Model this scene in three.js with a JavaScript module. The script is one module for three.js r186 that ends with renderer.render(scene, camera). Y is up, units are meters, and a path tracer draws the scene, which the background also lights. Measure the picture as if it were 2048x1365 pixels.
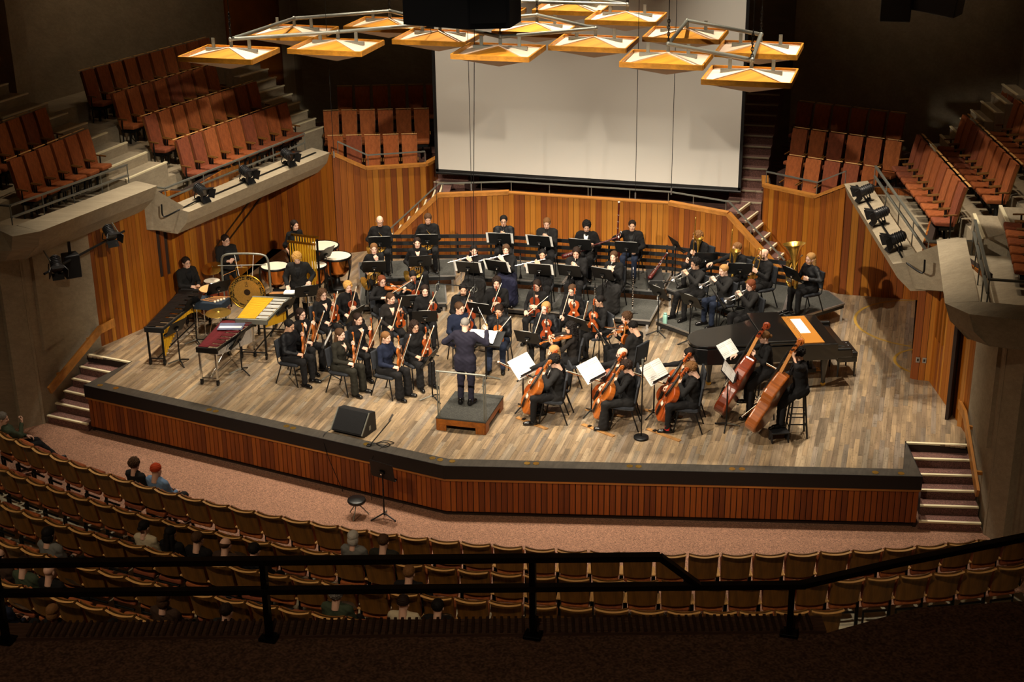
import * as THREE from 'three';
import { mergeGeometries } from 'three/addons/utils/BufferGeometryUtils.js';
import { RoundedBoxGeometry } from 'three/addons/geometries/RoundedBoxGeometry.js';

// ---------------------------------------------------------------- camera, light, exposure
const scene = new THREE.Scene();
scene.background = new THREE.Color(0x000000);
const renderer = new THREE.WebGLRenderer();
renderer.toneMapping = THREE.LinearToneMapping;
renderer.toneMappingExposure = 1.08;
renderer.shadowMap.enabled = true;

const camera = new THREE.PerspectiveCamera(26.16, 2048 / 1365, 0.1, 200);
{ // stage floor is y = 0, the hall axis is x = 0, the audience is towards +z
  const pit = 21.81 * Math.PI / 180, yaw = -15.97 * Math.PI / 180, roll = -0.77 * Math.PI / 180;
  const fwd = new THREE.Vector3(Math.sin(yaw) * Math.cos(pit), -Math.sin(pit), -Math.cos(yaw) * Math.cos(pit));
  const right = new THREE.Vector3(Math.cos(yaw), 0, Math.sin(yaw));
  const up0 = new THREE.Vector3().crossVectors(right, fwd);
  camera.position.set(7.35, 11.3, 0);
  camera.up.copy(right.clone().multiplyScalar(-Math.sin(roll)).add(up0.multiplyScalar(Math.cos(roll))));
  camera.lookAt(camera.position.clone().add(fwd));
}
const V3 = (a) => new THREE.Vector3(a[0], a[1], a[2]);
const LAMPS = []; // [x, y, z, target, candela, half angle, penumbra, colour, size]; stage lamps, then added fills; the fittings are built with the ceiling
const WARM = 0xfff0d8, SOFT = 0xffe2bc;
for (const [x, z, i] of [[-5.2, -23.8, 330], [-1.6, -23.4, 290], [1.6, -23.4, 290], [5.2, -23.8, 330], [-6, -27.2, 330], [-1.5, -27.3, 330], [1.5, -27.3, 330], [6, -27.2, 330], [-3.6, -30.6, 330], [0, -30, 330], [3.6, -30.6, 330]])
  LAMPS.push([x, 12.6, z, [x * 0.95, 0, z - 0.2], i, 26, 0.8, WARM, 7]);
for (const [x, t, i] of [[-7.5, 4.6, 1150], [-2.5, -1.2, 1000], [2.5, 1.6, 1000], [7.5, -4.6, 1150]]) LAMPS.push([x, 12.6, -9.5, [t, 1.0, -27.6], i, Math.abs(x) > 5 ? 13.8 : 12.5, 0.6, WARM, 7]);
for (const s of [-1, 1]) { LAMPS.push([s * 6.6, 12.6, -28, [s * 8.2, 2.6, -29.3], 80, 16, 1, SOFT, 10]); LAMPS.push([s * 6.8, 12.6, -23.5, [s * 8.9, 3, -24.6], 45, 16, 1, SOFT, 10]); }  // added fill spots over the side boxes, in place of stage bounce
for (const s of [-1, 1]) LAMPS.push([s * 8.6, 12.6, -30.5, [s * 12, 6.2, -32.4], 26, 34, 1, SOFT, 10]);  // unseen fill spots, added to lift the upper side walls
for (const s of [-1, 1]) LAMPS.push([s * 4.6, 12.6, -35, [s * 6.6, 8.2, -39.4], 30, 27, 1, SOFT, 10]);  // fill added to brighten the high walls of the back corners
LAMPS.push([6, 12.6, -1.5, [4.5, 7, -5.2], 5, 40, 1, SOFT, 10]);  // weak fill spot added over the foreground balcony
for (const x of [-5, 5]) LAMPS.push([x, 12.6, -8.6, [x * 0.9, -1, -18.6], 180, 28, 1, SOFT, 10]);  // added fill on the stalls seat backs, for spill from the front lamps
for (const [x, y, z, t, i, ang, pen, col, size] of LAMPS) {
  const l = new THREE.SpotLight(col, i, 0, ang * Math.PI / 180, pen, 2);
  l.position.set(x, y - 0.12, z); l.target.position.set(...t); l.castShadow = true; l.shadow.radius = size;
  l.shadow.mapSize.set(1024, 1024); l.name = 'stage_or_fill_light';  // shared by the stage lamps and the added fill spots
  scene.add(l, l.target);
}

// ---------------------------------------------------------------- helpers
let seed = 7;
const rnd = () => { seed = (seed * 1664525 + 1013904223) >>> 0; return seed / 4294967296; };
const rr = (a, b) => a + (b - a) * rnd();
const D2R = Math.PI / 180;
const taken = new Map();
function numbered(n) { const k = taken.get(n) || 0; taken.set(n, k + 1); return k ? n + '_' + String(k).padStart(3, '0') : n; }
function thing(name, label, category, pos = [0, 0, 0], ry = 0, group) {
  const o = new THREE.Group(); o.name = numbered(name); o.position.set(...pos); o.rotation.y = ry;
  o.userData = { label, category }; if (group) o.userData.group = group;
  scene.add(o); return o;
}
function mesh(name, geo, mat, parent, extra) {
  const m = new THREE.Mesh(geo, mat); m.name = name; m.castShadow = m.receiveShadow = true;
  if (parent) parent.add(m); else { m.name = numbered(name); scene.add(m); }
  if (extra) Object.assign(m.userData, extra);
  return m;
}
function tagged(name, geo, mat, label, category, group) {
  const m = mesh(name, geo, mat); m.userData = { label, category }; if (group) m.userData.group = group; return m;
}
const STRUCT = (label) => ({ kind: 'structure', label, category: 'structure' });
function struct(name, geo, mat, label, category) { return mesh(name, geo, mat, null, { kind: 'structure', label, category }); }
function copyOf(o, label, pos, ry, group) {
  const c = o.clone(); c.name = numbered(o.name.replace(/_\d{3}$/, '')); c.userData = { ...o.userData, label }; if (group) c.userData.group = group;
  if (pos) c.position.set(...pos); if (ry !== undefined) c.rotation.set(0, ry, 0);
  scene.add(c); return c;
}
const ORD = ['first', 'second', 'third', 'fourth', 'fifth', 'sixth', 'seventh', 'eighth', 'ninth', 'tenth', 'eleventh', 'twelfth', 'thirteenth', 'fourteenth', 'fifteenth', 'sixteenth', 'seventeenth', 'eighteenth', 'nineteenth', 'twentieth', 'twenty-first', 'twenty-second', 'twenty-third', 'twenty-fourth', 'twenty-fifth', 'twenty-sixth', 'twenty-seventh', 'twenty-eighth', 'twenty-ninth', 'thirtieth', 'thirty-first', 'thirty-second', 'thirty-third', 'thirty-fourth', 'thirty-fifth', 'thirty-sixth', 'thirty-seventh', 'thirty-eighth', 'thirty-ninth', 'fortieth', 'forty-first'];
function clean(g) { const n = g.index ? g.toNonIndexed() : g; for (const k of Object.keys(n.attributes)) if (!['position', 'normal', 'uv'].includes(k)) n.deleteAttribute(k); return n; }
function merge(...gs) { return mergeGeometries(gs.flat(9).map(clean), false); }
const mat4 = (x = 0, y = 0, z = 0, rx = 0, ry = 0, rz = 0) => new THREE.Matrix4().compose(new THREE.Vector3(x, y, z), new THREE.Quaternion().setFromEuler(new THREE.Euler(rx, ry, rz, 'YXZ')), new THREE.Vector3(1, 1, 1));
function box(w, h, d, x = 0, y = 0, z = 0, rx = 0, ry = 0, rz = 0) { return new THREE.BoxGeometry(w, h, d).applyMatrix4(mat4(x, y, z, rx, ry, rz)); }
function rbox(w, h, d, x = 0, y = 0, z = 0, r = 0.02, rx = 0, ry = 0, rz = 0, s = 2) { return new RoundedBoxGeometry(w, h, d, s, Math.min(r, w / 2.01, h / 2.01, d / 2.01)).applyMatrix4(mat4(x, y, z, rx, ry, rz)); }
function rod(a, b, r = 0.01, r2 = r, seg = 8, open = false) {
  const A = V3(a), B = V3(b), d = B.clone().sub(A), L = d.length();
  const g = new THREE.CylinderGeometry(r2, r, L, seg, 1, open); g.translate(0, L / 2, 0);
  return g.applyMatrix4(new THREE.Matrix4().compose(A, new THREE.Quaternion().setFromUnitVectors(new THREE.Vector3(0, 1, 0), d.normalize()), new THREE.Vector3(1, 1, 1)));
}
function bar(a, b, w, h) { // rectangular bar from a to b, h measured upwards
  const A = V3(a), B = V3(b), d = B.clone().sub(A), L = d.length(); d.normalize();
  let s = new THREE.Vector3().crossVectors(new THREE.Vector3(0, 1, 0), d); if (s.lengthSq() < 1e-6) s.set(1, 0, 0); s.normalize();
  const u = new THREE.Vector3().crossVectors(d, s);
  return new THREE.BoxGeometry(w, h, L).applyMatrix4(new THREE.Matrix4().makeBasis(s, u, d).setPosition(A.add(B).multiplyScalar(0.5)));
}
function tube(pts, r, n = 24, seg = 6, closed = false) { return new THREE.TubeGeometry(new THREE.CatmullRomCurve3(pts.map(V3), closed, 'catmullrom', 0.4), n, r, seg, closed); }
function lathe(pts, seg = 20) { return new THREE.LatheGeometry(pts.map((p) => new THREE.Vector2(p[0], p[1])), seg); }
function xf(g, x = 0, y = 0, z = 0, rx = 0, ry = 0, rz = 0, s = 1) { const c = g.clone(); if (s !== 1) c.scale(s, s, s); return c.applyMatrix4(mat4(x, y, z, rx, ry, rz)); }
function prism(poly, y0, y1, bevel = 0) { // plan polygon [[x,z],...] extruded from y0 to y1
  const s = new THREE.Shape(poly.map(([x, z]) => new THREE.Vector2(x, -z)));
  const g = new THREE.ExtrudeGeometry(s, { depth: y1 - y0, bevelEnabled: bevel > 0, bevelSize: bevel, bevelThickness: bevel, bevelSegments: 1 });
  g.rotateX(-Math.PI / 2); g.translate(0, y0, 0); return g;
}
function loft(sections) { // rings of equal length, closed round, capped at both ends by a fan
  const n = sections[0].length, tri = [], uv = [];
  const quad = (a, b, c, d) => { tri.push(...a, ...b, ...c, ...a, ...c, ...d); for (const p of [a, b, c, a, c, d]) uv.push((p[0] + p[2]) * 0.7, p[1] - p[2] * 0.3 + p[0] * 0.1); };
  for (let k = 0; k + 1 < sections.length; k++) for (let i = 0; i < n; i++) { const j = (i + 1) % n; quad(sections[k][i], sections[k][j], sections[k + 1][j], sections[k + 1][i]); }
  for (const [S, f] of [[sections[0], 1], [sections[sections.length - 1], 0]]) {
    const flat = S, c2 = THREE.ShapeUtils.triangulateShape(project2(flat), []);
    for (const t of c2) for (const i of (f ? [t[0], t[2], t[1]] : t)) { tri.push(...flat[i]); uv.push((flat[i][0] + flat[i][2]) * 0.7, flat[i][1]); }
  }
  const g = new THREE.BufferGeometry(); g.setAttribute('position', new THREE.Float32BufferAttribute(tri, 3)); g.setAttribute('uv', new THREE.Float32BufferAttribute(uv, 2)); g.computeVertexNormals(); return g;
}
function project2(ring) { // drop the axis along the ring's normal
  const n = new THREE.Vector3(), a = new THREE.Vector3(), b = new THREE.Vector3();
  for (let i = 1; i + 1 < ring.length; i++) { a.set(ring[i][0] - ring[0][0], ring[i][1] - ring[0][1], ring[i][2] - ring[0][2]); b.set(ring[i + 1][0] - ring[0][0], ring[i + 1][1] - ring[0][1], ring[i + 1][2] - ring[0][2]); n.add(a.cross(b)); }
  const ax = Math.abs(n.x), ay = Math.abs(n.y), az = Math.abs(n.z);
  return ring.map((p) => ax >= ay && ax >= az ? new THREE.Vector2(p[1], p[2]) : ay >= az ? new THREE.Vector2(p[2], p[0]) : new THREE.Vector2(p[0], p[1]));
}

// ---------------------------------------------------------------- materials
const hash = (x, y, s) => { let h = (Math.imul(x, 374761393) + Math.imul(y, 668265263) + Math.imul(s, 1274126177)) >>> 0; h = Math.imul(h ^ (h >>> 13), 1274126177) >>> 0; return ((h ^ (h >>> 16)) >>> 0) / 4294967296; };
function vnoise(u, v, nx, ny, s) { // tileable value noise, u and v in 0..1
  const x = u * nx, y = v * ny, i = Math.floor(x), j = Math.floor(y), fx = x - i, fy = y - j, a = fx * fx * (3 - 2 * fx), b = fy * fy * (3 - 2 * fy);
  const p = (k, l) => hash((k + nx) % nx, (l + ny) % ny, s);
  return (p(i, j) * (1 - a) + p(i + 1, j) * a) * (1 - b) + (p(i, j + 1) * (1 - a) + p(i + 1, j + 1) * a) * b;
}
function tex(w, h, fn, srgb = true, rep = 1) {
  const d = new Uint8Array(w * h * 4);
  for (let j = 0; j < h; j++) for (let i = 0; i < w; i++) { const c = fn(i / w, j / h), o = (j * w + i) * 4; d[o] = Math.max(0, Math.min(255, c[0])); d[o + 1] = Math.max(0, Math.min(255, c[1])); d[o + 2] = Math.max(0, Math.min(255, c[2])); d[o + 3] = 255; }
  const t = new THREE.DataTexture(d, w, h); t.wrapS = t.wrapT = THREE.RepeatWrapping; t.magFilter = THREE.LinearFilter; t.minFilter = THREE.LinearMipmapLinearFilter; t.generateMipmaps = true;
  if (srgb) t.colorSpace = THREE.SRGBColorSpace; t.repeat.set(rep, rep); t.needsUpdate = true; return t;
}
const g3 = (v) => [v, v, v];
const woodTex = (s) => tex(128, 512, (u, v) => { const w = u + 0.05 * vnoise(u, v, 2, 4, s + 9); const a = vnoise(w, v, 26, 3, s) * 0.5 + vnoise(w, v, 60, 6, s + 1) * 0.3 + vnoise(w, v, 9, 2, s + 2) * 0.5; return g3(212 + 75 * (a - 0.6)); });
const grainA = woodTex(3), grainB = woodTex(31);
const plankTex = tex(256, 512, (u, v) => { const w = u + 0.03 * vnoise(u, v, 3, 5, 5); const a = vnoise(w, v, 40, 5, 6) * 0.45 + vnoise(w, v, 90, 12, 7) * 0.3 + vnoise(u, v, 8, 8, 8) * 0.4; const worn = vnoise(u, v, 21, 60, 44) > 0.83 ? -30 : 0; return g3(218 + 85 * (a - 0.55) + worn); });
const speck = tex(256, 256, (u, v) => { const a = vnoise(u, v, 110, 110, 11) * 0.85 + vnoise(u, v, 48, 48, 12) * 0.28 + vnoise(u, v, 10, 10, 13) * 0.05; return [205 + 130 * (a - 0.58), 205 + 125 * (a - 0.58), 205 + 120 * (a - 0.58)]; });
const concreteTex = tex(256, 256, (u, v) => { const a = vnoise(u, v, 128, 128, 21) * 0.35 + vnoise(u, v, 24, 24, 22) * 0.3 + vnoise(u, v, 5, 5, 23) * 0.35; return g3(222 + 60 * (a - 0.5)); });
const clothTex = tex(128, 128, (u, v) => { const a = vnoise(u, v, 64, 64, 31) * 0.5 + vnoise(u, v, 12, 12, 32) * 0.5; return g3(218 + 70 * (a - 0.5)); });
const ribTex = tex(64, 64, (u, v) => g3(128 + 110 * Math.sin(u * Math.PI * 16)), false);
const lin = (r, g, b) => new THREE.Color().setRGB(r, g, b);
const mk = (o) => new THREE.MeshStandardMaterial(o);
const M = {};
// stained cedar boards: a few tones, two grains
M.boards = [[0xb66a12, grainA], [0xaa5e10, grainB], [0xc07618, grainA], [0x9a500e, grainB], [0xb26410, grainB], [0xc88022, grainA], [0x90480e, grainA]].map(([c, m]) => mk({ color: new THREE.Color(c).multiplyScalar(1), map: m, roughness: 0.5, bumpMap: m, bumpScale: 0.001 }));
M.slats = [[0xa85614, grainA], [0x984c12, grainB], [0xb46018, grainA], [0x884210, grainB]].map(([c, m]) => mk({ color: new THREE.Color(c).multiplyScalar(1), map: m, roughness: 0.55 }));
M.cap = mk({ color: 0xd08a3c, map: grainA, roughness: 0.42 });
M.backing = mk({ color: 0x2a1a10, roughness: 0.9 });
M.concrete = mk({ color: 0xb5a68c, map: concreteTex, roughness: 0.95, bumpMap: concreteTex, bumpScale: 0.004 });
M.ribbed = mk({ color: 0x9d9078, map: concreteTex, roughness: 0.95, bumpMap: ribTex, bumpScale: 0.02 });
M.carpet = mk({ color: 0xb98a70, map: speck, roughness: 1, bumpMap: speck, bumpScale: 0.004 });
M.stairCarpet = mk({ color: 0x8a6258, map: speck, roughness: 1 });
M.aisle = mk({ color: 0xcfc3a4, map: concreteTex, roughness: 0.8 });
M.nosing = mk({ color: 0xe8dcb8, roughness: 0.6 });
M.blackPaint = mk({ color: 0x101012, roughness: 0.55 });
M.edgePaint = mk({ color: 0x4a443c, map: plankTex, roughness: 0.5 });
M.riserTop = mk({ color: 0x44443f, map: speck, roughness: 0.85 });
M.alu = mk({ color: 0xb4b4b4, roughness: 0.35, metalness: 0.9 });
M.chrome = mk({ color: 0xe6e6e6, roughness: 0.16, metalness: 1 });
M.steel = mk({ color: 0x85867e, roughness: 0.5, metalness: 0.7 });
M.blackMetal = mk({ color: 0x0c0c0d, roughness: 0.42, metalness: 0.3 });
M.railPaint = mk({ color: 0x2c2926, roughness: 0.32, metalness: 0.55 });
M.blackPlastic = mk({ color: 0x111113, roughness: 0.6 });
M.soot = new THREE.MeshPhysicalMaterial({ color: 0x050506, roughness: 1, specularIntensity: 0.1 });
M.grille = mk({ color: 0x17171a, roughness: 0.7, metalness: 0.4, map: speck });
M.chairFabric = mk({ color: 0x292c33, map: clothTex, roughness: 0.95 });
M.white = mk({ color: 0xf2efe8, roughness: 0.8 });
M.screen = mk({ color: 0xe6e2da, roughness: 0.95 });
M.gold = mk({ color: 0xe0aa3c, roughness: 0.25, metalness: 1 });
M.goldBar = mk({ color: 0xf0bc2c, roughness: 0.42, metalness: 0.55 });
M.brass = mk({ color: 0xe0b458, roughness: 0.27, metalness: 0.92 });
M.copper = mk({ color: 0xc87a38, roughness: 0.22, metalness: 1 });
M.silver = mk({ color: 0xe2e2e2, roughness: 0.24, metalness: 0.92 });
M.lacquer = new THREE.MeshPhysicalMaterial({ color: 0x060607, roughness: 0.35, clearcoat: 1, clearcoatRoughness: 0.08 });
M.leather = new THREE.MeshPhysicalMaterial({ color: 0x0d0d0e, roughness: 0.4, clearcoat: 0.4, clearcoatRoughness: 0.3 });
M.seatFabric = ['#b2602c', '#a4562a', '#ba6834', '#9a5030'].map((c) => mk({ color: c, map: clothTex, roughness: 0.95 }));
M.seatWood = mk({ color: 0x8a5c24, map: grainB, roughness: 0.5 });
M.seatEdge = mk({ color: 0xd2a262, roughness: 0.5 });
M.varnish = ['#b8521a', '#9a3c12', '#c46a24', '#8c3410'].map((c) => new THREE.MeshPhysicalMaterial({ color: c, map: grainA, roughness: 0.35, clearcoat: 0.8, clearcoatRoughness: 0.15 }));
M.ebony = mk({ color: 0x0a0807, roughness: 0.4 });
M.maple = mk({ color: 0xc98a4a, roughness: 0.4 });
M.bowStick = mk({ color: 0x9a5a2a, roughness: 0.4 });
M.bowHair = mk({ color: 0xf0e6cf, roughness: 0.7 });
M.grenadilla = mk({ color: 0x0d0b0c, roughness: 0.35 });
M.bassoon = mk({ color: 0x4a1210, roughness: 0.3 });
M.skinHead = mk({ color: 0xdccfba, roughness: 0.7 });
M.paleBar = mk({ color: 0xc9c9c4, roughness: 0.4, metalness: 0.35 });
M.spotBody = mk({ color: 0x3c3c3e, roughness: 0.35, metalness: 0.7 });
M.plate = mk({ color: 0xd08a38, roughness: 0.4, metalness: 0.35 });
M.rosewood = mk({ color: 0x6a1f26, map: grainA, roughness: 0.4 });
M.cardboard = mk({ color: 0xc08a4c, map: grainB, roughness: 0.7 });
// ---------------------------------------------------------------- structure: stage deck
const zFront = (x) => -21.34 - 1.59 * Math.abs(x) / 7.87;
function quadSlab(x0, x1, b0, b1, f0, f1, y0, y1, tone, uo) { // plan quad with back z b0,b1 and front z f0,f1
  const P = [[x0, y1, b0], [x1, y1, b1], [x1, y1, f1], [x0, y1, f0], [x0, y0, b0], [x1, y0, b1], [x1, y0, f1], [x0, y0, f0]];
  const F = [[0, 3, 2, 1], [3, 7, 6, 2], [0, 1, 5, 4], [0, 4, 7, 3], [1, 2, 6, 5]], pos = [], uv = [], col = [];
  for (const [a, b, c, d] of F) for (const i of [a, b, c, a, c, d]) { const p = P[i]; pos.push(...p); uv.push(p[0] * 1.6 + uo, p[2] * 0.42 + uo * 3 + p[1]); col.push(...tone); }
  const g = new THREE.BufferGeometry(); g.setAttribute('position', new THREE.Float32BufferAttribute(pos, 3)); g.setAttribute('uv', new THREE.Float32BufferAttribute(uv, 2)); g.setAttribute('color', new THREE.Float32BufferAttribute(col, 3)); g.computeVertexNormals(); return g;
}
const deckPoly = [[0, -21.36], [7.86, -22.95], [7.58, -24.19], [8.64, -24.36], [8.6, -24.82], [7.95, -27.1], [7.62, -27.13], [7.62, -32.6]];
const floor = struct('floor', prism([...deckPoly, ...deckPoly.slice(1).reverse().map(([x, z]) => [-x, z])], -0.2, -0.03), M.backing, 'worn brown hardwood stage floor with a pointed front', 'floor');
const plankMat = mk({ vertexColors: true, map: plankTex, roughness: 0.42, bumpMap: plankTex, bumpScale: 0.0008 });
{
  const tones = [[0.36, 0.27, 0.18], [0.3, 0.22, 0.15], [0.42, 0.315, 0.21], [0.25, 0.19, 0.14], [0.34, 0.265, 0.195], [0.46, 0.34, 0.215], [0.2, 0.16, 0.125], [0.39, 0.29, 0.19], [0.44, 0.35, 0.25], [0.33, 0.29, 0.24], [0.28, 0.245, 0.22]];
  const W = 0.085, all = [];
  const strip = (x0, x1, b0, b1, f0, f1) => {
    const L = Math.max(f0, f1) - Math.min(b0, b1); let t0 = 0;
    while (t0 < 1) {
      let t1 = t0 + rr(0.5, 1.5) / L; if (t1 > 1 - 0.3 / L) t1 = 1;
      const k = 0.86 + rr(0, 0.34), tn = tones[Math.floor(rnd() * tones.length)].map((v, q) => (v * 0.72 + [0.355, 0.27, 0.185][q] * 0.28) * k * [1, 0.95, 0.85][q]), e = 0.001 / L;
      const Z = (a, b, t) => a + (b - a) * t;
      // inner joints are square, the outermost ends follow the edge
      const m0 = (b0 + b1) / 2, n0 = (f0 + f1) / 2, sq = Z(m0, n0, t0 + e), sr = Z(m0, n0, t1 - e);
      all.push([t0 > 0 ? [sq, sq] : [b0, b1], t1 < 1 ? [sr, sr] : [f0, f1], x0 + 0.0007, x1 - 0.0007, tn]);
      t0 = t1;
    }
  };
  for (let i = -89; i < 89; i++) { const x0 = i * W, x1 = x0 + W; strip(x0, x1, -32.6, -32.6, zFront(x0) - 0.27, zFront(x1) - 0.27); }
  for (const s of [-1, 1]) for (let i = 89; i < 101; i++) {
    const a = i * W, b = a + W, zb = (x) => -24.82 - (8.6 - Math.min(x, 8.6)) / 0.65 * 2.28;
    if (s > 0) strip(a, b, zb(a), zb(b), -24.25, -24.27); else strip(-b, -a, zb(b), zb(a), -24.27, -24.25);
  }
  all.sort((p, q) => (q[1][0] + q[0][0]) - (p[1][0] + p[0][0]));
  const rest = [];
  all.forEach(([b, f, x0, x1, tn], i) => {
    const g = quadSlab(x0, x1, b[0], b[1], f[0], f[1], -0.03, 0, tn, rnd() * 7);
    if (i < 300) mesh('plank', g, plankMat, floor); else rest.push(g);
  });
  mesh('planks_upstage', mergeGeometries(rest, false), plankMat, floor, { kind: 'stuff' });
  // painted border along the edge
  for (const s of [-1, 1]) {
    const P = (x, d) => [s * x, zFront(x) - d];
    const pol = [P(0, 0), P(7.87, 0), [s * 7.58, -24.19], [s * 7.56, zFront(7.56) - 0.265], P(0, 0.265)];
    mesh('edge_band', prism(s > 0 ? pol : pol.reverse(), -0.03, 0.001), M.edgePaint, floor);
    // the pale half rings of a lift cut into the deck by the side wall
    for (const [cx, cz, r] of [[7.75, -30.2, 1.42], [7.95, -28.05, 0.72]]) {
      const g = new THREE.RingGeometry(r - 0.045, r + 0.015, 48, 1, Math.PI / 2 + 0.15, Math.PI - 0.3); g.rotateX(-Math.PI / 2); if (s < 0) g.scale(-1, 1, 1); g.translate(s * cx, 0.0025, cz);
      if (s > 0) mesh('painted_ring', g, mk({ color: 0xa88434, roughness: 0.6, side: THREE.DoubleSide }), floor);
    }
  }
}
// fascia: black band, cedar rail, slats
const fascia = thing('stage_fascia', 'slatted cedar stage front below the black stage edge', 'stage front'); fascia.userData.kind = 'structure';
for (const s of [-1, 1]) {
  const a = [0, -21.34], b = [s * 7.87, -22.93], dx = b[0] - a[0], dz = b[1] - a[1], L = Math.hypot(dx, dz), ux = dx / L, uz = dz / L, ry = -Math.atan2(uz, ux), nz = s > 0 ? [-uz, ux] : [uz, -ux];
  const on = (t, d, y) => [a[0] + ux * t + nz[0] * d, y, a[1] + uz * t + nz[1] * d];
  const seg = (w, h, d, off, y) => { const p = on(L / 2, off, y); return box(w, h, d, p[0], p[1], p[2], 0, ry); };
  mesh('edge_board', seg(L + 0.04, 0.25, 0.06, -0.02, -0.126), M.blackPaint, fascia);
  mesh('wood_rail', seg(L + 0.02, 0.045, 0.05, -0.03, -0.275), M.cap, fascia);
  mesh('backing', seg(L - 0.02, 0.78, 0.05, -0.13, -0.62), M.backing, fascia);
  mesh('toe_kick', seg(L - 0.05, 0.12, 0.04, -0.17, -0.94), M.blackPaint, fascia);
  const n = Math.round(L / 0.0975), unit = box(0.085, 0.6, 0.035);
  for (let i = 0; i < n; i++) { const m = mesh('slat', unit, M.slats[Math.floor(rnd() * 4)], fascia); m.position.set(...on((i + 0.5) * L / n, -0.06 + rr(-0.003, 0.003), -0.6)); m.rotation.y = ry; }
  // side return beside the stairs
  mesh('edge_board', bar([s * 7.85, -0.126, -22.95], [s * 7.57, -0.126, -24.2], 0.05, 0.25), M.blackPaint, fascia);
  mesh('side_panel', bar([s * 7.83, -0.62, -22.98], [s * 7.56, -0.62, -24.2], 0.05, 0.74), M.backing, fascia);
}
// brass floor pocket covers let into the border
[[-7.56, -22.99], [-7.19, -22.94], [-3.27, -22.15], [-3.12, -22.1], [-4.97, -22.46], [-4.82, -22.43], [-1.59, -21.8], [-0.28, -21.56], [-0.13, -21.53], [0.09, -21.53], [1.36, -21.77], [1.51, -21.8], [3.08, -22.1], [3.23, -22.12], [4.78, -22.42], [4.94, -22.46], [7.12, -22.88], [7.54, -22.95]].forEach(([x, z], i) =>
  mesh('floor_pocket', new THREE.CylinderGeometry(0.055, 0.055, 0.008, 20).translate(x, 0.004, z), M.brass, floor));
// stairs
for (const s of [-1, 1]) {
  const st = thing('stairs', s < 0 ? 'carpeted steps with pale nosings on the left of the stage' : 'carpeted steps with pale nosings on the right of the stage', 'stairs'); st.userData.kind = 'structure';
  const inn = (k) => [s * Math.min(7.59 + 0.135 * k, 7.9), -24.2 + 0.255 * k], out = (k) => [s * (8.65 + 0.052 * k), -24.37 + 0.254 * k];
  for (let k = 1; k <= 6; k++) {
    const y = -k / 6; if (k < 6) mesh('step', prism(s > 0 ? [inn(k), out(k), out(k - 1), inn(k - 1)] : [inn(k - 1), out(k - 1), out(k), inn(k)], -1, y), M.stairCarpet, st);
    const a = inn(k - 1), b = out(k - 1); mesh('nosing', bar([a[0], y + 1 / 6 - 0.008, a[1] + 0.0], [b[0], y + 1 / 6 - 0.008, b[1]], 0.055, 0.03), M.nosing, st);
    const c = inn(k - 1), d = out(k - 1); mesh('riser', bar([c[0], y + 0.075, c[1] - 0.03], [d[0], y + 0.075, d[1] - 0.03], 0.02, 0.15), M.stairCarpet, st);
  }
  const hr = thing('handrail', s < 0 ? 'orange wooden handrail board beside the left stage steps' : 'orange wooden handrail board beside the right stage steps', 'handrail');
  mesh('rail', bar([s * 8.8, -0.3, -23.12], [s * 8.53, 0.42, -24.75], 0.05, 0.17), M.cap, hr);
  mesh('rail_end', bar([s * 8.53, 0.41, -24.73], [s * 8.44, 0.42, -25.15], 0.05, 0.17), M.cap, hr);
  for (const [y, z] of [[-0.12, -23.55], [0.3, -24.45]]) mesh('bracket', box(0.14, 0.06, 0.06, s * (y > 0 ? 8.65 : 8.8), y, z), M.cap, hr);
}
// ---------------------------------------------------------------- house floor and rake
const AZ = -38.5, rowR = (r) => 19.5 + 0.93 * r, rowY = (r) => -1 + 0.09 * Math.max(0, r);
struct('floor', prism([[-17, -26], [-17, 7], [17, 7], [17, -26]], -1.3, -1.001), M.carpet, 'speckled pinkish carpet between the stage and the seats', 'floor');
function arcPoly(r0, r1, a0, a1, n = 40) { const p = []; for (let i = 0; i <= n; i++) { const a = a0 + (a1 - a0) * i / n; p.push([Math.sin(a) * r0, AZ + Math.cos(a) * r0]); } for (let i = n; i >= 0; i--) { const a = a0 + (a1 - a0) * i / n; p.push([Math.sin(a) * r1, AZ + Math.cos(a) * r1]); } return p.reverse(); }
for (let r = 1; r < 9; r++) struct('floor_terrace', prism(arcPoly(rowR(r) - 0.62, 29, -0.52, 0.5), rowY(r - 1) - 0.02, rowY(r)), M.aisle, `pale seating terrace under stalls row ${ORD[r]} from the stage`, 'floor');
// ---------------------------------------------------------------- boarded walls
const unitBoard = box(1, 1, 0.03).translate(0, 0.5, 0);
function boardWall(parent, a, b, y0, h0, h1, o = {}) { // boards from a to b (plan), tops run from h0 to h1; room side is to the left of a->b
  const dx = b[0] - a[0], dz = b[1] - a[1], L = Math.hypot(dx, dz), ux = dx / L, uz = dz / L, ry = -Math.atan2(uz, ux), nx = -uz, nz = ux;
  const n = Math.max(1, Math.round(L / (o.bw || 0.135)));
  for (let i = 0; i < n; i++) {
    const t = (i + 0.5) / n, y1 = h0 + (h1 - h0) * t, short = o.slots && o.slots(t, i);
    const m = mesh('board', unitBoard, M.boards[Math.floor(rnd() * 7)], parent);
    m.position.set(a[0] + dx * t + nx * 0.016, y0, a[1] + dz * t + nz * 0.016); m.rotation.y = ry; m.scale.set(L / n - 0.006, (short || y1) - y0 - 0.002, 1 + rr(0, 0.25));
  }
  if (o.cap) {
    const g = bar([a[0], h0 + 0.02, a[1]], [b[0], h1 + 0.02, b[1]], 0.16, o.cap); mesh('cap', g, M.cap, parent);
  }
  return { ux, uz, nx, nz };
}
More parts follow.
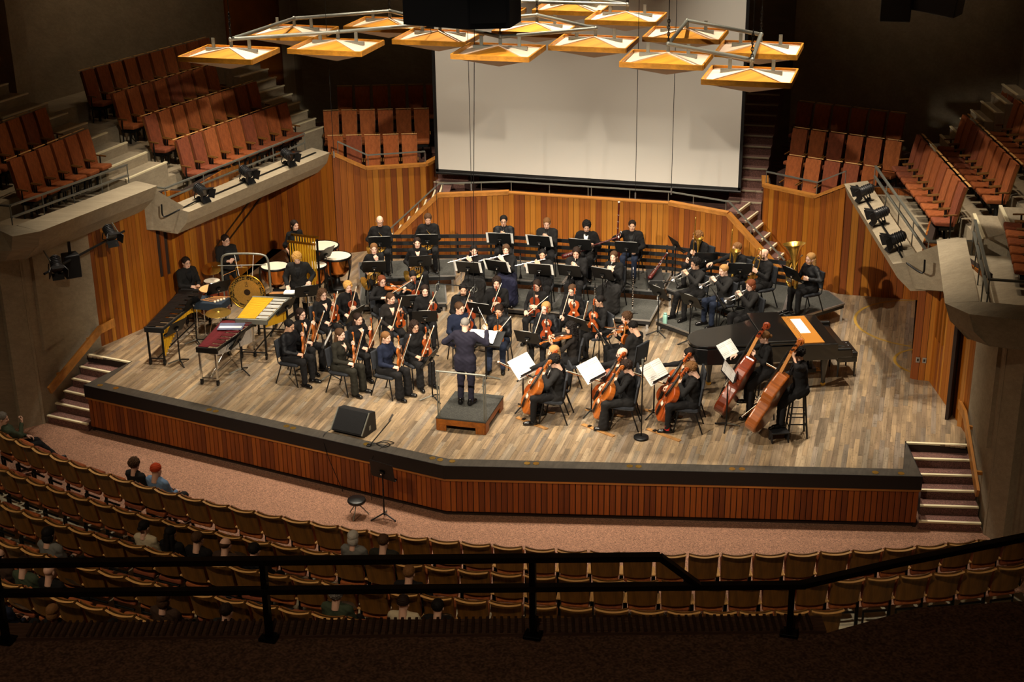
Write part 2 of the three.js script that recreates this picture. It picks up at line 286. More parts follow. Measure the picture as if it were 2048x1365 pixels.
function wallBack(name, pts, y0, label) { // dark backing wall with thickness behind the boards; pts [[x,z,h],...]
  const geos = [];
  for (let i = 0; i + 1 < pts.length; i++) {
    const [x0, z0, h0] = pts[i], [x1, z1, h1] = pts[i + 1], dx = x1 - x0, dz = z1 - z0, L = Math.hypot(dx, dz), nx = dz / L * 0.12, nz = -dx / L * 0.12;
    geos.push(loft([[[x0, y0, z0], [x0, h0, z0], [x0 + nx, h0, z0 + nz], [x0 + nx, y0, z0 + nz]], [[x1, y0, z1], [x1, h1, z1], [x1 + nx, h1, z1 + nz], [x1 + nx, y0, z1 + nz]]]));
  }
  return struct(name, merge(geos), M.backing, label, 'wall');
}
const SX = -0.1;
{ // low wall round the back of the stage
  const pts = [[-4.8 + SX, -31.8, 0.28], [-3.53 + SX, -32.12, 1.5], [-1.95, -32.4, 1.6], [1.9, -32.4, 1.6], [3.4 + SX, -32.12, 1.52], [4.75 + SX, -31.8, 0.28]];
  const w = wallBack('wall_back', pts, 0, 'low cedar board wall behind the orchestra with sloping ends');
  for (let i = 0; i < 5; i++) boardWall(w, pts[i], pts[i + 1], 0, pts[i][2], pts[i + 1][2], { cap: i === 2 ? 0.03 : 0.09 });
  mesh('end_post', box(0.2, 0.34, 0.14, pts[5][0], 0.17, pts[5][1]), M.cap, w); mesh('end_post', box(0.2, 0.34, 0.14, pts[0][0], 0.17, pts[0][1]), M.cap, w);
}
for (const s of [-1, 1]) { // tall walls, their return under the box, the side walls
  const X = (x) => s * x + SX, side = s < 0 ? 'left' : 'right';
  const dirn = (p) => s < 0 ? p : [...p].reverse();
  const P = dirn([[X(8), -31.66, 2.5], [X(6), -31.65, 2.5], [X(5.33), -32.1, 2.06], [X(4.12), -32.95, 2.0], [X(4.02), -33.7, 2.0]]);
  const w = wallBack('wall_' + side, P, 0, `tall cedar board wall at the back ${side} of the stage`);
  for (let i = 0; i < 4; i++) { const flat = (s < 0 ? i === 0 : i === 3); boardWall(w, P[i], P[i + 1], 0, P[i][2], P[i + 1][2], { cap: flat ? 0 : 0.07, bw: 0.15 }); }
  const Q = dirn([[s * 8.62, -24.82, 3.0], [s * 7.95, -27.1, 2.75], [s * 7.6, -27.13, 2.75], [s * 7.86, -31.66, 2.6]]);
  const v = wallBack('wall_' + side, Q, 0, `cedar board side wall below the ${side} boxes`);
  const slots = (t, i) => { const q = s < 0 ? t : 1 - t; return q > 0.72 && q < 0.97 && i % 2 ? 0.95 : 0; };
  for (let i = 0; i < 3; i++) { const long = s < 0 ? i === 0 : i === 2; boardWall(v, Q[i], Q[i + 1], 0, Q[i][2], Q[i + 1][2], { bw: long ? 0.11 : 0.14, slots: long ? slots : null }); }
  // two dark rails climbing along the recessed side wall
  for (const [y0, y1] of [[0.95, 1.75], [0.75, 1.5]]) mesh('wall_rail', bar([s * 7.62, y0, -27.6], [s * 7.8, y1, -31.3], 0.04, 0.045), M.ebony, v);
}
{ // stage door standing open in the right side wall, seen edge on
  const d = thing('door_1', 'tall dark stage door recess with hinges in the right cedar wall', 'door'); d.userData.kind = 'structure';
  mesh('door_leaf', box(0.06, 2.3, 0.55, 8.33, 1.15, -25.6, 0, -0.28), M.backing, d); mesh('jamb', box(0.1, 2.5, 0.12, 8.5, 1.25, -25.15, 0, -0.28), M.cap, d);
  for (const y of [0.35, 1.2, 2]) mesh('hinge', box(0.03, 0.12, 0.05, 8.28, y, -25.83), M.steel, d);
}
for (const [x, i] of [[7.68, 0], [7.8, 1]]) { const o = thing('wall_socket', i ? 'grey socket plate on right cedar column, nearer the door' : 'grey socket plate on right cedar column, nearer the ring marks', 'socket', [x, 0.42, -27.07]); mesh('plate', rbox(0.075, 0.11, 0.015, 0, 0, 0, 0.005), M.alu, o); mesh('outlet', box(0.035, 0.05, 0.006, 0, 0, 0.009), M.blackPlastic, o); }
// black guard boards standing behind the top risers
{
  const gr = thing('riser_guard_rail', 'black horizontal guard boards behind the top row of players', 'guard rail');
  const pts = [[-4.35, -30.55], [-2.0, -31.15], [2.15, -31.25], [4.95, -30.75]];
  for (let i = 0; i < 3; i++) for (let k = 0; k < 4; k++) mesh('guard_board', bar([pts[i][0], 0.42 + k * 0.165, pts[i][1]], [pts[i + 1][0], 0.42 + k * 0.165, pts[i + 1][1]], 0.03, 0.085), M.blackPaint, gr);
  for (let i = 0; i < 3; i++) for (const t of [0.02, 0.34, 0.66, 0.98]) { const x = pts[i][0] + (pts[i + 1][0] - pts[i][0]) * t, z = pts[i][1] + (pts[i + 1][1] - pts[i][1]) * t; mesh('post', box(0.04, 0.96, 0.04, x, 0.48, z - 0.035), M.blackMetal, gr); }
}
// ---------------------------------------------------------------- stairs behind the low wall and the terrace beyond
struct('floor_terrace', box(15.5, 0.3, 6.2, 0, 0.85, -36.3), M.stairCarpet, 'dark terrace floor behind the low back wall', 'floor');
for (const s of [-1, 1]) {
  const st = thing('stairs', s < 0 ? 'wooden steps climbing behind the left end of the low wall' : 'wooden steps climbing behind the right end of the low wall', 'stairs'); st.userData.kind = 'structure';
  for (let k = 0; k < 8; k++) {
    const x = s * (4.95 - 0.2 * k) + SX, z = -32.0 - 0.05 * k, y = 0.19 * (k + 1), L = 0.85;
    mesh('step', box(0.24, 0.05, L, x, y - 0.025, z - 0.45, 0, -s * 0.22), M.stairCarpet, st);
    mesh('nosing', box(0.04, 0.055, L, x + s * 0.115, y - 0.022, z - 0.45, 0, -s * 0.22), M.nosing, st);
    mesh('riser', box(0.02, 0.17, L, x + s * 0.1, y - 0.13, z - 0.45, 0, -s * 0.22), M.seatWood, st);
  }
  const aisle = thing('stairs', s < 0 ? 'dim aisle steps rising beside the left edge of the screen' : 'dim aisle steps rising beside the right edge of the screen', 'stairs'); aisle.userData.kind = 'structure';
  for (let k = 0; k < 13; k++) { const z = -33.4 - 0.3 * k, y = 1.5 + 0.19 * k; mesh('step', box(0.8, 0.9, 0.31, s * 3.62 + SX, y - 0.45, z), M.stairCarpet, aisle); mesh('nosing', box(0.8, 0.03, 0.05, s * 3.62 + SX, y + 0.002, z + 0.14), M.concrete, aisle); }
  const hr = thing('handrail', s < 0 ? 'thin metal handrail along the top of the low wall, left half' : 'thin metal handrail along the top of the low wall, right half', 'handrail');
  const R = s < 0 ? [[-4.75 + SX, 0.62, -31.86], [-3.53 + SX, 1.78, -32.2], [-1.95, 1.86, -32.48], [0, 1.86, -32.48]] : [[4.75 + SX, 0.62, -31.86], [3.4 + SX, 1.8, -32.2], [1.9, 1.86, -32.48], [0, 1.86, -32.48]];
  for (let i = 0; i < 3; i++) mesh('rail', bar(R[i], R[i + 1], 0.035, 0.03), M.steel, hr);
  for (const [i, t] of [[0, 0.1], [0, 0.6], [1, 0.05], [1, 0.6], [2, 0.02], [2, 0.5], [2, 0.98]]) { const p = [0, 1, 2].map((k) => R[i][k] + (R[i + 1][k] - R[i][k]) * t); mesh('post', rod(p, [p[0], p[1] - 0.28, p[2]], 0.011), M.steel, hr); }
}
// ---------------------------------------------------------------- boxes (side balconies)
function balcony(name, label, A, B, depth, k, endAngle = 0) { // A far end, B near end: [x, y, z] of the outer ledge edge
  const s = Math.sign(A[0]), dx = B[0] - A[0], dz = B[2] - A[2], L = Math.hypot(dx, dz);
  let nx = dz / L, nz = -dx / L; if (nx * s > 0) { nx = -nx; nz = -nz; } // towards the stage
  const prof = [[0, 0], [-0.1 * k, -0.26 * k], [-0.36 * k, -0.52 * k], [-depth, -0.52 * k], [-depth, -0.24], [-0.55, -0.24], [-0.5, 0.07]];
  const fr = (P, sh) => prof.map(([u, v]) => [P[0] + nx * u + dx / L * u * sh, P[1] + v, P[2] + nz * u + dz / L * u * sh]);
  const o = struct(name, loft([fr(A, 0), fr(B, endAngle)]), M.concrete, label, 'balcony');
  const at = (t, u, v) => [A[0] + dx * t + nx * u, A[1] + (B[1] - A[1]) * t + v, A[2] + dz * t + nz * u];
  return { o, at, L, face: Math.atan2(nx, nz), s };
}
const BOX = {};
for (const s of [-1, 1]) {
  const side = s < 0 ? 'left' : 'right';
  BOX[side + 1] = balcony('balcony_' + side, `textured concrete ledge box holding spotlights, ${side} side`, [s * 5.95 + SX, 2.6, -31.4], [s * 7.07, 2.58, -26.25], 6.5, 1);
  BOX[side + 2] = balcony('balcony_' + side, `higher concrete box nearer the audience, ${side} side`, [s * 7.79, 3.07, -26.35], [s * 7.94, 3.32, -22.3], 8, 1.1);
  // the nearer box turns away from the hall at its front end
  struct('balcony_' + side, loft([[[s * 7.94, 3.32, -22.3], [s * 8.04, 3.03, -22.32], [s * 8.34, 2.75, -22.35], [s * 16, 2.75, -22.4], [s * 16, 3.3, -22.4], [s * 8.44, 3.39, -22.3]], [[s * 8.3, 3.3, -21.95], [s * 8.4, 3.0, -22.0], [s * 8.65, 2.75, -22.1], [s * 16, 2.75, -21.3], [s * 16, 3.3, -21.2], [s * 8.6, 3.35, -22.05]]]), M.concrete, `concrete front end of the nearer box, ${side} side`, 'balcony');
  struct('wall_' + side, loft([[[s * 7.98, 3.05, -26.35], [s * 8.5, 3.1, -26.3], [s * 8.5, 2.1, -26.3], [s * 7.98, 2.1, -26.35]], [[s * 7.2, 2.68, -26.3], [s * 8.0, 2.68, -26.9], [s * 8.0, 2.1, -26.9], [s * 7.5, 2.1, -26.35]]]), M.concrete, `sloping concrete cheek joining the two boxes, ${side} side`, 'wall');
  for (const n of [1, 2]) {
    const b = BOX[side + n], hr = thing('handrail', `slim metal guard rail of the ${n === 1 ? 'spotlight ledge box' : 'nearer box'}, ${side} side`, 'handrail');
    const u = -0.62;
    for (const v of [0.2, 0.42]) mesh('rail', bar(b.at(0.02, u, v), b.at(0.99, u, v), 0.05, 0.03), M.steel, hr);
    for (let i = 0; i <= 4; i++) mesh('post', rod(b.at(0.02 + i * 0.2425, u, -0.24), b.at(0.02 + i * 0.2425, u, 0.42), 0.012), M.steel, hr);
    mesh('rail_return', bar(b.at(0.99, u, 0.42), b.at(0.99, u - 1.0, 0.42), 0.05, 0.03), M.steel, hr);
  }
  // stepped seating terraces
  for (const n of [1, 2]) { const b = BOX[side + n]; for (let r = 1; r < 5; r++) { const u0 = -0.78 - 0.98 * r, q = (t, u, y) => { const p = b.at(t, u, 0); return [p[0], b.at(0.5, 0, 0)[1] + y, p[2]]; };
    const y = -0.24 + 0.4 * r, yl = -0.3; struct('floor_terrace', loft([[q(-0.1, u0, y), q(-0.1, u0 - 1.3, y), q(-0.1, u0 - 1.3, yl), q(-0.1, u0, yl)], [q(1, u0, y), q(1, u0 - 1.3, y), q(1, u0 - 1.3, yl), q(1, u0, yl)]]), M.concrete, `concrete seating step, row ${ORD[r]} of the ${n === 1 ? 'spotlight ledge box' : 'nearer box'}, ${side} side`, 'floor'); } }
  // flight of steps between the two boxes
  const st = thing('stairs', `concrete steps between the two boxes on the ${side}`, 'stairs'); st.userData.kind = 'structure';
  for (let k = 0; k < 9; k++) { mesh('step', box(0.5, 0.75, 1.5, s * (8.75 + 0.45 * k), 2.72 + 0.2 * k, -27.25 + 0.02 * k, 0, s * 0.1), M.concrete, st); mesh('nosing', box(0.06, 0.03, 1.5, s * (8.53 + 0.45 * k), 3.11 + 0.2 * k, -27.25 + 0.02 * k, 0, s * 0.1), M.nosing, st); }
  const up = thing('stairs', `dim concrete steps beside the back corner seats on the ${side}`, 'stairs'); up.userData.kind = 'structure';
  for (let k = 0; k < 10; k++) { mesh('step', box(0.3, 0.6, 1.1, s * (7.45 + 0.2 * k), 2.32 + 0.2 * k, -33.2, 0, s * 0.25), M.concrete, up); mesh('nosing', box(0.05, 0.03, 1.1, s * (7.31 + 0.2 * k), 2.625 + 0.2 * k, -33.2, 0, s * 0.25), M.nosing, up); }
  // high walls behind the boxes: concrete panels, piers and cedar strips
  const hi = (name, a, b, y0, y1, m, label) => struct(name, loft([[[a[0], y0, a[1]], [a[0], y1, a[1]], [a[0] + s * 0.3, y1, a[1] - 0.15], [a[0] + s * 0.3, y0, a[1] - 0.15]], [[b[0], y0, b[1]], [b[0], y1, b[1]], [b[0] + s * 0.3, y1, b[1] - 0.15], [b[0] + s * 0.3, y0, b[1] - 0.15]]]), m, label, 'wall');
  hi('wall_' + side, [s * 12.35, -28.6], [s * 10.9, -36.2], 2, 13, M.concrete, `high grey concrete wall panel behind the box, ${side} side`);
  hi('wall_' + side, [s * 13.6, -20.5], [s * 12.55, -28.3], -1, 13, M.boards[3], `dark cedar wall strip beside the pier, ${side} side`);
  struct('wall_' + side, prism(s > 0 ? [[12.1, -28.2], [12.6, -28.2], [12.6, -28.9], [12.0, -28.7]].map(([x, z]) => [x, z]) : [[-12.1, -28.2], [-12.0, -28.7], [-12.6, -28.9], [-12.6, -28.2]], 2, 13), M.concrete, `tall concrete pier rising behind the box, ${side} side`, 'wall');
  hi('wall_' + side, [s * 10.85, -36.2], [s * 9.9, -37.6], 2, 13, M.boards[1], `cedar strip in the high back corner, ${side} side`);
  struct('wall_' + side, box(0.35, 11, 0.5, s * 9.7, 7.5, -37.7), M.concrete, `slim concrete pier in the high back corner, ${side} side`, 'wall');
  hi('wall_' + side, [s * 9.6, -37.9], [s * 3.9, -39.6], 1, 13, M.concrete, `dark concrete wall above the back seats, ${side} side`);
  // concrete below the nearer box, beside the stage steps
  const low = loft([[[s * 8.58, -1, -24.86], [s * 8.58, 2.9, -24.86], [s * 9.4, 2.9, -25.0], [s * 9.4, -1, -25.0]], [[s * 8.98, -1, -23.0], [s * 8.98, 2.9, -23.0], [s * 9.6, 2.9, -23.2], [s * 9.6, -1, -23.2]]]);
  struct('wall_' + side, low, M.concrete, `grey concrete wall beside the ${side} stage steps`, 'wall');
  struct('wall_' + side, loft([[[s * 8.6, 0.75, -24.75], [s * 8.6, 2.75, -24.75], [s * 8.72, 2.75, -24.7], [s * 8.72, 0.75, -24.7]], [[s * 8.86, 0.5, -23.25], [s * 8.86, 2.75, -23.25], [s * 8.95, 2.75, -23.25], [s * 8.95, 0.5, -23.25]]]), M.concrete, `raised concrete panel above the handrail, ${side} side`, 'wall');
  struct('wall_' + side, prism(s > 0 ? [[8.95, -23.05], [9.25, -22.7], [9.7, -22.9], [9.4, -23.4]] : [[-8.95, -23.05], [-9.4, -23.4], [-9.7, -22.9], [-9.25, -22.7]], -1, 2.9), M.concrete, `pale concrete pier at the foot of the ${side} stage steps`, 'wall');
  struct('wall_' + side, loft([[[s * 9.35, -1, -22.75], [s * 9.35, 2.9, -22.75], [s * 9.7, 2.9, -23], [s * 9.7, -1, -23]], [[s * 13.5, -1, -16.5], [s * 13.5, 13, -16.5], [s * 13.8, 13, -16.7], [s * 13.8, -1, -16.7]]]), M.ribbed, `dark ribbed concrete wall of the stalls, ${side} side`, 'wall');
  struct('wall_' + side, box(0.3, 15, 46, s * 16.6, 6, -18), M.ribbed, `outer hall wall, ${side} side`, 'wall');
}
struct('wall_back', box(34, 15, 0.3, 0, 6, -40.2), M.ribbed, 'dark rear wall behind the screen', 'wall');
struct('wall_front', box(34, 15, 0.3, 0, 6, 5.2), M.ribbed, 'wall behind the upper balcony', 'wall');
struct('ceiling', box(34, 0.3, 46, 0, 13.15, -18), M.ribbed, 'dark hall ceiling', 'ceiling');
const lampGlow = mk({ color: 0x222222, emissive: 0xffe2b8, emissiveIntensity: 3 });
LAMPS.forEach(([x, y, z], i) => {
  const l = thing('stage_or_fill_lamp', `round ceiling downlight, ${ORD[i]} of the stage and added fill lamps`, 'lamp', [x, y, z], 0, 'ceiling downlights');  // cans for the stage lamps, and for the added fill spots too
  mesh('housing', lathe([[0.19, 0], [0.2, 0.36], [0.05, 0.42], [0.03, 0.46]], 20), M.blackMetal, l); mesh('lens', new THREE.CylinderGeometry(0.14, 0.14, 0.02, 20).translate(0, 0.03, 0), lampGlow, l);
});
// ---------------------------------------------------------------- upper balcony in front of the camera
{
  const A = [1.6, -4.9], B = [7.1, -6.43], dx = B[0] - A[0], dz = B[1] - A[1];
  const pol = [[A[0] - 4, A[1] + 1.1], A, [5.7, -6.16], B, [7.55, -6.8], [8.2, -7.05], [9.5, -7.4], [12, -7.6], [12, -1], [-2, 0.8]];
  struct('floor_balcony', prism(pol, 6.9, 7.2), M.carpet, 'dark upper balcony floor in the foreground', 'floor');
  const on = (t, y, o = 0) => [A[0] + dx * t, y, A[1] + dz * t + o];
  const rl = thing('guard_rail', 'black double guard rail across the dark foreground', 'guard rail');
  const X = (x) => on((x - A[0]) / dx, 0);
  const pt = (x, h, o = 0) => { const p = X(x); return [p[0], 7.2 + h, p[2] + o]; };
  mesh('top_rail', bar(pt(1.6, 0.45), pt(6.31, 0.45), 0.046, 0.03), M.railPaint, rl);
  mesh('middle_rail', bar(pt(1.6, 0.28), pt(7.0, 0.285), 0.042, 0.028), M.railPaint, rl);
  mesh('sloping_rail', bar(pt(6.31, 0.45), pt(6.5, 0.285), 0.042, 0.03), M.railPaint, rl);
  mesh('middle_rail', bar(pt(6.98, 0.285), [7.4, 7.48, -6.72], 0.042, 0.028), M.railPaint, rl); mesh('middle_rail', bar([7.4, 7.48, -6.72], [8.6, 7.62, -7.3], 0.042, 0.028), M.railPaint, rl);
  for (const [x, h] of [[3.17, 0.45], [4.44, 0.45], [5.71, 0.45], [6.94, 0.285]]) { mesh('post', bar(pt(x, 0), pt(x, h), 0.03, 0.03), M.blackMetal, rl); mesh('foot_plate', rbox(0.09, 0.02, 0.08, pt(x, 0)[0], 7.212, pt(x, 0)[2], 0.006), M.blackMetal, rl); }
  const rb = thing('parapet_lip', 'ribbed lip along the front edge of the upper balcony', 'parapet'); rb.userData.kind = 'structure';
  mesh('lip', bar(on(0, 7.19, -0.08), on(1, 7.19, -0.08), 0.14, 0.05), M.carpet, rb);
  const unit = box(0.014, 0.02, 0.13); for (let i = 0; i < 110; i++) { const m = mesh('rib', unit, M.carpet, rb); m.position.set(...on(0.3 + i * 0.0063, 7.222, -0.08)); m.rotation.y = 0.27; }
}
// ---------------------------------------------------------------- auditorium seats
function seatProto(kind) { // origin on the floor, sitter faces +z
  const o = new THREE.Group(); o.name = 'theatre_seat';
  const lean = -0.2, h = kind === 'box' ? 0.7 : 0.45, y0 = kind === 'box' ? 0.42 : 0.58;
  const curved = (w, hh, t, dz) => { const g = new THREE.BoxGeometry(w, hh, t, 8, 4, 1), p = g.attributes.position; for (let i = 0; i < p.count; i++) { const x = p.getX(i), y = p.getY(i); p.setZ(i, p.getZ(i) + x * x * (kind === 'box' ? 0.15 : 0.5) + Math.pow(Math.max(0, y / hh), 2) * -0.06); p.setY(i, y + (kind === 'box' ? 0 : y > 0 ? x * x * 0.3 : 0)); p.setX(i, x * (1 - 0.1 * Math.abs(y / hh) * (y < 0 ? 1 : -0.2))); } g.computeVertexNormals(); return g.applyMatrix4(mat4(0, y0 + hh / 2, -0.2 + dz, lean)); };
  const parts = [];
  parts.push(mesh('backrest', curved(0.49, kind === 'box' ? h + 0.03 : h - 0.035, 0.07, 0.045), M.seatFabric[0], o));
  const sh = mesh('back_shell', curved(0.51, kind === 'box' ? h : h + 0.03, 0.018, 0), M.seatWood, o);
  mesh('shell_edge', xf(curved(0.515, 0.016, 0.03, 0.0), 0, h + 0.02, -0.13), M.seatEdge, sh);
  const cu = mesh('seat_cushion', rbox(0.47, 0.09, 0.42, 0, -0.02, 0.2, 0.035), M.seatFabric[0], o); cu.position.set(0, kind === 'box' ? 0.42 : 0.48, -0.1); cu.rotation.x = kind === 'box' ? -0.06 : -1.2;
  for (const s of [-1, 1]) { const a = mesh('armrest', rbox(0.04, 0.03, 0.28, s * 0.265, 0.6, 0.02, 0.012, 0.04), kind === 'box' ? M.seatWood : M.seatEdge, o); mesh('arm_post', rod([s * 0.265, 0, -0.02], [s * 0.265, 0.61, 0.0], 0.018), M.blackMetal, a); }
  mesh('pedestal', kind === 'box' ? merge(box(0.44, 0.06, 0.3, 0, 0.32, 0.06), rod([0, 0, 0], [0, 0.3, 0.03], 0.03)) : merge(rod([-0.2, 0.4, -0.1], [0.2, 0.4, -0.1], 0.02), rod([0.2, 0, -0.08], [0.2, 0.4, -0.1], 0.02)), M.blackMetal, o);
  return o;
}
const boxSeat = seatProto('box'), stallSeat = seatProto('stall'); boxSeat.scale.set(0.76, 1.02, 0.95); stallSeat.scale.set(0.87, 1, 1);
function placeSeat(proto, label, pos, ry, group, tone = 0) {
  const c = proto.clone(); c.name = numbered('theatre_seat'); c.userData = { label, category: 'seat', group }; c.position.set(...pos); c.rotation.y = ry;
  if (tone) for (const m of c.children) if (m.name === 'backrest' || m.name === 'seat_cushion') m.material = M.seatFabric[tone];
  scene.add(c); return c;
}
for (const side of ['left', 'right']) {
  for (const n of [1, 2]) {
    const b = BOX[side + n], nm = n === 1 ? 'spotlight ledge box' : 'nearer box';
    const rows = n === 1 ? [9, 9, 10, 10] : [6, 6];
    rows.forEach((cnt, r) => {
      for (let i = 0; i < cnt; i++) {
        const t = n === 1 ? 0.63 - 0.03 * r - 0.09 * i : 0.58 - 0.115 * i, p = b.at(t, -1.42 - 0.98 * r, 0); p[1] = b.at(0.5, 0, 0)[1] - 0.235 + 0.4 * r;
        if (n === 1 && t < -0.5) continue;
        placeSeat(boxSeat, `rust seat, ${ORD[i]} from the near end, ${ORD[r]} row of the ${side} ${nm}`, p, b.face, `rust seats in the ${side} ${nm}`, Math.floor(rnd() * 4));
      }
    });
  }
  // seats behind the tall wall, facing the stage
  const s = side === 'left' ? -1 : 1, face = -s * 0.34;
  [5, 6, 6].forEach((cnt, r) => {
    struct('floor_terrace', box(5.4, 0.9 + 0.42 * r, 1.0, s * 6.9 + SX, 0.45 + 0.77 + 0.21 * r - 0.25, -33.4 - 1.0 * r, 0, face), M.stairCarpet, `dark seating step, row ${ORD[r]} at the back ${side} corner`, 'floor');
    for (let i = 0; i < cnt; i++) {
      const u = 0.1 + 0.46 * i, x = s * (4.55 + u * Math.cos(0.34)) + SX, z = -33.35 + u * Math.sin(0.34) * 0.9 - 0.98 * r;
      placeSeat(boxSeat, `rust seat, ${ORD[i]} from the screen, ${ORD[r]} row of the back ${side} corner`, [x, 1.42 + 0.42 * r, z], face, `rust seats in the back ${side} corner`, Math.floor(rnd() * 4));
    }
  });
  const P = side === 'left' ? [[-6.05, 2.75, -31.9], [-5.43, 2.36, -32.25], [-4.25, 2.32, -33.05]] : [[5.85, 2.75, -31.9], [5.23, 2.36, -32.25], [4.02, 2.32, -33.05]];
  const hr = thing('handrail', `slim metal rail along the tall cedar wall, back ${side}`, 'handrail');
  for (let i = 0; i < 2; i++) mesh('rail', bar(P[i], P[i + 1], 0.04, 0.03), M.steel, hr);
  for (const p of P) mesh('post', rod([p[0], p[1] - 0.3, p[2]], p, 0.011), M.steel, hr);
}
const stallSpots = [];
for (let r = 0; r < 7; r++) {
  const R = rowR(r) - 0.02, n = Math.round(19.6 / 0.49); let k = 0;
  for (let i = 0; i < n; i++) {
    const a = (-9.45 + 0.49 * (i + (r % 2 ? 0.5 : 0))) / R, x = Math.sin(a) * R, z = AZ + Math.cos(a) * R;
    // leave out what lies behind the foreground balcony or outside the frame
    const lim = [-9.2, -8.3, -7.6, -7.0, -6.4, -5.9, -5.4][r], lr = [9.3, 9.3, 7.0, 5.2, 1.2, 0.4, -0.6][r];
    if (x < lim || x > lr) continue;
    const pos = [x, rowY(r), z], ry = a + Math.PI;
    const seat = placeSeat(stallSeat, `brown plywood-backed stalls seat, ${ORD[k] || 'last'} from the left, ${ORD[r]} row from the stage`, pos, ry, 'stalls seats', Math.floor(rnd() * 4)); stallSpots.push([r, x, z, ry, k, seat]); k++;
  }
}
// one seat back of the upper balcony shows at the lower right corner
placeSeat(stallSeat, 'seat of the upper balcony peeping in at the lower right corner', [7.85, 6.65, -4.55], Math.PI - 0.2, 'upper balcony seats');
// ---------------------------------------------------------------- projection screen
{
  const sc = thing('projection_screen', 'large white projection screen hanging behind the orchestra', 'screen', [SX - 0.14, 0, -32.95]);
  mesh('canvas', box(7.28, 8.6, 0.02, 0, 6.2, 0), M.screen, sc);
  mesh('border', box(7.4, 0.1, 0.03, 0, 1.88, 0), M.blackPaint, sc);
  for (const s of [-1, 1]) mesh('border', box(0.07, 8.7, 0.03, s * 3.67, 6.2, 0), M.blackPaint, sc);
  mesh('bottom_bar', rod([-3.7, 1.83, 0], [3.7, 1.83, 0], 0.035), M.blackMetal, sc);
}
// ---------------------------------------------------------------- acoustic clouds
const cloudSpots = [[-4.6, -23.77], [-4.38, -26.05], [-3.0, -24.85], [-2.88, -27.25], [-1.47, -26.12], [0.03, -24.98], [0.08, -27.35], [1.5, -26.12], [0.2, -29.87], [1.52, -28.92], [-1.4, -28.92], [3.05, -24.9], [2.98, -27.3], [4.48, -26.12], [4.61, -23.8]];
const CY = 6.4;
{
  const w = 1.4, d = 1.16, rim = 0.09, golden = mk({ color: 0xd9922e, map: grainA, roughness: 0.4 }), pale = mk({ color: 0xd8c2ac, roughness: 0.7 });
  const proto = new THREE.Group(); proto.name = 'acoustic_panel';
  const cor = [[-w / 2, d / 2], [w / 2, d / 2], [w / 2, -d / 2], [-w / 2, -d / 2]];
  for (let i = 0; i < 4; i++) { const a = cor[i], b = cor[(i + 1) % 4]; mesh('rim', bar([a[0], 0, a[1]], [b[0], 0, b[1]], 0.03, rim), golden, proto); }
  for (let i = 0; i < 4; i++) { // four sloping facets of the shallow inverted pyramid, each a thin board
    const a = cor[i], b = cor[(i + 1) % 4], T = 0.012, f = [[a[0], -0.03, a[1]], [b[0], -0.03, b[1]], [0, -0.26, 0]], u = [[a[0] * 0.97, -0.03, a[1] * 0.97], [b[0] * 0.97, -0.03, b[1] * 0.97], [0, 0.1, 0]];
    mesh('facet', loft([f, f.map((p) => [p[0], p[1] + T, p[2]])]), pale, proto);
    mesh('upper_facet', loft([u, u.map((p) => [p[0], p[1] + T, p[2]])]), i % 2 ? pale : golden, proto);
    mesh('rib', bar([a[0] * 0.96, -0.01, a[1] * 0.96], [0, 0.12, 0], 0.02, 0.02), pale, proto);
  }
  for (const x of [-0.35, 0, 0.35]) mesh('hanger_plate', box(0.06, 0.24, 0.02, x, 0.14, -0.1), M.steel, proto);
  mesh('spine_bar', box(1.0, 0.06, 0.06, 0, 0.06, -0.1), M.steel, proto);
  const where = ['leftmost of the front row', 'left pair, farther one', 'second from left in front', 'left, behind the speaker cluster', 'left of centre, between the rings', 'centre front, in front of the screen', 'centre, behind the front panel', 'right of centre, below the back pair', 'topmost at the back', 'back right, beside the topmost one', 'back left, behind the speaker cluster', 'right group, front left corner', 'right group, back left corner', 'right group, back right corner', 'lowest one at the right end'];
  cloudSpots.forEach(([x, z], i) => { const c = proto.clone(); c.name = numbered('acoustic_panel'); c.position.set(x, CY, z); c.userData = { label: `golden acoustic cloud panel, ${where[i]}`, category: 'acoustic panel', group: 'acoustic cloud panels' }; scene.add(c); });
  const rings = [['left', [0, 1, 3, 4, 2], [0, 3]], ['middle', [4, 6, 7, 5], [5, 6]], ['right', [11, 12, 13, 14], [11, 13, 14]], ['back', [10, 8, 9], [8, 9]]];
  for (const [nm, ids, hung] of rings) {
    const f = thing('cloud_frame', `grey steel tube ring carrying the ${nm} cloud panels`, 'frame'), c = ids.reduce((a, i) => [a[0] + cloudSpots[i][0] / ids.length, a[1] + cloudSpots[i][1] / ids.length], [0, 0]);
    const q = (i) => { const [x, z] = cloudSpots[i]; return [x, CY + 0.25, z - 0.1]; };
    ids.forEach((id, k) => { const a = q(id), b = q(ids[(k + 1) % ids.length]); mesh('tube', rod(a, b, 0.035, 0.035, 10), M.steel, f); mesh('joint', new THREE.SphereGeometry(0.045, 10, 8).translate(...a), M.steel, f); });
    for (const id of hung) { const p = q(id); mesh('chain', merge(rod(p, [p[0], 12.9, p[2]], 0.008), ...[0, 1, 2, 3, 4, 5, 6, 7].map((k) => new THREE.TorusGeometry(0.022, 0.007, 5, 8).scale(1, 1.6, 1).rotateY(k % 2 ? 1.57 : 0).translate(p[0], p[1] + 0.06 + k * 0.055, p[2]))), M.blackMetal, f); }
  }
}
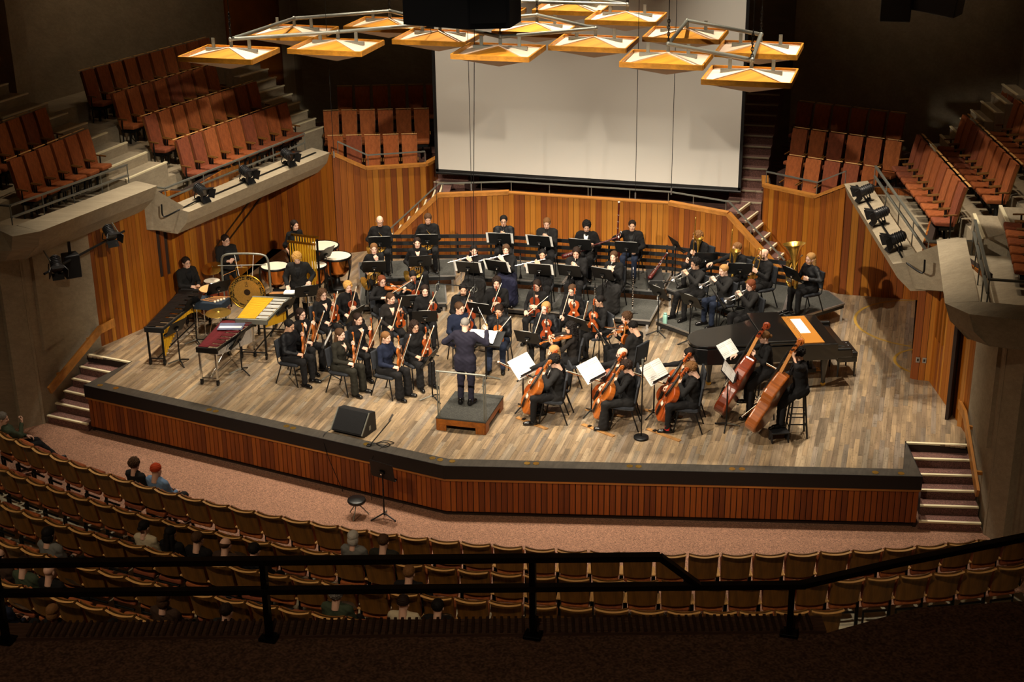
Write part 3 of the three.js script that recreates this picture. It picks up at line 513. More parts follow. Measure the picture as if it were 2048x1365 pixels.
// speaker clusters hanging from the ceiling
{
  const a = thing('speaker_cluster', 'large black loudspeaker cluster at the top centre', 'loudspeaker', [-0.65, 6.88, -25.0]);
  mesh('cabinet', prism([[-0.97, 0.35], [0.3, 0.62], [0.98, 0.35], [0.98, -0.4], [-0.97, -0.4]], 0, 3.2), M.soot, a); mesh('grille', box(0.62, 3, 0.02, 0.64, 1.6, 0.5, 0, 0.38), M.soot, a); mesh('hanging_wire', merge(rod([-0.6, 3.2, 0], [-0.6, 6.2, 0], 0.02), rod([0.6, 3.2, 0], [0.6, 6.2, 0], 0.02)), M.blackMetal, a);
  const b = thing('speaker_cluster', 'pair of black loudspeakers hanging at the top right', 'loudspeaker', [7.05, 6.84, -27]);
  mesh('cabinet', rbox(0.52, 0.9, 0.5, -0.32, 0.46, 0, 0.02), M.blackPlastic, b); mesh('cabinet', rbox(0.8, 1.1, 0.5, 0.42, 0.72, 0.05, 0.02, 0, -0.3, -0.12), M.blackPlastic, b); mesh('bracket', merge(rod([-0.55, 0.3, 0.1], [-0.55, 2, 0.1], 0.03), rod([0, 1.5, 0], [0, 6.1, 0], 0.03), rod([-0.32, 0.9, 0], [0.4, 1.3, 0], 0.03)), M.alu, b);
  const c = thing('pendant_speaker', 'small dark cylinder hanging before the top of the screen', 'loudspeaker', [2.35, 6.92, -28.4]); mesh('can', lathe([[0, 0], [0.17, 0.01], [0.18, 0.04], [0.18, 0.6], [0, 0.62]], 20), M.blackPlastic, c); mesh('wire', rod([0, 0.6, 0], [0, 6.1, 0], 0.01), M.blackMetal, c);
}
// hanging microphones on thin wires
[['thin wire with a small hanging microphone, left half of the screen', -0.86, -26, 3.52], ['thin wire with a small hanging microphone, right half of the screen', 1.95, -28, 2.97], ['thin wire with a small hanging microphone, farthest right on the screen', 2.84, -27, 3.4], ['thin brown wire hanging left of the screen above the cedar wall', -3.66, -26, 4.0]].forEach(([l, x, z, y]) => {
  const o = thing('hanging_microphone', l, 'microphone', [x, y, z]); mesh('wire', rod([0, 0.1, 0], [0, 12.9 - y, 0], 0.006, 0.006, 5), M.blackMetal, o); mesh('capsule', rod([0, 0, 0], [0, 0.13, 0], 0.016, 0.016, 8), M.alu, o);
});
{
  const o = thing('microphone_bar', 'horizontal bar with two microphones hung over the violins', 'microphone', [-1.25, 1.52, -26.1]);
  mesh('wire', merge(rod([-0.35, 0, 0], [-0.3, 11.3, 0.2], 0.006, 0.006, 5), rod([0.35, 0, 0], [1.15, 11.3, 1.6], 0.007, 0.007, 5)), M.blackMetal, o); mesh('bar', rod([-0.42, 0, 0], [0.42, 0, 0.02], 0.012), M.blackMetal, o);
  for (const s of [-1, 1]) { const m = mesh('shock_mount', new THREE.TorusGeometry(0.055, 0.007, 6, 14).rotateY(0.5).translate(s * 0.38, -0.05, 0.02), M.steel, o); mesh('microphone', rod([s * 0.38, -0.12, 0.08], [s * 0.38, 0.04, -0.03], 0.022), M.blackMetal, m); }
}
// ---------------------------------------------------------------- spotlights on the box ledges
{
  const proto = new THREE.Group(); proto.name = 'spotlight'; // lens points to +z, clamp at the origin
  mesh('body', merge(lathe([[0, -0.16], [0.06, -0.16], [0.09, -0.12], [0.1, 0.1], [0.115, 0.12], [0.115, 0.15]], 18).rotateX(Math.PI / 2).translate(0, 0.25, 0), ...[0, 1, 2, 3, 4].map((k) => new THREE.TorusGeometry(0.1, 0.012, 6, 18).translate(0, 0.25, -0.1 + k * 0.04))), M.spotBody, proto);
  mesh('yoke', tube([[-0.13, 0.25, 0], [-0.13, 0.08, 0], [0, 0.03, 0], [0.13, 0.08, 0], [0.13, 0.25, 0]], 0.012, 16), M.blackMetal, proto);
  mesh('clamp', rbox(0.08, 0.07, 0.08, 0, 0.03, 0, 0.01), M.blackMetal, proto); mesh('lens', new THREE.CylinderGeometry(0.1, 0.1, 0.01, 20).rotateX(Math.PI / 2).translate(0, 0.25, 0.14), M.lacquer, proto);
  for (const [x, y, rx, ry] of [[0, 0.14, 0.5, 0], [0, -0.14, -0.5, 0], [0.14, 0, 0, 0.5], [-0.14, 0, 0, -0.5]]) mesh('barn_door', box(x ? 0.012 : 0.22, x ? 0.22 : 0.012, 0.14, x, 0.25 + y, 0.21, -rx, ry), M.blackPaint, proto);
  const put = (label, pos, ry, rx = 0.35) => { const c = proto.clone(); c.name = numbered('spotlight'); c.userData = { label, category: 'spotlight', group: 'theatre spotlights' }; c.position.set(...pos); c.rotation.set(rx, ry, 0, 'YXZ'); scene.add(c); };
  for (const side of ['left', 'right']) {
    const b = BOX[side + 1], s = b.s;
    [[0.87, 'nearest'], [0.57, 'middle'], [0.27, 'farthest']].forEach(([t, w]) => put(`black spotlight with barn doors, ${w} of three on the ${side} ledge`, b.at(t, -0.28, 0.05), -s * 1.2));
    const rail = thing('ledge_track', `black power track with cables on the ${side} ledge`, 'cable'); mesh('track', bar(b.at(0.05, -0.22, 0.045), b.at(0.9, -0.22, 0.045), 0.04, 0.02), M.blackMetal, rail);
    mesh('cable', tube([b.at(0.86, -0.25, 0.06), b.at(0.93, -0.2, 0.07), b.at(1.0, -0.25, 0.02), b.at(1.04, -0.5, -0.1), [s * 7.62, 2.74, -26.14]], 0.018, 30), M.blackMetal, rail);
  }
  const L = BOX.left2; put('black spotlight slung under the left nearer box, farther one', L.at(0.45, -0.1, -0.75), 0.9, 0.5); put('black spotlight slung under the left nearer box, beside the speaker', L.at(0.86, -0.2, -0.95), 0.7, 0.6);
  const pipe = thing('lighting_pipe', 'grey steel pipe slung under the left nearer box', 'pipe'); mesh('pipe', rod(L.at(0.3, -0.12, -0.7), L.at(0.95, -0.2, -0.9), 0.025), M.blackMetal, pipe); for (const t of [0.33, 0.9]) mesh('drop_rod', rod(L.at(t, -0.3, -0.5), L.at(t, -0.15, -0.75), 0.015), M.steel, pipe);
  const sp = thing('box_speaker', 'black loudspeaker hanging under the left nearer box', 'loudspeaker', L.at(0.72, -0.25, -0.98)); sp.rotation.y = 0.8; mesh('cabinet', rbox(0.3, 0.46, 0.28, 0, 0, 0, 0.02), M.blackPlastic, sp); mesh('grille', box(0.26, 0.42, 0.01, 0, 0, 0.145), M.grille, sp); mesh('bracket', box(0.05, 0.3, 0.05, 0, 0.32, 0), M.blackMetal, sp);
  const ex = [['small red exit light on the dark wall right of the screen', 5.6, 6.2, -37.2], ['red exit sign at the top right corner', 12.2, 5.6, -27.2]];
  for (const [l, x, y, z] of ex) { const e = thing('exit_sign', l, 'exit sign', [x, y, z]); mesh('housing', box(0.3, 0.16, 0.06), M.blackPlastic, e); mesh('glow', box(0.2, 0.1, 0.02, 0, 0, 0.035), mk({ color: 0x330000, emissive: 0xff2020, emissiveIntensity: 0.7 }), e); }
}
// ---------------------------------------------------------------- orchestra risers
function riser(label, poly, h) {
  const r = thing('riser_platform', label, 'riser', [0, 0, 0], 0, 'orchestra risers');
  mesh('deck', prism(poly, h - 0.02, h), M.riserTop, r); mesh('skirt', prism(poly.map(([x, z]) => { const c = poly.reduce((a, p) => [a[0] + p[0] / poly.length, a[1] + p[1] / poly.length], [0, 0]); return [x + (c[0] - x) * 0.008, z + (c[1] - z) * 0.008]; }), h - 0.11, h - 0.02), M.blackPaint, r);
  for (let i = 0; i < poly.length; i++) { const a = poly[i], b = poly[(i + 1) % poly.length]; mesh('edge_strip', bar([a[0], h - 0.012, a[1]], [b[0], h - 0.012, b[1]], 0.03, 0.032), M.alu, r); const c = poly.reduce((s, p) => [s[0] + p[0] / poly.length, s[1] + p[1] / poly.length], [0, 0]); const lx = a[0] + (c[0] - a[0]) * 0.06, lz = a[1] + (c[1] - a[1]) * 0.06; mesh('leg', box(0.05, h - 0.1, 0.05, lx, (h - 0.1) / 2, lz), M.alu, r); }
}
riser('low grey riser under the two front horn players', [[-4.45, -29.0], [-4.07, -27.87], [-2.28, -28.5], [-2.68, -29.62]], 0.2);
riser('high grey riser under the two back horn players', [[-4.92, -30.05], [-4.5, -29.03], [-2.46, -29.73], [-2.86, -30.8]], 0.4);
riser('low grey riser under the flute players', [[-2.2, -29.72], [-2.2, -28.5], [0.0, -28.5], [0.0, -29.72]], 0.2);
riser('low grey riser under the oboe players', [[0.02, -29.72], [0.02, -28.5], [2.22, -28.5], [2.22, -29.72]], 0.2);
riser('high grey riser under the clarinet players', [[-2.2, -31.0], [-2.2, -29.76], [0.0, -29.76], [0.0, -31.0]], 0.4);
riser('high grey riser under the bassoon players', [[0.02, -31.0], [0.02, -29.76], [2.22, -29.76], [2.22, -31.0]], 0.4);
riser('low grey riser under the three trumpet players', [[3.02, -29.58], [2.33, -28.54], [4.3, -27.23], [4.98, -28.27]], 0.2);
riser('high grey riser under the trombone players', [[2.3, -31.0], [2.3, -29.98], [4.42, -28.6], [4.9, -29.2], [4.9, -30.72], [3.3, -31.0]], 0.4);
riser('high grey riser corner under the tuba player', [[4.93, -30.7], [4.93, -29.0], [5.15, -28.74], [6.11, -29.95], [5.73, -30.64]], 0.4);
// ---------------------------------------------------------------- conductor's podium
{
  const p = thing('podium', 'low carpeted wooden podium with a metal rail behind the conductor', 'podium', [-0.12, 0, -23.27], 0.01);
  mesh('top', rbox(0.94, 0.03, 1.2, 0, 0.24, 0, 0.006), M.riserTop, p);
  for (const s of [-1, 1]) { mesh('side_panel', merge(box(0.03, 0.11, 1.18, s * 0.45, 0.17, 0), box(0.03, 0.12, 0.22, s * 0.45, 0.06, 0.48), box(0.03, 0.12, 0.22, s * 0.45, 0.06, -0.48)), M.boards[3], p); mesh('end_panel', merge(box(0.9, 0.11, 0.03, 0, 0.17, s * 0.585), box(0.17, 0.12, 0.03, -0.36, 0.06, s * 0.585), box(0.17, 0.12, 0.03, 0.36, 0.06, s * 0.585)), M.boards[1], p); }
  for (const s of [-1, 1]) mesh('rail_post', merge(rod([s * 0.43, 0.25, 0.56], [s * 0.43, 1.14, 0.56], 0.014), rod([s * 0.43 + 0.035, 0.25, 0.56], [s * 0.43 + 0.035, 1.12, 0.56], 0.009)), M.steel, p);
  mesh('rail', rod([-0.45, 1.14, 0.56], [0.47, 1.14, 0.56], 0.018), M.steel, p);
}
// ---------------------------------------------------------------- chairs and stands
const chairProto = new THREE.Group(); chairProto.name = 'chair';
{
  const o = chairProto;
  mesh('seat', rbox(0.44, 0.06, 0.43, 0, 0.435, 0.02, 0.028, -0.03), M.chairFabric, o);
  mesh('backrest', rbox(0.42, 0.36, 0.045, 0, 0.71, -0.235, 0.022, -0.14), M.chairFabric, o);
  for (const s of [-1, 1]) {
    mesh('leg', rod([s * 0.2, 0.41, 0.16], [s * 0.225, 0, 0.24], 0.013), M.blackMetal, o);
    mesh('leg', rod([s * 0.2, 0.41, -0.14], [s * 0.225, 0, -0.28], 0.013), M.blackMetal, o);
    mesh('back_post', tube([[s * 0.2, 0.41, 0.1], [s * 0.21, 0.41, -0.17], [s * 0.205, 0.5, -0.215], [s * 0.2, 0.88, -0.27]], 0.012, 12), M.blackMetal, o);
  }
  mesh('seat_frame', merge(rod([-0.2, 0.41, 0.16], [0.2, 0.41, 0.16], 0.012), rod([-0.2, 0.41, -0.14], [0.2, 0.41, -0.14], 0.012)), M.blackMetal, o);
}
function chair(label, pos, ry) { const c = chairProto.clone(); c.name = numbered('chair'); c.userData = { label, category: 'chair', group: 'orchestra chairs' }; c.position.set(...pos); c.rotation.y = ry; scene.add(c); return c; }
const standProtos = {};
function standProto(h, empty) { // desk faces +z
  const o = new THREE.Group(); o.name = 'music_stand';
  for (let k = 0; k < 3; k++) { const a = k * 2.094 + 0.5; mesh('foot', merge(rod([0, 0.1, 0], [Math.sin(a) * 0.24, 0.015, Math.cos(a) * 0.24], 0.014, 0.012), new THREE.SphereGeometry(0.016, 6, 5).translate(Math.sin(a) * 0.24, 0.016, Math.cos(a) * 0.24)), k ? M.blackMetal : M.steel, o); }
  mesh('pole', merge(rod([0, 0.06, 0], [0, h * 0.62, 0], 0.015), rod([0, h * 0.6, 0], [0, h - 0.06, 0], 0.01)), M.blackMetal, o);
  const d = mesh('desk', merge(rbox(0.5, 0.33, 0.008, 0, 0, 0, 0.004), box(0.5, 0.008, 0.06, 0, -0.165, 0.03), box(0.5, 0.03, 0.005, 0, -0.152, 0.058), rbox(0.1, 0.06, 0.03, 0, -0.03, -0.02, 0.008)), M.blackMetal, o);
  d.position.set(0, h, 0); d.rotation.x = -0.5; mesh('tilt_knob', new THREE.SphereGeometry(0.022, 8, 6).translate(0, -0.05, -0.04), M.chrome, d);
  return o;
}
const paperMat = mk({ color: 0xf4f2ec, roughness: 0.85, side: THREE.DoubleSide, map: tex(128, 128, (u, v) => { const l = (v * 10) % 1, s = (l * 14) % 1; const ink = l > 0.3 && l < 0.66 && u > 0.08 && u < 0.92 && (s < 0.3 || hash(Math.floor(u * 128), Math.floor(v * 128), 77) < 0.14); return g3(ink ? 190 : 250); }) });
function sheetGeo(w, h, n = 1) { const g = []; for (let i = 0; i < n; i++) { const p = new THREE.PlaneGeometry(w, h, 6, 4), a = p.attributes.position; for (let k = 0; k < a.count; k++) a.setZ(k, 0.012 * Math.cos(a.getX(k) / w * 2.6) + 0.006 * a.getY(k) / h); p.computeVertexNormals(); g.push(p.translate((i - (n - 1) / 2) * w * 1.01, 0, 0)); } return merge(g); }
const sheet1 = sheetGeo(0.24, 0.31), sheet2 = sheetGeo(0.235, 0.31, 2);
const STAND = {};
function stand(key, x, y, z, h, px, pz, who, pages = 2, tilt = -0.5, big = 1) {
  const hk = h.toFixed(2); if (!standProtos[hk]) standProtos[hk] = standProto(h);
  const s = standProtos[hk].clone(); s.name = numbered('music_stand'); s.userData = { label: `black music stand in front of ${who}`, category: 'music stand', group: 'music stands' };
  const ry = Math.atan2(px - x, pz - z); s.position.set(x, y, z); s.rotation.y = ry; s.children[4].rotation.x = tilt; scene.add(s); STAND[key] = s;
  if (pages) {
    const m = tagged('sheet_music', pages === 2 ? sheet2 : sheet1, paperMat, `white sheet music on the stand of ${who}`, 'sheet music', 'sheet music');
    const t = new THREE.Matrix4().makeRotationY(ry).setPosition(x, y, z).multiply(mat4(0, h, 0, tilt)).multiply(mat4(0, 0.005, 0.006)); t.decompose(m.position, m.quaternion, m.scale); m.scale.set(big, big > 1.2 && key[1] !== 'C' ? 1 : big, big);
  }
  return s;
}
// ---------------------------------------------------------------- piano and bench
{
  const p = thing('grand_piano', 'black concert grand piano with its front lid folded back', 'piano', [5.66, 0, -26.88], 0.366); // local +x is the keyboard end
  const W = 0.77; // half width; bass side is +z
  const out = [[0.28, W], [-2.2, W], [-2.42, W - 0.1], [-2.48, W - 0.32], [-2.42, W - 0.62], [-2.2, W - 0.84], [-1.8, W - 0.98], [-1.35, W - 1.12], [-0.95, W - 1.38], [-0.55, W - 1.52], [0.28, -W]];
  const sh = new THREE.Shape(); sh.moveTo(out[0][0], -out[0][1]); sh.lineTo(out[1][0], -out[1][1]); sh.splineThru(out.slice(2, 10).map(([x, z]) => new THREE.Vector2(x, -z))); sh.lineTo(out[10][0], -out[10][1]);
  const ex = (depth, y) => { const g = new THREE.ExtrudeGeometry(sh, { depth, bevelEnabled: true, bevelSize: 0.012, bevelThickness: 0.012, bevelSegments: 2, curveSegments: 6 }); g.rotateX(-Math.PI / 2); g.translate(0, y, 0); return g; };
  mesh('case', ex(0.3, 0.62), M.lacquer, p);
  const cut = out.map(([x, z]) => [Math.min(x, -0.62), z]);
  const sl = new THREE.Shape(); sl.moveTo(-0.5, -W); sl.lineTo(-2.2, -W); sl.splineThru(out.slice(2, 9).map(([x, z]) => new THREE.Vector2(x, -z))); sl.lineTo(-0.5, W - 0.02);
  const lg = new THREE.ExtrudeGeometry(sl, { depth: 0.03, bevelEnabled: true, bevelSize: 0.015, bevelThickness: 0.008, bevelSegments: 2, curveSegments: 6 }); lg.rotateX(-Math.PI / 2); lg.translate(0, 0.955, 0);
  const lid = mesh('lid', lg, M.lacquer, p); mesh('folded_lid_front', rbox(0.62, 0.03, 1.54, -0.78, 1.015, 0, 0.01), M.lacquer, lid);
  for (const z of [-0.5, 0, 0.5]) mesh('hinge', box(0.05, 0.012, 0.1, -0.48, 0.995, z), M.brass, lid);
  mesh('iron_plate', rbox(0.5, 0.02, 1.4, -0.2, 0.938, 0, 0.005), M.plate, p); mesh('music_sheets', box(0.2, 0.006, 0.75, -0.18, 0.952, -0.15), M.white, p); mesh('tuning_pins', merge(...Array.from({ length: 34 }, (_, i) => rod([-0.34 + (i % 2) * 0.03, 0.94, -0.6 + i * 0.036], [-0.34 + (i % 2) * 0.03, 0.975, -0.6 + i * 0.036], 0.004, 0.004, 5))), M.steel, p);
  for (const s of [-1, 1]) { mesh('arm', rbox(0.62, 0.2, 0.12, 0.28, 0.72, s * (W - 0.06), 0.04), M.lacquer, p); }
  mesh('key_bed', box(0.34, 0.06, 1.34, 0.43, 0.64, 0), M.lacquer, p); mesh('fall_board', box(0.03, 0.16, 1.3, 0.27, 0.76, 0), M.lacquer, p);
  const kb = mesh('keyboard', box(0.16, 0.012, 1.22, 0.47, 0.7, 0), M.white, p); for (let i = 0; i < 52; i++) if (![2, 6].includes(i % 7)) mesh('black_key', box(0.095, 0.014, 0.012, 0.43, 0.712, -0.598 + i * 0.0235 + 0.012), M.ebony, kb);
  for (const [x, z] of [[0.1, 0.6], [0.1, -0.6], [-2.05, 0.3]]) { const l = mesh('leg', lathe([[0.02, 0.06], [0.045, 0.08], [0.04, 0.16], [0.065, 0.4], [0.075, 0.55], [0.06, 0.62]], 14).translate(x, 0, z), M.lacquer, p); mesh('caster', merge(new THREE.CylinderGeometry(0.05, 0.05, 0.03, 14).rotateX(1.57).translate(x, 0.05, z)), M.brass, l); }
  mesh('key_lid', rbox(0.2, 0.05, 1.12, 0.44, 0.735, -0.08, 0.015), M.lacquer, p); mesh('pedal_lyre', merge(box(0.06, 0.46, 0.05, 0.0, 0.36, 0.09), box(0.06, 0.46, 0.05, 0.0, 0.36, -0.09), box(0.16, 0.08, 0.3, 0.02, 0.13, 0)), M.lacquer, p);
  for (const z of [-0.07, 0, 0.07]) mesh('pedal', rbox(0.14, 0.014, 0.03, 0.14, 0.09, z, 0.005), M.brass, p);
  const b = thing('piano_bench', 'black tufted leather piano bench beside the keyboard', 'bench', [6.27, 0, -27.17], 0.366);
  const seat = mesh('cushion', rbox(0.4, 0.12, 0.62, 0, 0.46, 0, 0.035, 0, 0, 0, 3), M.leather, b); for (let i = 0; i < 4; i++) for (let k = 0; k < 3; k++) mesh('tuft', new THREE.SphereGeometry(0.035, 8, 5).scale(1, 0.35, 1).translate(-0.12 + k * 0.12, 0.518, -0.21 + i * 0.14), M.leather, seat);
  mesh('apron', rbox(0.38, 0.1, 0.6, 0, 0.36, 0, 0.01), M.lacquer, b); for (const [x, z] of [[-1, -1], [-1, 1], [1, -1], [1, 1]]) mesh('leg', rod([x * 0.16, 0.32, z * 0.26], [x * 0.165, 0, z * 0.265], 0.026, 0.018), M.lacquer, b);
}
// ---------------------------------------------------------------- loose stage gear
{
  const m = thing('stage_monitor', 'black wedge floor monitor at the front stage edge', 'loudspeaker', [-2.0, 0, -22.28], -0.2);
  mesh('cabinet', loft([[[-0.33, 0, 0.16], [-0.33, 0.06, 0.26], [-0.33, 0.4, -0.02], [-0.33, 0.36, -0.2], [-0.33, 0, -0.22]], [[0.33, 0, 0.16], [0.33, 0.06, 0.26], [0.33, 0.4, -0.02], [0.33, 0.36, -0.2], [0.33, 0, -0.22]]]), M.blackPlastic, m);
  mesh('grille', box(0.6, 0.4, 0.012, 0, 0.24, 0.126, -0.69), M.grille, m); mesh('corner_trim', merge(box(0.02, 0.44, 0.02, 0.325, 0.235, 0.125, -0.69), box(0.02, 0.44, 0.02, -0.325, 0.235, 0.125, -0.69)), M.steel, m); mesh('socket_plate', box(0.006, 0.08, 0.06, 0.333, 0.12, 0), M.steel, m);
  const c = thing('gooseneck_microphone', 'short boom microphone and coiled cable on stage edge', 'microphone', [-1.52, 0, -21.78]); mesh('boom', rod([0.02, 0.02, 0.04], [0.33, 0.42, -0.25], 0.01), M.blackMetal, c); mesh('capsule', rod([0.3, 0.4, -0.23], [0.36, 0.52, -0.27], 0.018), M.alu, c); mesh('foot', rbox(0.08, 0.03, 0.08, 0, 0.015, 0.03, 0.01), M.blackMetal, c);
  mesh('cable', tube([[0, 0.02, 0], [0.2, 0.012, -0.15], [0.35, 0.012, -0.1], [0.3, 0.012, 0.02], [0.1, 0.014, -0.06], [0.22, 0.016, -0.22], [0.4, 0.014, -0.16], [0.25, 0.02, 0.05], [0.1, -0.2, 0.2], [0.08, -0.96, 0.24]], 0.007, 60), M.blackMetal, c);
  const k = thing('monitor_cable', 'thin cable drooping down the slatted stage front', 'cable', [-2.36, 0, -22.15]); mesh('cable', tube([[0, 0.06, 0], [-0.1, 0.02, 0.16], [-0.06, -0.05, 0.32], [0.05, -0.4, 0.36], [0.3, -0.96, 0.42]], 0.007, 40), M.blackMetal, k);
  const mic = thing('microphone_stand', 'straight microphone stand with round base beside the cellos', 'microphone stand', [3.06, 0, -23.22]); mesh('base', lathe([[0, 0], [0.13, 0], [0.135, 0.02], [0.13, 0.045], [0, 0.055]], 24), M.blackMetal, mic); mesh('pole', rod([0, 0.05, 0], [0, 1.4, 0], 0.012), M.blackMetal, mic); mesh('microphone', rod([0, 1.38, 0], [0.0, 1.52, 0.0], 0.02, 0.024), M.steel, mic);
  // gear on the house floor before the stage
  const ps = standProto(0.92); ps.name = numbered('music_stand'); ps.userData = { label: 'dark empty music stand on the carpet before the stage front', category: 'music stand' }; ps.position.set(-1.02, -1, -21.05); ps.rotation.y = Math.PI - 0.3; ps.children[4].rotation.x = -0.15; scene.add(ps);
  const st = thing('drum_stool', 'small round black stool on the carpet under the stage front', 'stool', [-1.5, -1, -21.0]); mesh('seat', lathe([[0, 0.42], [0.15, 0.42], [0.165, 0.45], [0.15, 0.49], [0, 0.5]], 20).translate(0, -0.15, 0), M.leather, st); for (let i = 0; i < 3; i++) mesh('leg', rod([0, 0.27, 0], [Math.sin(i * 2.1) * 0.2, 0.01, Math.cos(i * 2.1) * 0.2], 0.01), M.steel, st);
  // wooden end-pin boards under the cellos
  [[1.02, -23.35, 0.5, 'front cellist with the dark suit'], [2.25, -23.35, 0.5, 'front cellist in the pinstripe trousers'], [3.42, -23.45, 0.5, 'front cellist with red socks'], [0.95, -23.95, 0.2, 'long-haired blond cellist'], [2.2, -24.1, 0.2, 'bald cellist'], [3.25, -24.35, 0.2, 'back cellist with the ponytail']].forEach(([x, z, r, w]) => { const b = thing('end_pin_board', `thin wooden end-pin board on the floor for the ${w}`, 'board', [x, 0, z], -r, 'end-pin boards'); mesh('board', rbox(0.75, 0.018, 0.08, 0, 0.009, 0, 0.004), M.cardboard, b); mesh('pin_stop', box(0.05, 0.02, 0.07, -0.2, 0.027, 0), M.ebony, b); });
  // bottles, horn stand pegs and a case on the risers
  [['mint green drinking bottle on the trumpet riser', 2.55, 0.2, -28.42, 0x9fd6c8, 0.05, 0.22], ['dark red drinking flask beside the violas', 0.62, 0.2, -28.62, 0x7a1d20, 0.035, 0.2], ['pale plastic cup by the clarinet peg', 1.75, 0.2, -28.6, 0xbfd8d8, 0.03, 0.08]].forEach(([l, x, y, z, c, r, h]) => { const o = thing('bottle', l, 'bottle', [x, y, z]); mesh('body', lathe([[0, 0], [r, 0], [r * 1.02, h * 0.75], [r * 0.7, h * 0.86], [r * 0.7, h * 0.9], [0, h * 0.9]], 16), mk({ color: c, roughness: 0.4 }), o); mesh('cap', lathe([[0, h * 0.9], [r * 0.75, h * 0.9], [r * 0.7, h], [0, h]], 14), mk({ color: new THREE.Color(c).multiplyScalar(0.7), roughness: 0.5 }), o); });
  const ca = thing('instrument_case', 'black road case with metal corners beside the bassoonist', 'case', [2.0, 0.4, -30.2], 0.25); mesh('body', rbox(0.34, 0.22, 0.8, 0, 0.11, 0, 0.015), M.blackPlastic, ca); for (const [x, y, z] of [[1, 0, 1], [-1, 0, 1], [1, 1, 1], [-1, 1, 1], [1, 1, -1], [-1, 1, -1]]) mesh('corner', rbox(0.04, 0.04, 0.04, x * 0.16, 0.02 + y * 0.18, z * 0.385, 0.008), M.chrome, ca); mesh('latch', box(0.05, 0.04, 0.01, 0, 0.13, 0.403), M.chrome, ca);
}
// ---------------------------------------------------------------- instruments (each built once, then cloned)
const PROTO = {};
function proto(name, fn) { const o = new THREE.Group(); o.name = name; fn(o); PROTO[name] = o; return o; }
function strung(name, L, wid, rib, neck, vi, o = {}) { // origin at the end button, neck along +y, front towards +z
  return proto(name, (g) => {
    const half = o.bass ? [[0, 0], [0.17, 0.0], [0.3, 0.1], [0.315, 0.2], [0.26, 0.36], [0.195, 0.48], [0.19, 0.54], [0.235, 0.62], [0.235, 0.72], [0.16, 0.86], [0.06, 0.97], [0.04, 1]] : [[0, 0], [0.16, 0.005], [0.27, 0.08], [0.29, 0.2], [0.25, 0.34], [0.17, 0.44], [0.155, 0.52], [0.175, 0.62], [0.225, 0.72], [0.235, 0.82], [0.18, 0.94], [0.06, 0.995], [0.03, 1]];
    const pts = half.map(([x, y]) => new THREE.Vector2(x * wid / 0.58, y * L)), left = half.slice(1).reverse().map(([x, y]) => new THREE.Vector2(-x * wid / 0.58, y * L));
    const sh = new THREE.Shape(); sh.moveTo(0, 0); sh.splineThru(pts.slice(1)); sh.lineTo(left[0].x, left[0].y); sh.splineThru([...left.slice(1), new THREE.Vector2(0, 0)]);
    const bev = rib * 0.16, geo = new THREE.ExtrudeGeometry(sh, { depth: rib - 2 * bev, bevelEnabled: true, bevelSize: bev * 0.8, bevelThickness: bev, bevelSegments: 3, curveSegments: 2 }); geo.translate(0, 0, -rib / 2 + bev);
    const uvp = geo.attributes.uv; for (let i = 0; i < uvp.count; i++) uvp.setXY(i, uvp.getX(i) * 2, uvp.getY(i) * 0.7);
    mesh('body', geo, M.varnish[vi], g);
    const s = L / 0.355;
    mesh('neck', bar([0, L * 0.97, rib * 0.3], [0, L + neck, rib * 0.32], 0.022 * s, 0.018 * s), M.maple, g);
    mesh('fingerboard', bar([0, L * 0.66, rib * 0.5 + 0.022 * s], [0, L + neck, rib * 0.42 + 0.01 * s], 0.03 * s, 0.007 * s), M.ebony, g);
    const sc = mesh('scroll', merge(bar([0, L + neck, rib * 0.32], [0, L + neck + 0.07 * s, rib * 0.2], 0.022 * s, 0.022 * s), new THREE.TorusGeometry(0.014 * s, 0.009 * s, 8, 14).rotateY(Math.PI / 2).translate(0, L + neck + 0.085 * s, rib * 0.2 - 0.006 * s), new THREE.CylinderGeometry(0.009 * s, 0.009 * s, 0.036 * s, 10).rotateZ(Math.PI / 2).translate(0, L + neck + 0.085 * s, rib * 0.2 - 0.006 * s)), M.varnish[vi], g);
    for (let k = 0; k < 4; k++) { const y = L + neck + (0.018 + k * 0.014) * s, d = k % 2 ? 1 : -1; mesh('peg', rod([0, y, rib * 0.28], [d * 0.036 * s, y, rib * 0.28], 0.0035 * s, 0.006 * s, 6), M.ebony, sc); }
    mesh('bridge', merge(bar([-0.02 * s, L * 0.42, rib * 0.5], [0.02 * s, L * 0.42, rib * 0.5 + 0.0001], 0.006 * s, 0.03 * s).translate(0, 0, 0.015 * s)), M.bowHair, g);
    mesh('tailpiece', bar([0, L * 0.06, rib * 0.5 + 0.012 * s], [0, L * 0.34, rib * 0.5 + 0.022 * s], 0.034 * s, 0.007 * s), M.ebony, g);
    for (const x of [-1, 1]) mesh('sound_hole', bar([x * L * 0.15, L * 0.33, rib * 0.5 + 0.001], [x * L * 0.1, L * 0.52, rib * 0.5 + 0.001], 0.006 * s, 0.004 * s), M.ebony, g);
    for (let k = 0; k < 4; k++) mesh('string', rod([(k - 1.5) * 0.006 * s, L * 0.34, rib * 0.5 + 0.03 * s], [(k - 1.5) * 0.004 * s, L + neck, rib * 0.42 + 0.016 * s], 0.0007 * s, 0.0007 * s, 4), M.silver, g);
    if (o.chin) mesh('chin_rest', rbox(0.07, 0.05, 0.02, -0.05, 0.045, rib * 0.5 + 0.02, 0.009), M.ebony, g);
    if (o.pin) mesh('end_pin', rod([0, 0, 0], [0, -o.pin, 0], 0.006, 0.004), M.steel, g);
  });
}
strung('violin', 0.36, 0.21, 0.04, 0.135, 0, { chin: true }); strung('viola', 0.41, 0.24, 0.045, 0.15, 2, { chin: true });
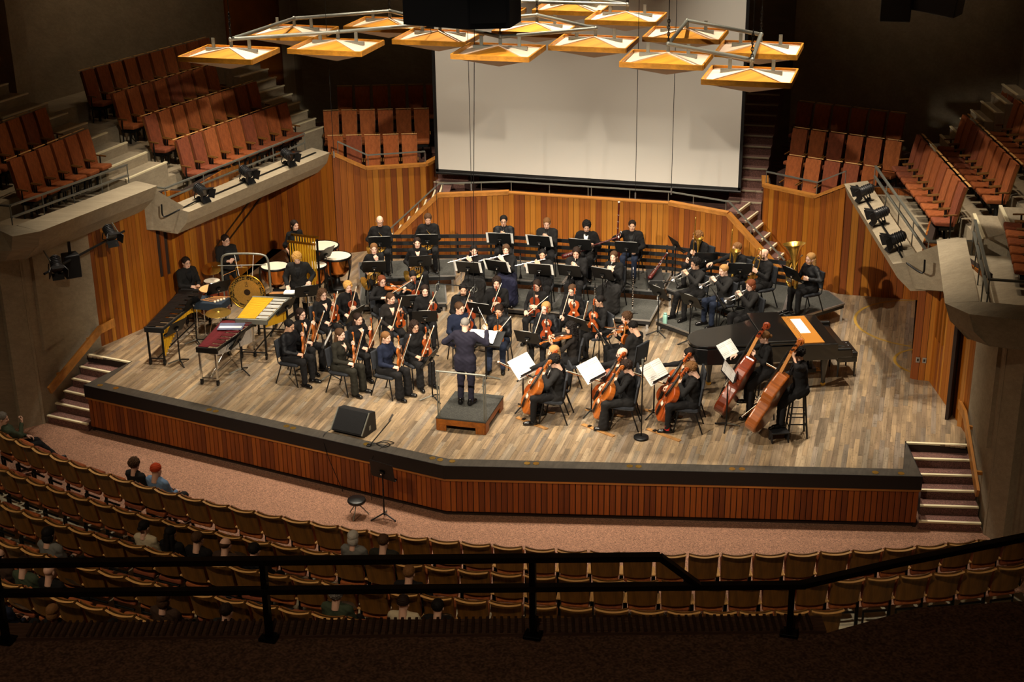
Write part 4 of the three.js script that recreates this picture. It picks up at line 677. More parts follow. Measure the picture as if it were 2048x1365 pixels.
strung('cello', 0.7, 0.42, 0.115, 0.25, 0, { pin: 0.22 }); strung('double_bass', 1.12, 0.68, 0.22, 0.42, 1, { bass: true, pin: 0.2 });
proto('bow', (g) => { mesh('stick', tube([[0, 0, 0], [0, 0.25, -0.006], [0, 0.5, -0.008], [0, 0.73, 0.006]], 0.0055, 16), M.bowStick, g); mesh('hair', box(0.01, 0.65, 0.003, 0, 0.39, 0.018), M.bowHair, g); mesh('frog', box(0.012, 0.06, 0.022, 0, 0.05, 0.012), M.ebony, g); mesh('tip', box(0.009, 0.03, 0.024, 0, 0.722, 0.012), M.white, g); });
proto('cello_bow', (g) => { mesh('stick', tube([[0, 0, 0], [0, 0.25, -0.006], [0, 0.5, -0.008], [0, 0.72, 0.008]], 0.0065, 16), M.bowStick, g); mesh('hair', box(0.013, 0.63, 0.003, 0, 0.38, 0.022), M.bowHair, g); mesh('frog', box(0.014, 0.06, 0.026, 0, 0.05, 0.014), M.ebony, g); mesh('tip', box(0.01, 0.03, 0.028, 0, 0.712, 0.014), M.white, g); });
const keys = (L0, L1, n, r, off) => Array.from({ length: n }, (_, i) => new THREE.CylinderGeometry(r, r, 0.006, 8).rotateX(Math.PI / 2).translate(i % 3 === 2 ? 0.008 : 0, L0 + (L1 - L0) * i / (n - 1), off));
proto('flute', (g) => { mesh('tube', rod([0, -0.03, 0], [0, 0.64, 0], 0.0105, 0.0105, 10), M.silver, g); mesh('lip_plate', new THREE.SphereGeometry(0.02, 10, 6).scale(0.7, 1, 0.7).translate(0, 0.04, 0.003), M.silver, g); mesh('keys', merge(keys(0.2, 0.6, 13, 0.009, 0.012)), M.silver, g); });
const reed = (name, L, r0, r1, bell, mouth) => proto(name, (g) => { mesh('body', lathe([[r0 * 0.8, 0.07], [r0, 0.09], [r0, L * 0.3], [r0 * 1.15, L * 0.31], [r0 * 1.02, L * 0.34], [r1, L * 0.85], [bell, L], [bell * 0.85, L]], 14), M.grenadilla, g); mesh('mouthpiece', rod([0, 0, 0], [0, 0.08, 0], r0 * 0.35, r0 * 0.85), mouth, g); mesh('keys', merge(keys(0.13, L * 0.82, 12, 0.0085, r0 + 0.006), rod([0.012, 0.12, r0], [0.014, L * 0.8, r1 + 0.004], 0.003, 0.003, 5), rod([-0.012, 0.2, r0], [-0.012, L * 0.7, r1 + 0.004], 0.003, 0.003, 5)), M.silver, g); });
reed('clarinet', 0.66, 0.0135, 0.015, 0.038, M.grenadilla); reed('oboe', 0.62, 0.009, 0.013, 0.024, M.bowHair);
proto('bass_clarinet', (g) => { mesh('body', lathe([[0.014, 0.15], [0.016, 0.2], [0.018, 0.9], [0.016, 0.92]], 12), M.grenadilla, g); mesh('bell', tube([[0, 0.16, 0], [0, 0.06, 0.01], [0, 0.05, 0.08], [0, 0.12, 0.12]], 0.022, 16, 10), M.silver, g); mesh('keys', merge(keys(0.22, 0.86, 16, 0.011, 0.022)), M.silver, g); mesh('crook', tube([[0, 0.9, 0], [0, 1.02, 0.01], [0, 1.06, 0.06], [0, 1.02, 0.12]], 0.011, 16), M.silver, g); mesh('peg', merge(rod([0, 0.0, 0], [0, 0.16, 0], 0.005), rod([-0.12, 0.005, 0], [0.12, 0.005, 0], 0.008), rod([0, 0.005, -0.12], [0, 0.005, 0.12], 0.008)), M.blackMetal, g); });
proto('bassoon', (g) => { mesh('long_joint', rod([-0.02, 0.05, 0], [-0.02, 1.1, 0], 0.02, 0.018, 12), M.bassoon, g); mesh('bell', lathe([[0.018, 1.1], [0.022, 1.2], [0.017, 1.3], [0.022, 1.335]], 12).translate(-0.02, 0, 0), M.bassoon, g); mesh('bell_ring', lathe([[0.012, 1.335], [0.024, 1.335], [0.024, 1.36], [0.012, 1.36]], 12).translate(-0.02, 0, 0), M.white, g); mesh('wing_joint', rod([0.02, 0.05, 0], [0.02, 0.62, 0], 0.02, 0.014, 12), M.bassoon, g); mesh('boot', lathe([[0, 0], [0.04, 0], [0.045, 0.05], [0.04, 0.4], [0, 0.41]], 14).scale(1.1, 1, 0.75), M.bassoon, g); mesh('crook', tube([[0.02, 0.62, 0], [0.03, 0.72, 0.03], [0.06, 0.74, 0.14], [0.08, 0.7, 0.2]], 0.005, 16), M.silver, g); mesh('keys', merge(keys(0.1, 0.58, 9, 0.012, 0.03), ...[0.45, 0.6, 0.75, 0.9, 1.05].map((y) => new THREE.TorusGeometry(0.022, 0.004, 5, 12).rotateX(Math.PI / 2).translate(-0.02, y, 0))), M.silver, g); });
function brassBell(L, r0, r1, n = 12) { const p = []; for (let i = 0; i <= n; i++) { const t = i / n; p.push([r0 + (r1 - r0) * Math.pow(t, 5) + t * r0 * 0.8, L * t]); } return lathe(p, 24); }
proto('trumpet', (g) => { const m = M.brass; mesh('mouthpiece', lathe([[0.012, 0], [0.011, 0.008], [0.005, 0.03], [0.006, 0.09]], 10), M.silver, g); mesh('lead_pipe', rod([0, 0.08, 0], [0, 0.36, 0], 0.0065), m, g); mesh('tuning_slide', tube([[0, 0.36, 0], [0, 0.41, -0.005], [0, 0.425, -0.04], [0, 0.41, -0.075], [0, 0.36, -0.08], [0, 0.2, -0.08]], 0.0065, 24), m, g); mesh('bell', brassBell(0.4, 0.0065, 0.06).translate(0, 0.12, -0.012), m, g); mesh('bell_bow', tube([[0, 0.13, -0.012], [0, 0.09, -0.02], [0, 0.085, -0.05], [0, 0.11, -0.078], [0, 0.2, -0.08]], 0.0065, 20), m, g); for (const y of [0.2, 0.235, 0.27]) { const v = mesh('valve', rod([0, y, -0.1], [0, y, 0.03], 0.012, 0.012, 10), m, g); mesh('finger_button', rod([0, y, 0.03], [0, y, 0.06], 0.004, 0.006, 6), M.silver, v); } });
proto('trombone', (g) => { const m = M.brass; mesh('mouthpiece', lathe([[0.017, 0], [0.015, 0.01], [0.006, 0.04], [0.007, 0.08]], 10), M.silver, g); mesh('slide', merge(rod([0, 0.06, 0], [0, 0.86, 0], 0.008), rod([0, 0.16, -0.09], [0, 0.86, -0.09], 0.008), tube([[0, 0.86, 0], [0, 0.9, -0.01], [0, 0.915, -0.045], [0, 0.9, -0.08], [0, 0.86, -0.09]], 0.008, 16), rod([0, 0.2, 0], [0, 0.2, -0.09], 0.005), rod([0, 0.32, 0], [0, 0.32, -0.09], 0.005)), m, g); mesh('bell_tube', tube([[0, 0.18, -0.09], [0.03, 0.05, -0.12], [0.06, -0.28, -0.12], [0.08, -0.34, -0.08], [0.1, -0.3, -0.04], [0.1, -0.1, -0.03]], 0.01, 40, 8), m, g); mesh('bell', brassBell(0.58, 0.012, 0.105).translate(0.1, -0.12, -0.03), m, g); mesh('tuning_coil', new THREE.TorusGeometry(0.05, 0.009, 8, 20).rotateY(Math.PI / 2).translate(0.07, -0.15, -0.1), m, g); });
proto('french_horn', (g) => { const m = M.brass, rings = []; for (const [r, t, z] of [[0.14, 0.012, 0], [0.115, 0.01, 0.025], [0.125, 0.01, -0.025], [0.09, 0.008, 0.012]]) rings.push(new THREE.TorusGeometry(r, t, 8, 32).translate(0, 0, z)); mesh('coils', merge(rings), m, g); mesh('bell', brassBell(0.3, 0.016, 0.15).rotateX(0.5).rotateZ(2.0).translate(0.05, -0.02, -0.05), m, g); mesh('lead_pipe', tube([[0.13, 0.08, 0], [0.1, 0.18, 0.05], [0.02, 0.24, 0.0], [-0.02, 0.27, -0.12]], 0.006, 20), m, g); mesh('mouthpiece', rod([-0.02, 0.27, -0.12], [-0.025, 0.285, -0.18], 0.005, 0.01), M.silver, g); for (const x of [-0.045, 0, 0.045]) mesh('valve', rod([x, -0.05, 0.03], [x, 0.05, 0.03], 0.016), m, g); mesh('lever', merge(...[-0.045, 0, 0.045].map((x) => box(0.014, 0.06, 0.004, x, 0.08, 0.045))), M.silver, g); });
proto('tuba', (g) => { const m = M.brass; mesh('bell', brassBell(0.62, 0.05, 0.2).translate(0.09, 0.36, 0), m, g); mesh('outer_bow', tube([[0.09, 0.4, 0], [0.1, 0.2, 0], [0.05, 0.05, 0], [-0.07, 0.04, 0], [-0.15, 0.18, 0], [-0.15, 0.45, 0], [-0.1, 0.58, 0], [-0.02, 0.55, 0]], 0.05, 48, 12), m, g); mesh('inner_coils', merge(new THREE.TorusGeometry(0.1, 0.02, 8, 24).translate(-0.02, 0.2, 0.07), new THREE.TorusGeometry(0.075, 0.016, 8, 24).translate(-0.02, 0.32, 0.08), new THREE.TorusGeometry(0.06, 0.014, 8, 24).translate(0.02, 0.14, 0.1), tube([[-0.02, 0.55, 0], [0.0, 0.4, 0.08], [0.04, 0.28, 0.1], [-0.08, 0.26, 0.1]], 0.02, 24)), m, g); for (const y of [0.2, 0.245, 0.29, 0.335]) mesh('valve', rod([-0.06, y, 0.1], [0.08, y, 0.1], 0.018), M.silver, g); mesh('lead_pipe', tube([[0.08, 0.3, 0.1], [0.15, 0.45, 0.08], [0.16, 0.6, -0.02], [0.1, 0.68, -0.13]], 0.01, 20), m, g); mesh('mouthpiece', rod([0.1, 0.68, -0.13], [0.09, 0.7, -0.2], 0.008, 0.018), M.silver, g); });
proto('mallet', (g) => { mesh('shaft', rod([0, 0, 0], [0, 0.34, 0], 0.006), M.maple, g); mesh('head', new THREE.SphereGeometry(0.028, 12, 9).translate(0, 0.36, 0), M.skinHead, g); });
proto('drumstick', (g) => { mesh('shaft', rod([0, 0, 0], [0, 0.34, 0], 0.009, 0.006), M.maple, g); mesh('tip', new THREE.SphereGeometry(0.009, 8, 6).scale(1, 1.6, 1).translate(0, 0.35, 0), M.maple, g); });
proto('baton', (g) => { mesh('shaft', rod([0, 0, 0], [0, 0.36, 0], 0.004, 0.002, 6), M.white, g); mesh('handle', new THREE.SphereGeometry(0.014, 8, 6).scale(1, 1.8, 1), M.maple, g); });
// place a clone: pos and directions in world space
function held(name, label, category, pos, yDir, zHint, group, mats) {
  const c = PROTO[name].clone(); c.name = numbered(name); c.userData = { label, category }; if (group) c.userData.group = group;
  const y = V3(yDir).normalize(), z = V3(zHint); z.addScaledVector(y, -z.dot(y)).normalize(); const x = new THREE.Vector3().crossVectors(y, z);
  c.quaternion.setFromRotationMatrix(new THREE.Matrix4().makeBasis(x, y, z)); c.position.copy(V3(pos));
  if (mats) c.traverse((m) => { if (mats[m.name]) m.material = mats[m.name]; });
  scene.add(c); return c;
}
// ---------------------------------------------------------------- percussion
function keyboardPerc(o) { // bars run across x, instrument runs along z from near (z=0, narrow) to far (z=-L)
  const t = thing(o.name, o.label, o.name.replace('_', ' '), o.pos, o.ry || 0), h = o.h, n = o.n, L = o.L;
  const wAt = (f) => o.w0 + (o.w1 - o.w0) * f, dz = L / n;
  for (const s of [-1, 1]) mesh('rail', bar([s * o.w0 * 0.5, h - 0.03, 0.02], [s * o.w1 * 0.5, h - 0.03, -L - 0.02], 0.03, 0.05), o.frame, t);
  for (let i = 0; i < n; i++) { const f = (i + 0.5) / n, W = wAt(f), sp = o.split || 0.5, w = W * sp, v = W * (1 - sp); mesh('bar', rbox(w, 0.018, dz * 0.84, -W / 2 + w / 2, h, -f * L, 0.004), o.bar, t); if (![2, 6].includes(i % 7) && i < n - 1) mesh('accidental_bar', rbox(v * 0.94, 0.018, dz * 0.74, W / 2 - v / 2, h + (o.flat ? 0 : 0.015), -f * L - dz * 0.5, 0.004), o.bar2 || o.bar, t); }
  for (let i = 0; i < n; i++) { const f = (i + 0.5) / n, len = o.r0 + (o.r1 - o.r0) * (o.arch ? Math.pow(Math.abs(f - 0.55) * 1.9, 1.6) : f), w = wAt(f); mesh('resonator', rod([o.rx * w, h - 0.06 - len, -f * L], [o.rx * w, h - 0.05, -f * L], dz * 0.34, dz * 0.34, 8), o.res, t); }
  for (const [z, w] of [[0.05, o.w0], [-L - 0.05, o.w1]]) {
    mesh('end_board', rbox(w + 0.05, 0.11, 0.05, 0, h - 0.045, z, 0.01), o.frame, t);
    for (const x of [-1, 1]) { const l = mesh('leg', bar([x * w * 0.42, 0.1, z], [x * w * 0.42, h - 0.1, z], 0.035, 0.035), o.leg, t); mesh('caster', merge(new THREE.CylinderGeometry(0.05, 0.05, 0.03, 14).rotateZ(1.57).translate(x * w * 0.42, 0.05, z), box(0.05, 0.04, 0.05, x * w * 0.42, 0.1, z)), M.blackMetal, l); }
    mesh('cross_bar', rod([-w * 0.42, 0.14, z], [w * 0.42, 0.14, z], 0.014), o.leg, t);
  }
  mesh('stretcher', merge(rod([0, 0.14, 0.05], [0, 0.14, -L - 0.05], 0.014), o.brace ? rod([0, 0.14, 0], [0.1, h - 0.12, -L * 0.6], 0.011) : []), o.leg, t);
  return t;
}
keyboardPerc({ name: 'marimba', label: 'long black marimba with golden resonator pipes by the left wall', pos: [-6.97, 0, -24.25], ry: 0.1, h: 0.8, L: 2.15, n: 30, w0: 0.36, w1: 0.62, bar: M.ebony, frame: M.blackPlastic, res: M.goldBar, leg: M.blackMetal, r0: 0.12, r1: 0.55, arch: true, rx: 0.38 });
keyboardPerc({ name: 'xylophone', label: 'dark red wooden xylophone on a chrome wheeled frame', pos: [-5.48, 0, -23.58], ry: 0.03, h: 0.77, L: 1.42, n: 26, w0: 0.4, w1: 0.68, bar: M.rosewood, frame: M.ebony, res: M.silver, leg: M.chrome, r0: 0.1, r1: 0.36, rx: 0.4, brace: true });
keyboardPerc({ name: 'vibraphone', label: 'vibraphone with golden bars beside the violins', pos: [-5.22, 0, -25.02], ry: 0.12, h: 0.85, L: 1.2, n: 20, w0: 0.62, w1: 0.76, bar: M.goldBar, bar2: M.paleBar, frame: M.steel, res: M.goldBar, leg: M.blackMetal, r0: 0.12, r1: 0.42, rx: 0.4, flat: true, split: 0.6 });
{ const f = thing('music_folder', 'grey open folder lying on the red xylophone', 'folder', [-5.48, 0.815, -24.6], 0.25); mesh('cover', rbox(0.5, 0.012, 0.36, 0, 0, 0, 0.004), mk({ color: 0x5a5f78, roughness: 0.6 }), f); mesh('page', box(0.44, 0.006, 0.1, 0, 0.011, 0.06), M.white, f);
  const g = thing('tam_tam', 'bronze gong with dark centre hanging in its frame', 'gong', [-5.95, 0.88, -26.35], 0.22);
  const dial = tex(256, 256, (u, v) => { const x = u - 0.5, y = v - 0.5, r = Math.hypot(x, y); const ring = 0.5 + 0.5 * vnoise(u, v, 40, 40, 3); let c = [176, 132, 60]; if (r < 0.09) c = [52, 36, 22]; else if (r > 0.37) c = ring > 0.72 ? [150, 118, 50] : [30, 24, 16]; const ch = (cx, cy, w, h) => Math.abs(x - cx) < w && Math.abs(y - cy) < h; if (ch(0, 0.27, 0.05, 0.006) || ch(0, 0.27, 0.006, 0.05) || ch(0, 0.22, 0.035, 0.006) || ch(0, 0.17, 0.04, 0.006) || ch(-0.03, 0.19, 0.006, 0.02) || ch(0.03, 0.19, 0.006, 0.02) || ch(0, -0.24, 0.03, 0.006) || ch(0, -0.26, 0.006, 0.04)) c = [60, 42, 24]; return c.map((k) => k * (0.9 + 0.2 * vnoise(u, v, 90, 90, 4))); });
  mesh('disc', new THREE.CylinderGeometry(0.38, 0.38, 0.02, 40).rotateX(Math.PI / 2).rotateZ(Math.PI / 2), mk({ map: dial, metalness: 0.45, roughness: 0.45 }), g); mesh('rim', new THREE.TorusGeometry(0.375, 0.016, 8, 40), M.gold, g); mesh('cord', merge(rod([-0.13, 0.3, 0], [-0.2, 0.84, 0], 0.006), rod([0.13, 0.3, 0], [0.2, 0.84, 0], 0.006)), M.white, g);
  const fr = thing('gong_stand', 'rounded tubular gong frame on casters', 'stand', [-5.95, 0, -26.36], 0.22); mesh('hoop', tube([[-0.5, 0.06, 0], [-0.5, 0.9, 0], [-0.49, 1.55, 0], [-0.4, 1.7, 0], [0, 1.73, 0], [0.4, 1.7, 0], [0.49, 1.55, 0], [0.5, 0.9, 0], [0.5, 0.06, 0]], 0.024, 64, 8), M.steel, fr); for (const s of [-1, 1]) { mesh('foot', rod([s * 0.5, 0.06, -0.3], [s * 0.5, 0.06, 0.3], 0.022), M.blackMetal, fr); for (const z of [-0.3, 0.3]) mesh('caster', new THREE.CylinderGeometry(0.035, 0.035, 0.03, 12).rotateZ(1.57).translate(s * 0.5, 0.035, z), M.blackMetal, fr); }
}
function timpano(x, z, r, label) { const t = thing('timpano', label, 'timpani', [x, 0, z], 0, 'timpani'); mesh('bowl', lathe([[0.04, 0.32], [r * 0.55, 0.36], [r * 0.9, 0.52], [r, 0.78]], 28), M.copper, t); mesh('head', lathe([[0, 0.815], [r * 0.98, 0.812]], 28), M.skinHead, t); mesh('hoop', lathe([[r * 0.97, 0.78], [r * 1.05, 0.78], [r * 1.05, 0.82], [r * 0.98, 0.825]], 28), M.blackMetal, t); for (let k = 0; k < 5; k++) { const a = k * 1.2566; mesh('strut', tube([[Math.sin(a) * r * 1.06, 0.8, Math.cos(a) * r * 1.06], [Math.sin(a) * r * 1.12, 0.55, Math.cos(a) * r * 1.12], [Math.sin(a) * r * 0.8, 0.12, Math.cos(a) * r * 0.8]], 0.018, 12), M.blackMetal, t); } mesh('base', lathe([[0, 0.05], [r * 0.85, 0.05], [r * 0.85, 0.12], [0.08, 0.16], [0.05, 0.34]], 20), M.blackMetal, t); mesh('pedal', rbox(0.1, 0.04, 0.22, 0, 0.06, -r * 0.9, 0.01), M.alu, t); }
timpano(-6.18, -28.25, 0.31, 'small copper timpano behind the gong'); timpano(-5.72, -29.85, 0.38, 'largest timpano, farthest back by the cedar wall'); timpano(-5.12, -29.22, 0.34, 'copper timpano nearest to the horn players'); timpano(-5.36, -28.5, 0.29, 'copper timpano half hidden behind the chimes');
{ const c = thing('tubular_bells', 'set of golden tubular bells hanging in a frame', 'chimes', [-5.1, 0, -27.42], -0.12); for (let i = 0; i < 10; i++) mesh('bell_tube', rod([-0.28 + i * 0.062, 1.68 - 0.95 - (9 - i) * 0.025, 0.05], [-0.28 + i * 0.062, 1.68, 0.05], 0.016, 0.016, 10), M.goldBar, c); for (let i = 0; i < 8; i++) mesh('bell_tube', rod([-0.24 + i * 0.066, 1.78 - 0.95 - (7 - i) * 0.025, -0.12], [-0.24 + i * 0.066, 1.78, -0.12], 0.016, 0.016, 10), M.goldBar, c); for (const x of [-0.34, 0.34]) mesh('post', bar([x, 0.05, -0.03], [x, 1.8, -0.03], 0.035, 0.035), M.blackMetal, c); mesh('top_rail', merge(bar([-0.34, 1.71, 0.05], [0.34, 1.71, 0.05], 0.04, 0.04), bar([-0.34, 1.81, -0.12], [0.34, 1.81, -0.12], 0.04, 0.04)), M.gold, c); for (const x of [-0.34, 0.34]) mesh('foot', bar([x, 0.03, -0.28], [x, 0.03, 0.24], 0.05, 0.06), M.blackMetal, c); }
function drum(name, label, x, y, z, r, d, m, head) { const t = thing(name, label, 'drum', [x, 0, z]); mesh('shell', new THREE.CylinderGeometry(r, r, d, 28, 1, true).translate(0, y - d / 2, 0), m, t); mesh('head', lathe([[0, y + 0.004], [r * 0.98, y + 0.002]], 28), head, t); for (const yy of [y, y - d]) mesh('hoop', new THREE.TorusGeometry(r, 0.012, 6, 30).rotateX(Math.PI / 2).translate(0, yy, 0), M.chrome, t); for (let k = 0; k < 8; k++) mesh('lug', rod([Math.sin(k * 0.785) * (r + 0.012), y - d, Math.cos(k * 0.785) * (r + 0.012)], [Math.sin(k * 0.785) * (r + 0.012), y, Math.cos(k * 0.785) * (r + 0.012)], 0.006, 0.006, 5), M.chrome, t); for (let k = 0; k < 3; k++) mesh('leg', rod([Math.sin(k * 2.1) * r * 0.3, y - d, Math.cos(k * 2.1) * r * 0.3], [Math.sin(k * 2.1) * r * 1.1, 0.01, Math.cos(k * 2.1) * r * 1.1], 0.011), M.chrome, t); }
const tanHead = mk({ color: 0xd9a66a, roughness: 0.7 }), drumRed = mk({ color: 0x7a2f14, roughness: 0.35 });
drum('concert_drum', 'wide drum with tan head behind the mallet table', -6.72, 0.9, -26.35, 0.31, 0.5, drumRed, tanHead); drum('snare_drum', 'chrome snare drum before the seated drummer', -7.12, 0.8, -27.05, 0.18, 0.14, M.chrome, M.skinHead); drum('snare_drum', 'chrome snare drum beside the blond percussionist', -4.7, 0.82, -26.75, 0.18, 0.14, M.chrome, M.skinHead);
function cymbal(label, x, y, z, r, tilt) { const t = thing('suspended_cymbal', label, 'cymbal', [x, 0, z]); const c = mesh('plate', lathe([[0, 0.035], [0.03, 0.03], [0.05, 0.012], [r * 0.6, 0.005], [r, -0.008], [r, -0.011], [0.04, 0.005]], 32), M.brass, t); c.position.y = y; c.rotation.x = tilt; mesh('pole', rod([0, 0.25, 0], [0, y + 0.05, 0], 0.011), M.chrome, t); for (let k = 0; k < 3; k++) mesh('leg', rod([0, 0.4, 0], [Math.sin(k * 2.1 + 0.4) * 0.26, 0.01, Math.cos(k * 2.1 + 0.4) * 0.26], 0.01), M.chrome, t); }
cymbal('brass cymbal on a stand behind the red xylophone', -6.0, 0.88, -25.1, 0.26, 0.06); cymbal('tilted brass cymbal on a stand by the side wall', -7.32, 0.92, -27.5, 0.24, 0.35);
{ const t = thing('mallet_table', 'small table draped with dark cloth holding mallets', 'table', [-6.5, 0, -25.78], 0.05); mesh('top', rbox(0.62, 0.03, 0.42, 0, 0.84, 0, 0.008), M.ebony, t); mesh('cloth', merge(box(0.64, 0.012, 0.44, 0, 0.862, 0), box(0.64, 0.14, 0.012, 0, 0.79, 0.222), box(0.012, 0.14, 0.44, 0.318, 0.79, 0)), mk({ color: 0x223040, map: clothTex, roughness: 1 }), t); for (const [x, z] of [[-1, -1], [-1, 1], [1, -1], [1, 1]]) mesh('leg', rod([x * 0.26, 0.83, z * 0.17], [x * 0.28, 0, z * 0.19], 0.012), M.chrome, t);
  for (let k = 0; k < 6; k++) held(k < 4 ? 'mallet' : 'drumstick', ['mallet on the draped table, nearest the wall', 'second mallet lying on the draped table', 'third mallet lying on the draped table', 'mallet on the draped table, nearest the gong', 'drumstick on the front edge of the draped table', 'drumstick beside the towel on the draped table'][k], k < 4 ? 'mallet' : 'drumstick', [-6.7 + k * 0.035, 0.885, -25.68 - k * 0.05], [1, 0.0, 0.1 - 0.05 * k], [0, 1, 0], 'sticks on the mallet table');
  const q = thing('stick_tray', 'black trap tray with a white towel before the blond percussionist', 'tray', [-5.18, 0, -26.5], 0.2); mesh('tray', merge(box(0.56, 0.02, 0.34, 0, 0.86, 0), box(0.56, 0.05, 0.012, 0, 0.88, 0.17), box(0.56, 0.05, 0.012, 0, 0.88, -0.17)), M.ebony, q); mesh('towel', rbox(0.24, 0.05, 0.2, 0.12, 0.895, 0, 0.022), M.white, q); mesh('pole', rod([0, 0.2, 0], [0, 0.86, 0], 0.014), M.blackMetal, q); for (let k = 0; k < 3; k++) mesh('leg', rod([0, 0.32, 0], [Math.sin(k * 2.1) * 0.24, 0.01, Math.cos(k * 2.1) * 0.24], 0.011), M.blackMetal, q);
  for (let k = 0; k < 3; k++) held('drumstick', `wooden stick on the trap tray, ${ORD[k]} from the front`, 'drumstick', [-5.46, 0.885, -26.36 - k * 0.05], [1, 0.02, -0.25], [0, 1, 0], 'sticks on the trap tray');
  const tr = thing('triangle', 'brass triangle clipped to a bar above the gong', 'triangle', [-6.0, 1.33, -26.28], 0.3); mesh('rod', merge(rod([-0.12, 0.12, 0], [0.12, 0.12, 0], 0.006), rod([-0.12, 0.12, 0], [-0.1, -0.08, 0], 0.006), rod([0.12, 0.12, 0], [0.11, -0.08, 0], 0.006)), M.brass, tr); mesh('clip', rbox(0.04, 0.05, 0.03, 0, 0.14, 0, 0.006), M.chrome, tr); mesh('bar', rod([-0.5, 0.14, -0.08], [0.5, 0.14, -0.08], 0.01), M.steel, tr); }
// ---------------------------------------------------------------- people: distance fields meshed with surface nets
class Field {
  constructor(lo, hi, c) { this.lo = lo; this.c = c; this.n = [0, 1, 2].map((k) => Math.ceil((hi[k] - lo[k]) / c) + 1); this.d = new Float32Array(this.n[0] * this.n[1] * this.n[2]).fill(0.3); }
  each(lo, hi, fn) {
    const { n, c, d } = this, a = [0, 1, 2].map((k) => Math.max(0, Math.floor((lo[k] - this.lo[k]) / c))), b = [0, 1, 2].map((k) => Math.min(n[k] - 1, Math.ceil((hi[k] - this.lo[k]) / c)));
    for (let k = a[2]; k <= b[2]; k++) for (let j = a[1]; j <= b[1]; j++) { let o = (k * n[1] + j) * n[0] + a[0]; const y = this.lo[1] + j * c, z = this.lo[2] + k * c; for (let i = a[0]; i <= b[0]; i++, o++) d[o] = fn(this.lo[0] + i * c, y, z, d[o]); }
  }
  cap(a, b, ra, rb, s) { // tapered capsule joined with smoothness s
    const m = Math.max(ra, rb) + s + 2.5 * this.c, bx = b[0] - a[0], by = b[1] - a[1], bz = b[2] - a[2], L = bx * bx + by * by + bz * bz || 1e-9;
    this.each([0, 1, 2].map((k) => Math.min(a[k], b[k]) - m), [0, 1, 2].map((k) => Math.max(a[k], b[k]) + m), (x, y, z, o) => {
      let t = ((x - a[0]) * bx + (y - a[1]) * by + (z - a[2]) * bz) / L; t = t < 0 ? 0 : t > 1 ? 1 : t;
      const e = Math.hypot(x - a[0] - bx * t, y - a[1] - by * t, z - a[2] - bz * t) - (ra + (rb - ra) * t), h = Math.max(s - Math.abs(e - o), 0);
      return Math.min(e, o) - (s ? h * h / (4 * s) : 0);
    });
  }
  ell(c, r, s) {
    const m = s + 2.5 * this.c, q = Math.min(...r);
    this.each([0, 1, 2].map((k) => c[k] - r[k] - m), [0, 1, 2].map((k) => c[k] + r[k] + m), (x, y, z, o) => { const e = (Math.hypot((x - c[0]) / r[0], (y - c[1]) / r[1], (z - c[2]) / r[2]) - 1) * q, h = Math.max(s - Math.abs(e - o), 0); return Math.min(e, o) - (s ? h * h / (4 * s) : 0); });
  }
  geo() {
    const { n, c, d, lo } = this, [nx, ny, nz] = n, id = new Int32Array(nx * ny * nz).fill(-1), P = [], I = [], st = [1, nx, nx * ny];
    const off = [0, 1, nx, nx + 1, nx * ny, nx * ny + 1, nx * ny + nx, nx * ny + nx + 1], E = [[0, 1], [2, 3], [4, 5], [6, 7], [0, 2], [1, 3], [4, 6], [5, 7], [0, 4], [1, 5], [2, 6], [3, 7]];
    for (let k = 0; k < nz - 1; k++) for (let j = 0; j < ny - 1; j++) for (let i = 0; i < nx - 1; i++) {
      const o = (k * ny + j) * nx + i; let m = 0; for (let q = 0; q < 8; q++) if (d[o + off[q]] < 0) m++;
      if (m === 0 || m === 8) continue;
      let x = 0, y = 0, z = 0, w = 0;
      for (const [p, q] of E) { const u = d[o + off[p]], v = d[o + off[q]]; if ((u < 0) === (v < 0)) continue; const t = u / (u - v), g = (b) => (p >> b & 1) + ((q >> b & 1) - (p >> b & 1)) * t; x += g(0); y += g(1); z += g(2); w++; }
      id[o] = P.length / 3; P.push(lo[0] + (i + x / w) * c, lo[1] + (j + y / w) * c, lo[2] + (k + z / w) * c);
    }
    for (let k = 1; k < nz - 1; k++) for (let j = 1; j < ny - 1; j++) for (let i = 1; i < nx - 1; i++) {
      const o = (k * ny + j) * nx + i;
      for (let a = 0; a < 3; a++) {
        const o2 = o + st[a], f = d[o] < 0; if (f === d[o2] < 0) continue; const u = st[(a + 1) % 3], v = st[(a + 2) % 3], A = id[o], B = id[o - u], C = id[o - u - v], D = id[o - v];
        if (A < 0 || B < 0 || C < 0 || D < 0) continue; if (f) I.push(A, B, C, A, C, D); else I.push(A, C, B, A, D, C);
      }
    }
    const g = new THREE.BufferGeometry(); g.setAttribute('position', new THREE.Float32BufferAttribute(P, 3)); g.setIndex(I); g.computeVertexNormals(); return g;
  }
}
function fieldFn(fn, lo, hi, c) { const F = new Field(lo, hi, c); F.each(lo, hi, (x, y, z) => fn(x, y, z)); return F.geo(); }
function paint(g, fn) { const p = g.attributes.position, c = new Float32Array(p.count * 3); for (let i = 0; i < p.count; i++) c.set(fn(p.getX(i), p.getY(i), p.getZ(i)), i * 3); g.setAttribute('color', new THREE.BufferAttribute(c, 3)); return g; }
